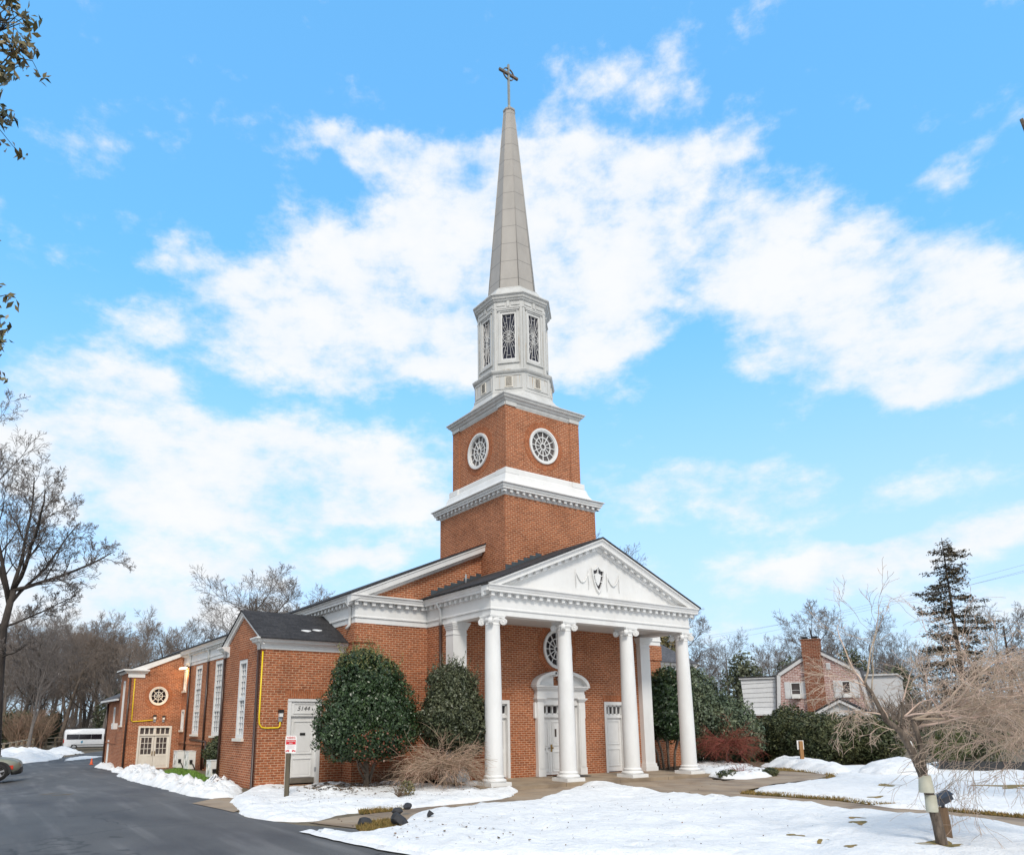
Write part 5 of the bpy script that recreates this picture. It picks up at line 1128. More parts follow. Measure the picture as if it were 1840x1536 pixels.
# hollies on the right
g0 = Vector((11.0, 2.7, -.1))
stm = [([V3(x, y, -.1), V3(x*1.2, y, .7), V3(x*2.2+.0, y*1.5, 1.5), V3(x*2.6, y*2, 2.4)], [.06, .05, .045, .03]) for x, y in ((-.3, 0), (-.12, -.12), (.1, .1), (.3, -.05), (.45, .1), (-.45, .1))]
shrub('holly_tree', 'dark many stemmed holly between the two rightmost columns', 'holly', g0, [((0, 0, 2.6), (1.15, 1.1, 1.35)), ((.35, 0, 3.4), (.9, .9, .9)), ((-.4, -.1, 2.2), (.9, .8, .8)), ((.3, -.1, 1.9), (.9, .8, .6))], 24000, .065, 'holly', 9, stm, 'bark', tips=(60, 'holly_tip', .35), jit=.8)
g1 = Vector((15.6, 5.2, -.1))
shrub('cypress_bush', 'broad blue green evergreen bush right of the rightmost column', 'evergreen', g1, [((0, 0, 2.0), (2.1, 2.0, 1.9)), ((-.4, 0, 3.3), (1.6, 1.5, 1.4)), ((1.3, -.9, 1.7), (1.6, 1.5, 1.5)), ((-.7, 0, 4.1), (1.0, 1.0, 1.0)), ((1.9, -1.3, 1.3), (1.2, 1.2, 1.2))], 42000, .075, 'cypress', 15, [([V3(0, 0, -.1), V3(0, 0, 1.5)], [.1, .06])])
g2 = Vector((16.6, 9.0, .7))
shrub('magnolia_tree', 'tall bronze green magnolia behind the rightmost column', 'magnolia', g2, [((-.6, 0, 4.6), (2.2, 2.0, 2.3)), ((.6, 0, 3.6), (2.0, 1.9, 2.2)), ((-1.4, 0, 5.9), (1.3, 1.3, 1.1)), ((1.0, -.3, 5.0), (1.3, 1.2, 1.0))], 9000, .13, 'magnolia', 17, [([V3(0, 0, -.1), V3(-.2, 0, 3), V3(-.4, 0, 5.5)], [.16, .12, .05])], shell=.85, jit=1.0)
# hedge of yews
hl = [(1352, 1373, 1.75), (1392, 1372, 1.95), (1432, 1371, 2.0), (1474, 1374.5, 2.5), (1520, 1377, 2.15), (1562, 1379, 2.1), (1606, 1377, 2.05), (1650, 1378, 2.0)]
lbs = ['leftmost yew of the hedge, next to the lace maple', 'second yew of the hedge, left of the orange sign post', 'third yew of the hedge, behind the orange sign post', 'tallest yew of the hedge, just right of the orange sign post', 'yew of the hedge below the small white gable', 'yew of the hedge left of the leaning sign', 'yew of the hedge behind the leaning sign', 'last dense yew of the hedge, behind the cherry trunk']
for i, ((x, y, h_), lb) in enumerate(zip(hl, lbs)):
    h_ *= 1.07; p = G(x, y); p = p+Vector((_f.x, _f.y, 0)).normalized()*3.3
    shrub('yew', lb, 'yew', p, [((0, 0, h_*.42), (1.25, 1.2, h_*.52)), ((.3, .1, h_*.72), (.9, .9, h_*.34)), ((-.5, 0, h_*.6), (.8, .8, h_*.36))], 12000, .07, 'yew', 60+i, [([V3(0, 0, -.1), V3(0, 0, h_*.7)], [.07, .04])], group='yew hedge along the far lawn')
for i, (x, y, lb) in enumerate(((1740, 1383, 'thin dark shrub behind the little pine, left of the pair'), (1800, 1384, 'thin dark shrub at the right edge behind the black edging'))):
    p = G(x, y)+Vector((_f.x, _f.y, 0))*1.2; shrub('thin_shrub', lb, 'shrub', p, [((0, 0, .9), (1.5, 1.2, .95)), ((.6, 0, 1.2), (1.2, 1.0, .8))], 3800, .07, 'yew', 80+i, [([V3(.2*j, 0, -.1), V3(.3*j, .1, .8), V3(.5*j, 0, 1.5)], [.03, .025, .01]) for j in (-2, -1, 0, 1, 2)], shell=.9)
pp = G(1713, 1385)
shrub('small_pine', 'little yellow green pine behind the cherry trunk', 'pine', pp, [((0, 0, .95), (.75, .7, .55)), ((.1, 0, 1.35), (.5, .5, .4)), ((-.3, 0, .8), (.55, .5, .4))], 4200, .10, 'pine', 33, [([V3(0, 0, -.1), V3(0, 0, .5), V3(.05, 0, 1.3)], [.06, .05, .02])], asp=.16, shell=.8, jit=1.0)
yb = Vector((-4.75, 12.9, gz(-4.75, 12.9)))
shrub('yew', 'dark rounded yew against the left nave wall beside the wing', 'yew', yb, [((0, 0, .95), (.72, .75, .62)), ((.1, .1, 1.35), (.5, .5, .42))], 7000, .055, 'yew', 91, [([V3(0, 0, -.1), V3(0, 0, .7)], [.05, .03])])
# left edge evergreen foliage by the fence, dry brush
for i, (px_, py_, lb, mt, s_) in enumerate(((10, 1352, 'green bamboo thicket at the far left behind the fence', 'far_green', (6.0, 4, 4.6)), (84, 1340, 'ivy covered stump clump behind the fence', 'far_green', (2.6, 2.4, 4.6)), (196, 1340, 'dark pine foliage behind the brick annex', 'far_green', (4.5, 4, 7.5)))):
    p = D(px_, 1345, (100, 118, 110)[i]); p.z = -1.2; shrub(('bamboo_clump', 'ivy_clump', 'far_pine')[i], lb, ('bamboo', 'ivy', 'pine')[i], p, [((0, 0, s_[2]*.5), (s_[0]*.55, s_[1]*.55, s_[2]*.5)), ((.8, 0, s_[2]*.8), (s_[0]*.35, s_[1]*.35, s_[2]*.3))], 5200, .26, mt, 100+i, shell=.8, asp=.3)
def brushmass(name, label, px0, px1, depth, h, n, mat, seed, base=-1.2):
    rnd = random.Random(seed); m = MB()
    for _ in range(n):
        x = rnd.uniform(px0, px1); p = D(x, 1340, depth*rnd.uniform(.94, 1.08)); p.z = base; hh = h*rnd.uniform(.35, 1.1); d = V3(rnd.gauss(0, .35), rnd.gauss(0, .35), 1)
        pts = [p, p+d*hh*.4, p+d*hh*.75+V3(rnd.gauss(0, .3), rnd.gauss(0, .3), 0), p+d*hh+V3(rnd.gauss(0, .6), rnd.gauss(0, .6), -.1)]; m.tube(pts, [.05, .04, .03, .02], 3)
        for s in range(4):
            q = pts[1].lerp(pts[2], rnd.random()); m.tube([q, q+V3(rnd.gauss(0, .5), rnd.gauss(0, .5), rnd.uniform(.2, .9))*hh*.25], [.025, .012], 3)
    o = m.build(name, M[mat]); return tag(o, label, 'brush', kind='stuff')
brushmass('dry_brush', 'pinkish dry brush behind the fence at the far left', 20, 75, 95, 5.0, 500, 'brush', 5)
brushmass('undergrowth', 'tangled brown undergrowth at the edge of the left woods', -60, 330, 125, 4.5, 1100, 'twig_brown', 6)
brushmass('undergrowth', 'pale far undergrowth closing the view through the left woods', -120, 360, 178, 7, 1100, 'twig', 16)
brushmass('thicket', 'brown twiggy thicket behind the right hedge', 1560, 1900, 58, 4.2, 800, 'twig_brown', 7, -.3)
brushmass('thicket', 'purple brown twiggy thicket behind the portico and neighbour house', 1180, 1900, 88, 5.5, 1300, 'twig', 8, -.3)

# bare trees: a few kinds, then copies
PB = dict(seg=[9, 7, 6, 5, 4], wig=[.06, .11, .13, .14, .15], trop=[.02, .05, .05, .045, .04], kids=[12, 9, 7, 6], t0=[.30, .22, .2, .2], ang=[42, 40, 38, 36], rr=[.55, .55, .6, .6], lr=[.52, .55, .58, .62], tip=[.25, .2, .3, .4, .5], rmin=.011, cone=.8)
PB2 = dict(PB, ang=[34, 38, 38, 36], lr=[.58, .52, .56, .6], t0=[.22, .2, .2, .2]); PB3 = dict(PB, kids=[9, 9, 8, 6], ang=[52, 44, 42, 40], trop=[.02, .07, .06, .03, .02])
protos = []
hide = V3(0, 0, 0)
def place_tree(proto, px_, depth, htpx, label, group, base=None, rz=0, first=False):
    p = D(px_, 1345, depth); z = gz(p.x, p.y) if base is None else base; p.z = z-.1
    # height so the crown top meets the wanted row
    top = D(px_, htpx, depth).z; s = max(.2, (top-z)/proto[1])
    o = proto[0] if not proto[2] else dup(proto[0]); proto[2] = True
    o.location = p; o.rotation_euler = (0, 0, rz); o.scale = (s, s, s); o['label'] = label; o['category'] = 'tree'; o['group'] = group; return o
def mkproto(seed, P, h, r, mats):
    t = tree('bare_tree', 'x', 'tree', (0, 0, 0), seed, P, h, r, mats)
    zmax = max(v.co.z for ch in t.children for v in ch.data.vertices); return [t, zmax, False]
PR = [mkproto(1, PB, 14, .26, ('bark_far', 'twig')), mkproto(2, PB2, 13, .24, ('bark_far', 'twig_brown')), mkproto(3, PB3, 12, .28, ('bark_dark', 'twig')), mkproto(4, PB2, 15, .22, ('bark_far', 'twig')), mkproto(5, PB3, 13, .25, ('bark', 'twig_brown'))]
rnd = random.Random(77); gl = 'bare woodland trees on the left'
big = [(30, 106, 1085, 2, 'dark stemmed bare tree behind the bamboo clump'), (75, 110, 1120, 2, 'dark stemmed bare tree behind the dry brush'), (150, 118, 1125, 2, 'dark stemmed bare tree over the rear of the van'), (195, 112, 1115, 2, 'dark stemmed bare tree at the left corner of the annex'), (300, 104, 1100, 4, 'brown bare tree above the transept eave'), (350, 100, 1105, 2, 'dark bare tree above the nave eave'), (470, 95, 1005, 2, 'bare tree whose crown stands above the wing roof'), (410, 90, 1040, 0, 'lower bare tree left of the crown above the wing roof'), (545, 100, 1015, 4, 'bare tree crown just right of the one above the wing roof'), (255, 82, 1075, 1, 'broad bare tree above the round window transept'), (105, 105, 1085, 4, 'bare tree left of the white van, with leaning stems'), (50, 78, 1080, 3, 'dense bare tree behind the bamboo at left'), (1076, 110, 905, 0, 'bare tree whose top shows just right of the tower')]
for px_, dp, tp, k, lb in big: place_tree(PR[k], px_, dp, tp, lb, gl, rz=rnd.uniform(0, 6.28))
for i in range(40):
    px_ = -140+i*9+rnd.uniform(-8, 8); dp = rnd.uniform(106, 180); tp = rnd.uniform(1080, 1165); place_tree(PR[rnd.randrange(5)], px_, dp, tp, 'grey brown bare tree in the woods behind the driveway', gl+' far off', rz=rnd.uniform(0, 6.28))
gr = 'bare trees behind the right side'
for px_, dp, tp, k, lb in ((1245, 95, 1085, 2, 'bare tree top showing between the pediment end and magnolia'), (1318, 95, 1120, 0, 'bare tree right of the magnolia, left of the brick house'), (1395, 110, 1130, 1, 'low bare tree just left of the chimney'), (1512, 100, 1068, 2, 'well shaped bare tree rising right of the chimney'), (1585, 98, 1085, 0, 'bare tree behind the weeping cherry shoots'), (1640, 105, 1110, 3, 'bare tree left of the tall spruce'), (1822, 90, 1070, 2, 'bare tree right of the tall spruce at the frame edge')): place_tree(PR[k], px_, dp, tp, lb, gr, rz=rnd.uniform(0, 6.28))
for i in range(16):
    px_ = 1220+i*42+rnd.uniform(-15, 15); place_tree(PR[rnd.randrange(5)], px_, rnd.uniform(115, 160), rnd.uniform(1140, 1195), 'grey brown bare tree on the skyline beyond the hedge', gr+' far off', rz=rnd.uniform(0, 6.28))
for i in range(5): place_tree(PR[i], 2000+i*90, 80+10*i, 1080, 'bare tree off to the right of the church lawn', gr+' beyond view', rz=i)
def left_tree():
    p = D(-4, 1345, 52); p.z = gz(p.x, p.y)-.2; k = 52/FPX
    def q(x, y, b=0): v = D(x, y, 52)-p; return v+fw*b
    st = []
    rnd = random.Random(21); P = dict(PB, kids=[10, 8, 6, 4], wig=[.07, .12, .14, .15, .16], trop=[.015, .04, .045, .04, .03], ang=[44, 42, 40, 38], t0=[.12, .2, .2, .2], lr=[.42, .52, .55, .6], rmin=.012)
    fork = q(24, 1060); out = [[] for _ in P['seg']]
    root = thing('bare_tree', 'tallest bare tree with a dark forked trunk at the left edge', 'tree', p)
    tr = [V3(0, 0, -.1), q(-2, 1240), q(6, 1130), fork]; m = MB(); m.tube(tr, [.34, .28, .25, .21], 10)
    lim = [((24, 1060), (168, 1012), 1.15, .15, .5), ((26, 1055), (135, 905), 1.1, .16, -.6), ((22, 1080), (95, 950), 1.2, .13, 1.2), ((22, 1060), (62, 880), 1.15, .15, .4), ((18, 1080), (14, 780), 1.1, .15, -1), ((16, 1090), (-60, 870), 1.2, .14, .5), ((8, 1130), (-120, 1000), 1.2, .12, -.8), ((10, 1125), (95, 1075), 1.1, .09, 1.0), ((2, 1180), (70, 1165), 1.1, .07, -1.0), ((0, 1190), (-90, 1130), 1.1, .1, .8)]
    for a, b, l_, r, bb in lim:
        A = q(*a); B = q(*b, bb*2); grow(out, A, (B-A), (B-A).length*l_, r, 0, P, rnd)
    for pts, rad in out[0]+out[1]: m.tube(pts, rad, 6)
    fast_build('trunk', m, M['bark_dark'], root); m = MB()
    for l in out[2:]:
        for pts, rad in l: m.tube(pts, rad, 3)
    fast_build('crown', m, M['twig'], root)
left_tree()
# far evergreens on the right
for i, (px_, dp, tp, w_, lb) in enumerate(((1345, 84, 1170, 3.0, 'dark round evergreen left of the brick house'), (1430, 92, 1180, 3.2, 'dull evergreen behind the brick house roof at left of the chimney'), (1545, 90, 1160, 2.8, 'green conifer behind the brick house right of the chimney'), (1625, 86, 1195, 2.6, 'low conifer behind the weeping cherry'))):
    p = D(px_, 1340, dp); p.z = -.4; h_ = D(px_, tp, dp).z+.4; shrub('far_evergreen', lb, 'evergreen', p, [((0, 0, h_*.45), (w_, w_, h_*.45)), ((.2, 0, h_*.75), (w_*.6, w_*.6, h_*.26))], 3600, .22, 'far_green', 120+i, [([V3(0, 0, -.1), V3(0, 0, h_*.8)], [.16, .05])], shell=.8)
# tall spruce
def spruce():
    dp = 70; p = D(1746, 1340, dp); p.z = -.3; h = D(1740, 946, dp).z+.3; root = thing('spruce', 'tall sparse dark spruce on the right skyline', 'spruce', p); rnd = random.Random(3); m = MB(); C = []; N = []
    m.tube([V3(0, 0, -.1), V3(.05, 0, h*.5), V3(-.1, 0, h)], [.30, .19, .03], 8); z = h*.22
    while z < h*.985:
        t = z/h; L = min(4.1, 5.3*(1-t)**.42)*(.7+.45*rnd.random())*(1 if t > .3 else .9)*min(1, (1-t)/.09+.12)
        for k in range(rnd.randint(3, 5)):
            a = rnd.uniform(0, 6.28); l = L*rnd.uniform(.6, 1.15); d = V3(math.cos(a), math.sin(a), .10); pts = [V3(0, 0, z)]
            n = 6
            for i in range(n): d = (d+V3(rnd.gauss(0, .08), rnd.gauss(0, .08), (-.09 if i < 3 else .10))).normalized(); pts.append(pts[-1]+d*l/n)
            m.tube(pts, [.05*(1-.12*i) for i in range(n+1)], 4)
            for i in range(int(l*12)):
                f = rnd.uniform(.15, 1)**.8*n; j = min(n-1, int(f)); q = pts[j].lerp(pts[j+1], f-j); w = .30*(1-.4*f/n)
                for _ in range(2): C.append(tuple(q+V3(rnd.gauss(0, w), rnd.gauss(0, w), rnd.gauss(-.06, .13)))); N.append((0, 0, 1))
        z += h*.019*rnd.uniform(.8, 1.3)
    fast_build('trunk', m, M['bark_dark'], root); leaves_obj('crown', C, N, .17, M['spruce'], root, .34, np.random.default_rng(5), .9)
spruce()
# weeping cherry in the foreground: trunk that forks, long arching limbs, hanging shoots
def cherry(name, label, loc, limbs, seed, trunk, ntw=9, mat='twig_pale'):
    root = thing(name, label, 'cherry tree', loc); rnd = random.Random(seed); t = MB(); m = MB()
    for pts, rad in trunk: t.tube(pts, rad, 10)
    fast_build('trunk', t, M['bark'], root)
    def limb(p, d, L, r, droop, lvl):
        dr_ = droop
        n = 8; pts = [p.copy()]; rad = [r]; d = d.normalized()
        for k in range(n):
            d = (d+V3(rnd.gauss(0, .17), rnd.gauss(0, .17), rnd.gauss(0, .12)-droop*(k/n))).normalized(); p = p+d*L/n; pts.append(p.copy()); rad.append(max(.0030, r*(1-.82*(k+1)/n)))
        m.tube(pts, rad, 6 if lvl == 0 else 4 if lvl == 1 else 3)
        if lvl >= 3: return
        for c in range((ntw if dr_ > 0 else 3, 5 if dr_ > 0 else 2, 3)[lvl]):
            f = rnd.uniform(.18, 1)*n; j = min(n-1, int(f)); q = pts[j].lerp(pts[j+1], f-j); dd = (pts[j+1]-pts[j]).normalized()
            dd = dd+V3(rnd.gauss(0, .55), rnd.gauss(0, .55), rnd.gauss(.02, .36)); limb(q, dd, L*rnd.uniform(.35, .75), max(.0034, rad[j]*.5), droop*.95, lvl+1)
    for p, d, L, r, dr in limbs: limb(V3(*p), V3(*d), L, r, dr, 0)
    fast_build('crown', m, M[mat], root); return root
def loc3(a, z, b=0): v = rt*a+fw*b; return V3(v.x, v.y, z)
cl = G(1693, 1527)
T1 = [([loc3(.05, -.12), loc3(.02, .02), loc3(-.02, .4), loc3(-.09, .85), loc3(-.16, 1.17)], [.15, .088, .075, .072, .07]),
      ([loc3(-.16, 1.13), loc3(-.28, 1.5), loc3(-.42, 1.82), loc3(-.66, 2.03)], [.058, .055, .05, .043]), ([loc3(-.64, 2.0), loc3(-.76, 2.3), loc3(-.82, 2.45), loc3(-.92, 2.6)], [.04, .034, .03, .026]),
      ([loc3(-.13, 1.08), loc3(-.12, 1.45), loc3(-.15, 1.78), loc3(-.20, 2.02)], [.05, .044, .04, .034]), ([loc3(-.42, 1.8), loc3(-.36, 2.05), loc3(-.34, 2.3)], [.03, .022, .012]), ([loc3(-.18, 1.9), loc3(.05, 2.08), loc3(.30, 2.15), loc3(.5, 2.3)], [.03, .028, .025, .02])]
limbs = []
for (a, z), (da, dz), L, r, dr in (((-.9, 2.55), (-.4, 1.0), 1.5, .018, -.02), ((-.92, 2.6), (.12, 1), 1.55, .017, -.05), ((-.82, 2.45), (.35, 1), 1.3, .012, -.04), ((-.9, 2.55), (-1, .45), .8, .015, .10), ((-.7, 2.1), (-1, .2), .8, .013, .12), ((-.42, 1.85), (-1, -.05), .85, .010, .12), ((-.34, 2.3), (.3, .8), 1.0, .014, .16), ((-.36, 2.05), (.9, .5), 1.3, .015, .14),
   ((-.2, 2.02), (1, .25), 1.9, .022, .11), ((-.15, 1.9), (1, .1), 1.9, .020, .06), ((.05, 2.08), (1, .3), 1.8, .02, .15), ((.3, 2.15), (1, .35), 1.8, .02, .13), ((.5, 2.3), (1, .35), 1.9, .018, .14), ((.45, 2.25), (.8, .4), 1.3, .016, .16), ((.2, 2.1), (1, .0), 2.0, .018, .05), ((-.1, 2.0), (.8, .42), 1.5, .018, .15), ((-.15, 1.7), (.8, .3), 1.1, .010, .14), ((-.13, 1.2), (.4, 1), .7, .008, .05), ((-.16, 1.2), (.15, 1), .75, .008, .02), ((-.6, 2.0), (-.3, .9), .9, .013, .1)):
    for b in (-.4, .3) if L > 1.25 and dr > .04 else (rnd.uniform(-.3, .3),): limbs.append((tuple(loc3(a, z)), tuple(loc3(da, dz, b*rnd.uniform(.6, 1.8))), L*rnd.uniform(.85, 1.1), r, dr))
cherry('weeping_cherry', 'bare weeping cherry in the foreground snow with wrapped trunk', cl, limbs, 4, T1, 7)
c2 = D(2050, 1500, 11.5); c2.z = -.1
T2_ = [([loc3(0, -.1), loc3(-.1, .7), loc3(-.35, 1.2), loc3(-.8, 1.7), loc3(-1.25, 2.2)], [.12, .1, .08, .06, .045])]
limbs2 = [(tuple(loc3(-.8, 1.7)), tuple(loc3(-1, .2, b)), 1.8, .025, .12) for b in (-.4, .3)]+[(tuple(loc3(-1.2, 2.15)), tuple(loc3(-1, .5, b)), 1.5, .024, .3) for b in (-.5, 0, .5)]+[(tuple(loc3(-.5, 1.4)), tuple(loc3(-.6, 1, b)), 1.7, .025, .3) for b in (-.3, .6)]
cherry('weeping_cherry', 'second bare weeping cherry leaning in from the right edge', c2, limbs2, 12, T2_)
# the trunk guards: pale sleeves tied round the cherry trunk
for k, (z0, z1, lb) in enumerate(((.875, 1.14, 'upper pale flared sleeve wrapped round the cherry trunk'), (.58, .84, 'lower pale straight sleeve wrapped round the cherry trunk'))):
    m = MB(); xo = (-.125, -.075)[k]; c = cl+loc3(xo, 0)
    prof = [(.115, 0), (.088, z1-z0)] if k == 0 else [(.088, 0), (.084, z1-z0)]
    m.lathe([(r_, z) for r_, z in prof]+[(r_-.008, z) for r_, z in prof[::-1]], (c.x, c.y, cl.z+z0), 20, True, False); tag(m.build('trunk_sleeve', M['guard']), lb, 'sleeve', 'sleeves on the cherry trunk')
st_ = G(1706, 1517)+loc3(.02, 0, .05)
fl = thing('floodlight_post', 'split log post carrying a small dark floodlight beside the cherry trunk', 'floodlight', st_)
m = MB(); m.tube([V3(0, 0, -.1), V3(-.02, -.01, .3), V3(-.03, 0, .58)], [.075, .07, .062], 9); m.tube([V3(.07, .05, -.1), V3(.05, .03, .3), V3(.01, .02, .52)], [.05, .045, .04], 7); fast_build('post', m, M['stump'], fl)
m = MB(); c = V3(0, 0, .72); ax = loc3(.85, .45, -.2).normalized(); up = loc3(-.35, .9, -.2).normalized(); sd_ = ax.cross(up).normalized(); up = sd_.cross(ax)
def obx(m, c, a, b, cc, ha, hb, hc):
    p = [c+a*sa*ha+b*sb*hb+cc*sc*hc for sc in (-1, 1) for sa, sb in ((-1, -1), (1, -1), (1, 1), (-1, 1))]; m.hexa(p)
obx(m, c, ax, sd_, up, .13, .09, .04); obx(m, c+up*.05+ax*.05, ax, sd_, up, .105, .10, .010); obx(m, c-up*.055, ax, sd_, up, .09, .06, .016); m.tube([V3(-.03, 0, .56), V3(-.02, 0, .68)], .028, 8); fast_build('lamp_head', m, M['floodlight'], fl)
# magnolia hanging in at the top left: its trunk stands left of the frame
def hanging_magnolia():
    base = D(-420, 1400, 9.0); base.z = gz(base.x, base.y); root = thing('magnolia_tree', 'magnolia whose bronze leafy sprays hang in at the left edge', 'magnolia', base); rnd = random.Random(8); m = MB(); C = []; N = []
    top = D(-420, -200, 9.0)-base; m.tube([V3(0, 0, -.1), V3(.05, 0, top.z*.4), V3(0, .1, top.z*.8), V3(0, 0, top.z)], [.22, .18, .12, .05], 10)
    sprays = [(40, 78, 95), (18, 30, 75), (20, 118, 60), (12, 205, 45), (-5, 15, 90), (-10, 120, 90), (-2, 520, 34), (10, 580, 48), (0, 625, 30), (-6, 680, 22), (-25, 60, 110), (-70, 150, 140), (-60, 560, 80), (-90, 400, 90), (-60, 640, 60)]
    for x, y, sz in sprays:
        e = D(x, y, 9.0+rnd.uniform(-.4, .4))-base; s = V3(0, 0, max(1.5, e.z-.8)); mid = s.lerp(e, .55)+V3(0, 0, -.15); m.tube([s, mid, e], [.05, .025, .006], 5)
        rr = sz*9/FPX*.55; back = (mid-e).normalized()
        for tw in range(max(3, int(sz/9))):
            tip = e+V3(rnd.gauss(0, .55), rnd.gauss(0, .55), rnd.gauss(0, .5))*rr+back*rr*rnd.uniform(0, .8); m.tube([e+back*.25, tip.lerp(e, .4)+V3(0, 0, .01), tip], [.007, .005, .003], 4)
            for q in range(9): C.append(tuple(tip+V3(rnd.gauss(0, 1), rnd.gauss(0, 1), rnd.gauss(0, 1))*.055)); N.append((rnd.gauss(0, 1), rnd.gauss(0, 1), .5))
    fast_build('trunk', m, M['bark_dark'], root); leaves_obj('crown', C, N, .058, M['magnolia'], root, .42, np.random.default_rng(2), .8)
hanging_magnolia()

# ------------------------------------------------------------------ street furniture, stones, machines
sp_ = G(513, 1436)
s = thing('warning_sign', 'red and white parking warning sign on a wooden post', 'sign', sp_)
FS = Fr((sp_.x, sp_.y), (rt.x, rt.y))
hz_ = lambda y: CAM.z-(y-1299.5)*((sp_-CAM).dot(_f))/FPX
m = MB(); m.fbox(FS, -.055, .055, -.3, hz_(1325), -.14, -.03); m.build('post', M['post_wood'], s)
zt_, zb_ = hz_(1321), hz_(1352); hw_ = 10.2*((sp_-CAM).dot(_f))/FPX
pl = [(-hw_+.03, zb_), (hw_-.03, zb_), (hw_, zb_+.03), (hw_, zt_-.03), (hw_-.03, zt_), (-hw_+.03, zt_), (-hw_, zt_-.03), (-hw_, zb_+.03)]
m = MB(); m.fpoly(FS, [(u+.07, z) for u, z in pl], -.028, -.02); pn = m.build('panel', M['sign_white'], s)
hh = zt_-zb_; UU = .07
m = MB(); m.fbox(FS, UU-hw_*.86, UU+hw_*.86, zb_+hh*.50, zb_+hh*.76, -.019, -.016); m.build('red_band', M['sign_red'], pn)
text_obj('lettering', 'WARNING', FS, UU, zb_+hh*.88, -.016, hh*.17, M['sign_red'], pn, wx=.62)
text_obj('lettering', 'CHURCH PARKING', FS, UU, zb_+hh*.685, -.0135, hh*.115, M['sign_white'], pn, wx=.50)
text_obj('lettering', 'ONLY', FS, UU, zb_+hh*.565, -.0135, hh*.105, M['sign_white'], pn, wx=.75)
m = MB()
for j in range(4): m.fbox(FS, UU-hw_*(.72-.08*(j % 2)), UU+hw_*(.72-.1*((j+1) % 2)), zb_+hh*(.43-.055*j), zb_+hh*(.445-.055*j), -.019, -.017)
m.build('fine_print', M['sign_pink'], pn)
m = MB()
for sx in (-1, 1):
    c = UU+sx*hw_*.58; z = zb_+hh*.13
    m.fpoly(FS, [(c-sx*.055, z-.012), (c+sx*.05, z-.012), (c+sx*.05, z+.012), (c+sx*.01, z+.015), (c-sx*.03, z+.032), (c-sx*.04, z+.028), (c-sx*.03, z+.012), (c-sx*.055, z+.010)][::sx], -.019, -.0165)
    for q in (-.03, .03): m.ring(FS, c+q, z-.016, .0, .011, -.019, -.0160, 10)
m.build('tow_pictogram', M['sign_red'], pn)
m = MB(); p = G(631, 1409); m.tube([p+V3(0, 0, -.1), p+V3(0, 0, 1.15)], .014, 6); tag(m.build('metal_stake', M['grey_metal']), 'thin grey metal stake in the mulch under the big holly', 'stake')
for k, (x, y, hgt, lb) in enumerate(((1443, 1378, 44, 'bright cedar sign post with a small white sign, before the hedge'),)):
    p = G(x, y); dpt = (p-CAM).dot(_f); kx = dpt/FPX; s = thing('sign_post', lb, 'sign', p); Fp = Fr((p.x, p.y), (rt.x, rt.y))
    m = MB(); m.fbox(Fp, -.075, .075, p.z-.2, p.z+46*kx, -.05, .05); m.build('post', M['cedar'], s)
    m = MB(); m.fbox(Fp, -6*kx, 6*kx, p.z+31*kx, p.z+47*kx, .055, .075) if False else m.fbox(Fp, -6*kx, 6*kx, p.z+31*kx, p.z+47*kx, -.075, -.055); m.build('panel', M['sign_white'], s)
p = G(1651, 1387); kx = (p-CAM).dot(_f)/FPX; s = thing('leaning_sign', 'leaning white sign on a dark red post behind the cherry', 'sign', p); Fp = Fr((p.x, p.y), (rt.x, rt.y))
m = MB(); m.fpoly(Fp, [(-.06, p.z-.2), (.06, p.z-.2), (-9*kx+.06, p.z+52*kx), (-9*kx-.06, p.z+52*kx)], -.05, .05); m.build('post', pm('red_post', (.10, .04, .03), (.14, .06, .04), .8, 5), s)
m = MB(); m.fpoly(Fp, [(-9*kx, p.z+28*kx), (-2*kx, p.z+26*kx), (-8*kx, p.z+55*kx), (-11*kx, p.z+54*kx)], .052, .07); m.build('panel', M['sign_white'], s)
for i, (x, lb) in enumerate(((1345, 'short cedar stake under the right side of the lace maple'),)):
    p = G(x, 1372); m = MB(); m.box(p.x-.07, p.x+.07, p.y-.07, p.y+.07, p.z-.1, p.z+.75); m.box(p.x-.085, p.x+.085, p.y-.085, p.y+.085, p.z+.75, p.z+.79); tag(m.build('cedar_stake', M['cedar']), lb, 'post')
# picket fence behind the lace maple
fp = thing('picket_fence', 'weathered grey picket fence behind the lace maple', 'fence', G(1280, 1371)+fw*3.0); m = MB(); mr = MB(); o0 = fp.location
for i in range(26):
    u = -1.3+i*.17; q = loc3(u, 0); Fp = Fr((q.x, q.y), (rt.x, rt.y)); hgt = 1.25+.04*math.sin(i*2.1); m.fpoly(Fp, [(-.06, 0), (.06, 0), (.06, hgt-.06), (0, hgt), (-.06, hgt-.06)], 0, .02)
fast_build('picket', m, M['fence_wood'], fp).update_tag()
Fp = Fr((0, 0), (rt.x, rt.y)); mr.fbox(Fp, -1.4, 3.1, .25, .34, -.06, -.002); mr.fbox(Fp, -1.4, 3.1, .9, .99, -.06, -.002); fast_build('rail', mr, M['fence_wood'], fp)
m = MB(); a = G(1690, 1386); b = G(2100, 1392); Fp = Fr((a.x, a.y), (b.x-a.x, b.y-a.y)); L_ = (b-a).length; m.fbox(Fp, 0, L_, -.15, .28, -.12, 0); m.fbox(Fp, -.02, L_, .281, .31, -.14, .02); tag(m.build('garden_edging', M['edging']), 'low black garden edging behind the little pine', 'edging')
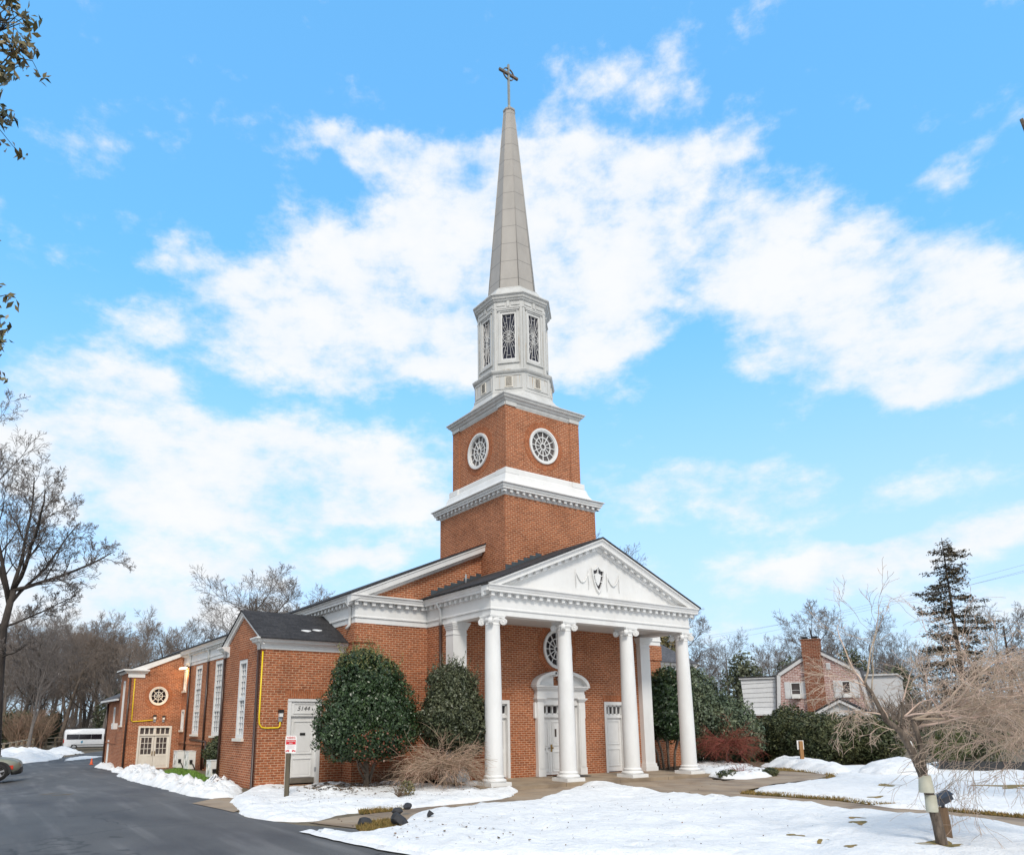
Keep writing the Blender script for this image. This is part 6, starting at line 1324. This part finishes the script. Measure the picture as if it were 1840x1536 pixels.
def rock(name, p, r, seed, label, group):
    bm = bmesh.new(); bmesh.ops.create_icosphere(bm, subdivisions=3, radius=1); rn = random.Random(seed)
    pls = [(V3(rn.gauss(0, 1), rn.gauss(0, 1), rn.gauss(0, 1)).normalized(), rn.uniform(.45, .8)) for _ in range(9)]
    for v in bm.verts:
        for n_, d_ in pls:
            k = v.co.dot(n_)-d_
            if k > 0: v.co -= n_*k
        v.co *= 1+.08*noise.noise(v.co*3+V3(seed, 0, 0))
        v.co.x *= r[0]; v.co.y *= r[1]; v.co.z *= r[2]
    me = bpy.data.meshes.new(name); bm.to_mesh(me); bm.free(); me.materials.append(M['rock']); o = bpy.data.objects.new(name, me); COL.objects.link(o); o.location = p; o.rotation_euler = (0, 0, seed); tag(o, label, 'rock', group)
for i, (x, y, r, lb, dz) in enumerate(((655, 1482, (.15, .13, .12), 'leftmost dark rock, at the end of the walkway by the driveway', .05), (714, 1470, (.17, .12, .09), 'dark flat rock behind the largest rock', .17), (731, 1462, (.17, .12, .08), 'dark rock farthest back, at the walkway edge', .17), (719, 1486, (.20, .16, .20), 'largest dark rock, standing in the brown turf', .12), (772, 1478, (.12, .08, .09), 'small dark rock lying alone in the snow', .18))): rock('rock', G(x, y, dz), r, 3+i*2, lb, 'dark rocks by the walkway')
# bare patches showing through the snow, laid on its real surface
from mathutils.bvhtree import BVHTree
def surf(objs):
    vs = []; fs = []
    for o in objs:
        k = len(vs); vs += [v.co.copy() for v in o.data.vertices]; fs += [[k+i for i in p.vertices] for p in o.data.polygons]
    return BVHTree.FromPolygons(vs, fs)
SNOW = surf([o for o in COL.objects if o.name.split('.')[0] in ('snow', 'snow_bank', 'path', 'planting_bed')])
def on_snow(p, dz=.005):
    h = SNOW.ray_cast(V3(p.x, p.y, 5), V3(0, 0, -1))[0]; return V3(p.x, p.y, (h.z if h else p.z)+dz)
litter()
m = MB(); rn = random.Random(2)
for x, y, w, h_ in ((1543, 1486, 26, 5), (1432, 1512, 28, 4), (1478, 1520, 20, 4), (1530, 1532, 20, 4), (1590, 1417, 30, 4), (1800, 1417, 90, 5), (1830, 1421, 60, 4), (1575, 1438, 24, 3), (1690, 1528, 70, 9), (1540, 1475, 26, 4)):
    pts = []
    for k in range(16): t = k/16*6.283; q = 1+.35*math.sin(3*t+x)+.2*rn.random(); pts.append(G(x+w/2*math.cos(t)*q, y+h_/2*math.sin(t)*q))
    c = sum(pts, V3(0, 0, 0))/16
    mid = [on_snow(c.lerp(q, .55)) for q in pts]; pts = [on_snow(q) for q in pts]; c = on_snow(c)
    for k in range(16): j = (k+1) % 16; m.face([c, mid[k], mid[j]]); m.face([mid[k], pts[k], pts[j], mid[j]])
tag(m.build('bare_patches', M['moss']), 'small patches of brown grass showing through the lawn snow', 'grass', kind='stuff')
# condensers, bin
for i, (p, lb, s_) in enumerate((((-3.55, 25.9), 'white outdoor air conditioner nearest the double doors', 1.0), ((-3.65, 22.9), 'white outdoor air conditioner right of the first, by the basement window', 1.0), ((-5.35, 11.9), 'small white outdoor air conditioner beside the yew', .72))):
    z = gz(*p); t = thing('outdoor_unit', lb, 'air conditioner', (p[0], p[1], z), 0, 'air conditioners on the grass'); Fq = Fr((0, 0), (0, -1))
    m = MB(); m.fbox(Fq, -.48*s_, .48*s_, .08, .98*s_, -.18, .18); m.fbox(Fq, -.5*s_, .5*s_, .981*s_, 1.0*s_, -.2, .2); m.fbox(Fq, -.4*s_, -.3*s_, -.05, .08, -.15, .15); m.fbox(Fq, .3*s_, .4*s_, -.05, .08, -.15, .15); fast_build('casing', m, M['sign_white'], t)
    m = MB(); m.ring(Fq, -.1*s_, .53*s_, .0, .30*s_, .181, .185, 24); fast_build('fan', m, M['grey_metal'], t)
    m = MB()
    for k in range(6): m.ring(Fq, -.1*s_, .53*s_, (.05*k+.02)*s_, (.05*k+.035)*s_, .186, .20, 24)
    fast_build('fan_guard', m, M['sign_white'], t)
    m = MB(); m.fbox(Fr((0, -.48*s_), (1, 0)), -.12, .02, .35*s_, .55*s_, 0, .06); m.tube([V3(-.02, -.5*s_, .4*s_), V3(.05, -.62*s_, .3*s_), V3(.15, -.65*s_, .05)], .025, 6); fast_build('pipe', m, M['black'], t)
m = MB(); q = V3(-4.75, 11.2, gz(-4.75, 11.2)); m.lathe([(.20, q.z-.1), (.21, q.z+.88), (.23, q.z+.9), (.23, q.z+.94), (.12, q.z+.98)], (q.x, q.y, 0), 20); tag(m.build('grey_bollard', M['grey_metal']), 'grey round bin standing at the rear corner of the wing', 'bin')
m = MB(); m.tube([NAVL(-25.6, 1.05, .04), NAVL(-22.3, 1.0, .05), NAVL(-21.9, .95, .08), NAVL(-21.85, .0, .1), NAVL(-21.85, -.4, .15)], .06, 8); part('pipe', m, M['gutter_brown'])
# cone
p = G(164, 1373); t = thing('traffic_cone', 'orange traffic cone on the driveway by the annex', 'cone', p); ks = 11*((p-CAM).dot(_f))/FPX/.7
m = MB(); m.lathe([(.16, .03), (.035, .70), (.0, .71)], (0, 0, 0), 16); fast_build('cone_body', m, M['cone'], t); m = MB(); m.box(-.2, .2, -.2, .2, 0, .035); fast_build('cone_base', m, M['cone'], t); t.scale = (ks, ks, ks)
# rail fence at far left
fz = [(-40, 1354), (-10, 1353), (5, 1352), (17, 1350), (28, 1348), (38, 1346), (48, 1344), (58, 1343), (68, 1342), (82, 1341), (98, 1340), (113, 1339)]
f0 = G(30, 1350); fe = thing('rail_fence', 'brown post and rail fence along the far edge of the drive', 'fence', f0); m = MB(); tops = []
for i, (x, y) in enumerate(fz):
    dp = 64+(x+40)*.26; q = D(x, y, dp); q.z = gz(q.x, q.y); mm = MB(); hh_ = D(x, y-11, dp).z-q.z+.4; hh_ = max(1.1, min(2.2, hh_)); mm.box(-.11, .11, -.11, .11, -.3, hh_); ob = fast_build('post', mm, M['wood'], fe); ob.location = q-f0; tops.append(q-f0+V3(0, 0, hh_-.12))
for a, b in zip(tops, tops[1:]):
    for dz in (0, -.55): m.tube([a+V3(0, 0, dz), b+V3(0, 0, dz)], .065, 6)
fast_build('rail', m, M['wood'], fe)

# ------------------------------------------------------------------ vehicles
def wheel(parent, c, r, w, rim='alloy', spokes=6):
    """wheel lying on the vehicle's side; axis along local Y"""
    m = MB(); m.lathe([(r*.66, -w/2), (r*.93, -w/2), (r, -w*.36), (r, w*.36), (r*.93, w/2), (r*.66, w/2)], c, 30, True, False, (0, 1, 0)); t = fast_build('wheel', m, M['tyre'], parent)
    m = MB(); m.lathe([(r*.68, -w/2+.02), (r*.62, -w/2+.035), (r*.60, w*.2)], c, 30, True, False, (0, 1, 0)); c = Vector(c)
    Fq = Fr((c.x, c.y-w/2+.03), (1, 0))
    for k in range(spokes): a = 2*math.pi*k/spokes+.3; m.bar(Fq, (0.06*math.cos(a), c.z+.06*math.sin(a)), (r*.64*math.cos(a), c.z+r*.64*math.sin(a)), .075, -.02, .012)
    m.lathe([(.09, 0), (.07, .03)], (c.x, c.y-w/2+.03, c.z), 14, True, True, (0, -1, 0)); o = fast_build('rim', m, M[rim], t)
    m = MB(); m.disc(Fr((c.x, c.y-w/2+.07), (1, 0)), 0, c.z, r*.66, 0, 24); fast_build('brake', m, M['tyre'], t); return t
def body_loft(m, secs, prof):
    """cross-sections across Y lofted along X: secs = (x, halfwidth, zlow, zhigh), prof = rounded outline"""
    rows = [[(x, hw*a, zl+(zh-zl)*b) for a, b in prof] for x, hw, zl, zh in secs]; n = len(prof)
    vs = [v for r_ in rows for v in r_]; fs = [(i*n+j, (i+1)*n+j, (i+1)*n+(j+1) % n, i*n+(j+1) % n) for i in range(len(rows)-1) for j in range(n)]
    fs += [tuple(range(n)), tuple(range((len(rows)-1)*n, len(rows)*n))[::-1]]; m.mesh(vs, fs, True)
PROF = [(-.92, 0), (-.98, .12), (-1, .45), (-.97, .75), (-.88, .95), (-.6, 1), (0, 1.03), (.6, 1), (.88, .95), (.97, .75), (1, .45), (.98, .12), (.92, 0)]
def car():
    dp = 35.0; p = D(-46, 1401, dp); z = gz(p.x, p.y); hd = math.atan2(rt.y, rt.x)+R(27)
    c = thing('parked_car', 'sage green crossover with black cladding nosing in at the left edge', 'car', (p.x, p.y, p.z), hd)
    # x forward, y left; the nose is at +x
    m = MB(); body_loft(m, [(-2.6, .82, .45, 1.0), (-2.4, .92, .36, 1.06), (-1.4, .95, .30, 1.06), (.0, .95, .30, 1.05), (.9, .95, .32, 1.04), (1.35, .945, .34, .99), (1.62, .91, .36, .93), (1.78, .84, .40, .84), (1.86, .70, .46, .74)], PROF); fast_build('body', m, M['car'], c)
    m = MB(); body_loft(m, [(-1.7, .70, 1.0, 1.30), (-1.2, .76, 1.0, 1.62), (-.4, .78, 1.0, 1.68), (.2, .76, 1.0, 1.62), (.95, .70, 1.0, 1.08)], PROF); cb_ = fast_build('cabin', m, M['car'], c)
    m = MB()
    for sy in (-1, 1): m.hexa([(-1.2, sy*.78, 1.12), (.55, sy*.775, 1.12), (.55, sy*.74, 1.12), (-1.2, sy*.74, 1.12), (-1.1, sy*.71, 1.54), (.15, sy*.70, 1.54), (.15, sy*.66, 1.54), (-1.1, sy*.66, 1.54)])
    fast_build('side_window', m, M['glass'], cb_)
    m = MB(); Fy = Fr((0, -.955), (1, 0))
    arch = [(.41*math.cos(t), .41*math.sin(t)) for t in np.linspace(-.15, math.pi+.15, 18)]; arco = [(.52*math.cos(t), .49*math.sin(t)) for t in np.linspace(-.15, math.pi+.15, 18)]
    for wx in (1.02, -1.75):
        for i in range(17): m.fpoly(Fy, [(wx+arch[i][0], .38+arch[i][1]), (wx+arco[i][0], .38+arco[i][1]), (wx+arco[i+1][0], .38+arco[i+1][1]), (wx+arch[i+1][0], .38+arch[i+1][1])], -.08, .02)
    m.fbox(Fy, -1.25, .5, .28, .44, -.05, .015); body_loft(m, [(1.52, .90, .24, .50), (1.72, .86, .24, .56), (1.90, .70, .28, .56)], PROF); fast_build('cladding', m, M['cladding'], c)
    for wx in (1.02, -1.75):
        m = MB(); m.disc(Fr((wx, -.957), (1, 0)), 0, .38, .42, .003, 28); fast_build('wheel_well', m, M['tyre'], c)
    for wx in (1.02, -1.75):
        for sy in (-1, 1): wheel(c, (wx, sy*.88, .375), .375, .24, spokes=5)
    m = MB(); m.fbox(Fr((0, -.93), (1, 0)), 1.44, 1.60, .50, .68, .0, .012); fast_build('reflector', m, M['lamp_red'], c)
    m = MB(); m.hexa([(1.55, -.90, .74), (1.83, -.72, .70), (1.80, -.66, .70), (1.52, -.84, .74), (1.50, -.885, .83), (1.80, -.72, .79), (1.76, -.66, .79), (1.48, -.84, .83)]); fast_build('headlight', m, M['glass_dim'], c)
    m = MB(); m.hexa([(1.55, .90, .74), (1.83, .72, .70), (1.80, .66, .70), (1.52, .84, .74), (1.50, .885, .83), (1.80, .72, .79), (1.76, .66, .79), (1.48, .84, .83)]); fast_build('headlight', m, M['glass_dim'], c)
car()
def van():
    dp = 94.0; p = D(161, 1345, dp); z = gz(p.x, p.y); hd = math.atan2(rt.y, rt.x)+R(32); k = dp/FPX
    v = thing('van', 'long white passenger van parked beyond the brick annex', 'van', (p.x, p.y, z), hd)
    Lh = 3.05
    pr = [(-.95, 0), (-1, .08), (-1, .45), (-.95, .62), (-.87, .92), (-.75, 1), (0, 1.02), (.75, 1), (.87, .92), (.95, .62), (1, .45), (1, .08), (.95, 0)]
    m = MB(); body_loft(m, [(-Lh, .92, .45, 2.25), (-Lh+.15, 1.0, .35, 2.5), (-1, 1.0, .33, 2.62), (1.2, 1.0, .33, 2.62), (1.75, 1.0, .33, 2.5), (2.25, .98, .33, 1.95), (2.6, .96, .33, 1.42), (3.2, .90, .38, 1.22), (3.4, .8, .42, .95)], pr); fast_build('body', m, M['van'], v)
    Fy = Fr((0, -1.0), (1, 0)); m = MB()
    for a, b in ((-2.8, -1.42), (-1.40, -.05), (-.03, 1.18)): m.hexa([Fy(a, 1.32, .03), Fy(b, 1.32, .03), Fy(b, 1.32, -.06), Fy(a, 1.32, -.06), Fy(a, 1.95, -.03), Fy(b, 1.95, -.03), Fy(b, 1.95, -.1), Fy(a, 1.95, -.1)])
    fast_build('side_window', m, M['glass'], v)
    m = MB(); m.fpoly(Fy, [(1.42, 1.32), (2.35, 1.30), (2.05, 1.78), (1.75, 1.95), (1.42, 1.95)], -.06, .03); fast_build('cab_window', m, M['glass'], v)
    m = MB(); m.fbox(Fy, -2.2, 2.0, .60, .68, -.02, .02); m.fbox(Fy, -1.5, 2.1, .26, .36, -.3, -.005); fast_build('trim_strip', m, M['cladding'], v)
    m = MB(); m.box(-2.2, .9, -.7, .7, 2.66, 2.74); m.box(-2.3, -2.2, -.75, .75, 2.62, 2.78); fast_build('roof_rack', m, M['cladding'], v)
    m = MB(); m.ring(Fy, -1.05, 1.0, .0, .13, .0, .012, 16); m.bar(Fy, (-1.05, .78), (-.95, 1.2), .05, 0, .014); fast_build('emblem', m, pm('blue_emblem', (.05, .22, .36), (.06, .26, .4), .4, 5), v)
    m = MB(); m.fbox(Fr((-Lh-.01, -.78), (0, -1)), -.05, .16, .9, 1.35, -.02, .06); fast_build('tail_light', m, M['lamp_red'], v)
    for wx in (-1.9, 2.3):
        for sy in (-1, 1): wheel(v, (wx, sy*.9, .36), .36, .24, 'grey_metal')
van()

# ------------------------------------------------------------------ neighbour houses
HD = 64.0
def at_house(x, y, d=HD): q = D(x, y, d); return q
hc = D(1473, 1290, HD); KX = HD/FPX
FH = Fr((hc.x, hc.y), (rt.x, rt.y)); 
HA = R(33); FH = Fr((hc.x, hc.y), (rt.x*math.cos(HA)-fw.x*math.sin(HA), rt.y*math.cos(HA)-fw.y*math.sin(HA)))
def on_plane(F, x, y):
    d = ray(x, y); n = F.n; t = ((F.o-CAM.to_2d()).dot(n))/(d.x*n.x+d.y*n.y); p = CAM+d*t; return ((p.to_2d()-F.o).dot(F.u), p.z)
ru = lambda x: on_plane(FH, x, 1240)[0]; rz_ = lambda y: on_plane(FH, 1473, y)[1]
h = thing('brick_house', 'whitewashed brick gambrel house with big chimney behind the hedge', 'house', (hc.x, hc.y, -.3))
m = MB(); shp_ = [(ru(1400), -.4), (ru(1560), -.4), (ru(1562), rz_(1277)), (ru(1546), rz_(1208)), (ru(1473), rz_(1168)), (ru(1402), rz_(1210)), (ru(1397), rz_(1277))]
m.fpoly(FH, shp_, -10, 0); m.build('wall', M['pale_brick'], h)
def strip2(m, F, pts, w, n0, n1):
    for a, b in zip(pts, pts[1:]): m.bar(F, a, b, w, n0, n1)
m = MB(); prof = [shp_[6], shp_[5], shp_[4], shp_[3], shp_[2]]
for a, b in zip(prof, prof[1:]): m.bar(FH, a, b, .30, -.1, .16)
m.build('bargeboard', M['siding'], h)
m = MB()
for a, b in zip(prof, prof[1:]):
    d_ = Vector((b[0]-a[0], b[1]-a[1])).normalized(); nn = Vector((-d_.y, d_.x))*.16; A = Vector(a)+nn; B = Vector(b)+nn; m.fpoly(FH, [A-d_*.05, B+d_*.05, B+nn*.6+d_*.05, A+nn*.6-d_*.05], -10.2, .22)
m.build('roof', M['shingle_grey'], h)
m = MB(); m.fbox(FH, ru(1449), ru(1483), 1.0, rz_(1180), -.3, .35); m.fbox(FH, ru(1448.5), ru(1482), rz_(1180), rz_(1149), -.6, .38); m.fbox(FH, ru(1447), ru(1483.5), rz_(1149), rz_(1147), -.65, .43); chm = m.build('chimney', M['chimney_brick'], h)
m = MB()
for x in (1455, 1474): m.fbox(FH, ru(x-3), ru(x+3), rz_(1147), rz_(1144.5), -.4, .2); m.fbox(FH, ru(x-5), ru(x+5), rz_(1144.5), rz_(1142.5), -.5, .3)
m.build('chimney_cap', M['black'], chm)
for x0, x1, xs, xe in ((1421, 1440, 1410.5, 1450.5), (1513, 1530, 1498.5, 1545)):
    w = rect_window(FH, ru(x0), ru(x1), rz_(1253), rz_(1224), 1, 2, rec=-.02, cas=.10, sill=False, glass='glass_dim', proud=.08, parent=h)
    for a, b in ((xs, x0-.5), (x1+.5, xe)):
        m = MB(); m.fbox(FH, ru(a), ru(b), rz_(1254), rz_(1223), .001, .06); m.fbox(FH, ru(a)+.08, ru(b)-.08, rz_(1252), rz_(1240), .06, .075); m.fbox(FH, ru(a)+.08, ru(b)-.08, rz_(1237), rz_(1225), .06, .075); m.build('shutter', M['siding'], h)
    m = MB(); m.fbox(FH, ru(x0+3), ru(x1-1), rz_(1254), rz_(1246), .09, .55); m.fbox(FH, ru(x0+4.5), ru(x1-4), rz_(1253), rz_(1247), .55, .57)
    tag(m.build('air_conditioner', M['sign_white']), 'white window air conditioner in the %s window of the brick gambrel house' % ('left' if x0 < 1473 else 'right'), 'air conditioner')
for x0, x1 in ((1447.5, 1454), (1489, 1496.5)):
    m = MB(); m.fbox(FH, ru(x0), ru(x1), rz_(1203), rz_(1191), .001, .05)
    for j in range(5): m.fbox(FH, ru(x0)+.04, ru(x1)-.04, rz_(1202)+j*.11, rz_(1202)+j*.11+.05, .05, .075)
    m.build('vent', M['siding'], h)
# white sided wing at its left
m = MB(); A = [(ru(1335.5), rz_(1277)), (ru(1395), rz_(1277)), (ru(1400), rz_(1213)), (ru(1331.5), rz_(1215.5))]
for i in range(7):
    t0, t1 = i/7, (i+1)/7; Lp = lambda t: (A[0][0]+(A[3][0]-A[0][0])*t, A[0][1]+(A[3][1]-A[0][1])*t); Rp = lambda t: (A[1][0]+(A[2][0]-A[1][0])*t, A[1][1]+(A[2][1]-A[1][1])*t)
    m.fpoly(FH, [Lp(t0), Rp(t0), Rp(t1), Lp(t1)], -8, -.18); 
    a, b, c, d = Lp(t0), Rp(t0), Rp(t1), Lp(t1); m.hexa([FH(*a, -.12), FH(*b, -.12), FH(*b, -.178), FH(*a, -.178), FH(*d, -.165), FH(*c, -.165), FH(*c, -.178), FH(*d, -.178)])
m.build('side_wall', M['siding'], h)
m = MB(); m.fbox(FH, ru(1329), ru(1401), rz_(1215.5), rz_(1213), -8, .02); m.fbox(FH, ru(1329), ru(1399), rz_(1284), rz_(1281), -.5, .45); m.fbox(FH, ru(1331), ru(1399), rz_(1281), rz_(1277), -.5, .05); m.build('trim', M['siding'], h)
m = MB(); m.fbox(FH, ru(1337), ru(1397), -.4, rz_(1284), -8, -.3); m.build('lower_wall', M['pale_brick'], h)
m = MB(); m.fbox(FH, ru(1328), ru(1401), rz_(1213)+.002, rz_(1210.5), -8, .06); m.build('flat_roof', M['shingle'], h)
m = MB(); m.fbox(FH, ru(1553), ru(1612), -.4, rz_(1216), -9, -1.2); m.fbox(FH, ru(1551), ru(1615), rz_(1216)+.002, rz_(1213), -9.2, -1.0); m.build('rear_wing', M['siding'], h)
# white gabled garage in front
GD = 50.0; gc = D(1510, 1290, GD); GA = R(30); FG = Fr((gc.x, gc.y), (rt.x*math.cos(GA)-fw.x*math.sin(GA), rt.y*math.cos(GA)-fw.y*math.sin(GA))); gu = lambda x: on_plane(FG, x, 1270)[0]; gzz = lambda y: on_plane(FG, 1510, y)[1]
g = thing('garage', 'small white gabled garage roof showing over the hedge', 'garage', (gc.x, gc.y, -.3))
m = MB(); m.fpoly(FG, [(gu(1440), -.4), (gu(1582), -.4), (gu(1582), gzz(1293)), (gu(1510), gzz(1258)), (gu(1440), gzz(1293))], -6, 0); m.build('wall', M['siding'], g)
m = MB()
for a, b in (((gu(1432), gzz(1296)), (gu(1510), gzz(1256.5))), ((gu(1510), gzz(1256.5)), (gu(1590), gzz(1296)))): m.fpoly(FG, [a, b, (b[0], b[1]+.13), (a[0], a[1]+.13)], -6.3, .3)
m.build('roof', M['shingle'], g)
m = MB()
for a, b in (((gu(1432), gzz(1296)), (gu(1510), gzz(1256.5))), ((gu(1510), gzz(1256.5)), (gu(1590), gzz(1296)))): m.fpoly(FG, [(a[0], a[1]-.2), (b[0], b[1]-.2), b, a], .001, .28)
m.build('bargeboard', M['siding'], g)
# far white house in the left woods
wd = D(188, 1330, 150); Fw = Fr((wd.x, wd.y), (rt.x, rt.y)); wk = 150/FPX
w = thing('white_house', 'far white house glimpsed through the left woods over the van', 'house', (wd.x, wd.y, -1.2))
m = MB(); m.fpoly(Fw, [(-4, -1.4), (4.2, -1.4), (4.2, 4.2), (2.0, 8.6), (0, 5.2), (-4, 2.6)], -6, 0); m.build('wall', M['siding'], w); m = MB(); m.fpoly(Fw, [(-4.6, 2.5), (0, 5.2), (0, 5.5), (-4.6, 2.8)], -6.3, .3); m.fpoly(Fw, [(0, 5.0), (2.0, 8.6), (4.6, 3.8), (4.6, 4.2), (2.0, 9.1), (0, 5.4)], -6.3, .3); m.build('roof', M['shingle_grey'], w)
rect_window(Fw, 1.4, 2.4, 4.4, 5.8, 1, 2, rec=-.02, cas=.12, sill=False, glass='glass_dim', proud=.08, parent=w); rect_window(Fw, -1.8, -.8, .8, 2.2, 1, 2, rec=-.02, cas=.12, sill=False, glass='glass_dim', proud=.08, parent=w)
# power lines
for i, (y0, y1, y2) in enumerate(((1038, 1100, 1165), (1050, 1108, 1172), (1060, 1116, 1152))):
    m = MB(); a = D(2100, y0-95, 55); b = D(1000, y2+20, 95); m.tube([a.lerp(b, t)+V3(0, 0, -1.4*math.sin(math.pi*t)) for t in np.linspace(0, 1, 24)], .011, 4)
    tag(m.build('power_line', M['grey_metal']), ('uppermost thin power line across the right sky', 'middle thin power line across the right sky', 'lowest thin power line across the right sky')[i], 'wire', 'power lines')
# a bare tree just outside the right edge: one bough tip reaches into the sky of the photo
tp = D(2230, 1500, 14.0); tp.z = -.1; r_ = thing('edge_tree', 'tree whose brown bough tip shows at the right edge of the sky', 'tree', tp); rnd = random.Random(14)
PE = dict(PB, kids=[9, 7, 5, 4], rmin=.006, t0=[.25, .2, .2, .2], lr=[.5, .5, .55, .55]); out = [[] for _ in PE['seg']]
fk = V3(.05, 0, 5.2); e1 = D(1835, 214, 14)-tp; e2 = D(1852, 252, 14)-tp
m = MB(); m.tube([V3(0, 0, -.15), V3(.02, 0, 2.5), fk], [.26, .21, .18], 12); m.tube([fk, fk.lerp(e2, .4)+V3(0, 0, -.5), fk.lerp(e2, .8), e2, e1], [.13, .10, .07, .05, .03], 8)
for a_, z_, l_ in ((.9, 1.2, 5.5), (.2, 1.8, 6), (-.1, 2.2, 5), (.7, .5, 4.5), (1.2, .2, 3.5)):
    grow(out, fk.copy(), loc3(max(.05, a_), z_, rnd.uniform(-.9, .9)), l_, .10, 0, PE, rnd)
for pts, rad in out[0]+out[1]: m.tube(pts, rad, 6)
fast_build('trunk', m, M['bark'], r_); m = MB()
for l in out[2:]:
    for pts, rad in l: m.tube(pts, rad, 3)
fast_build('crown', m, M['twig_brown'], r_)
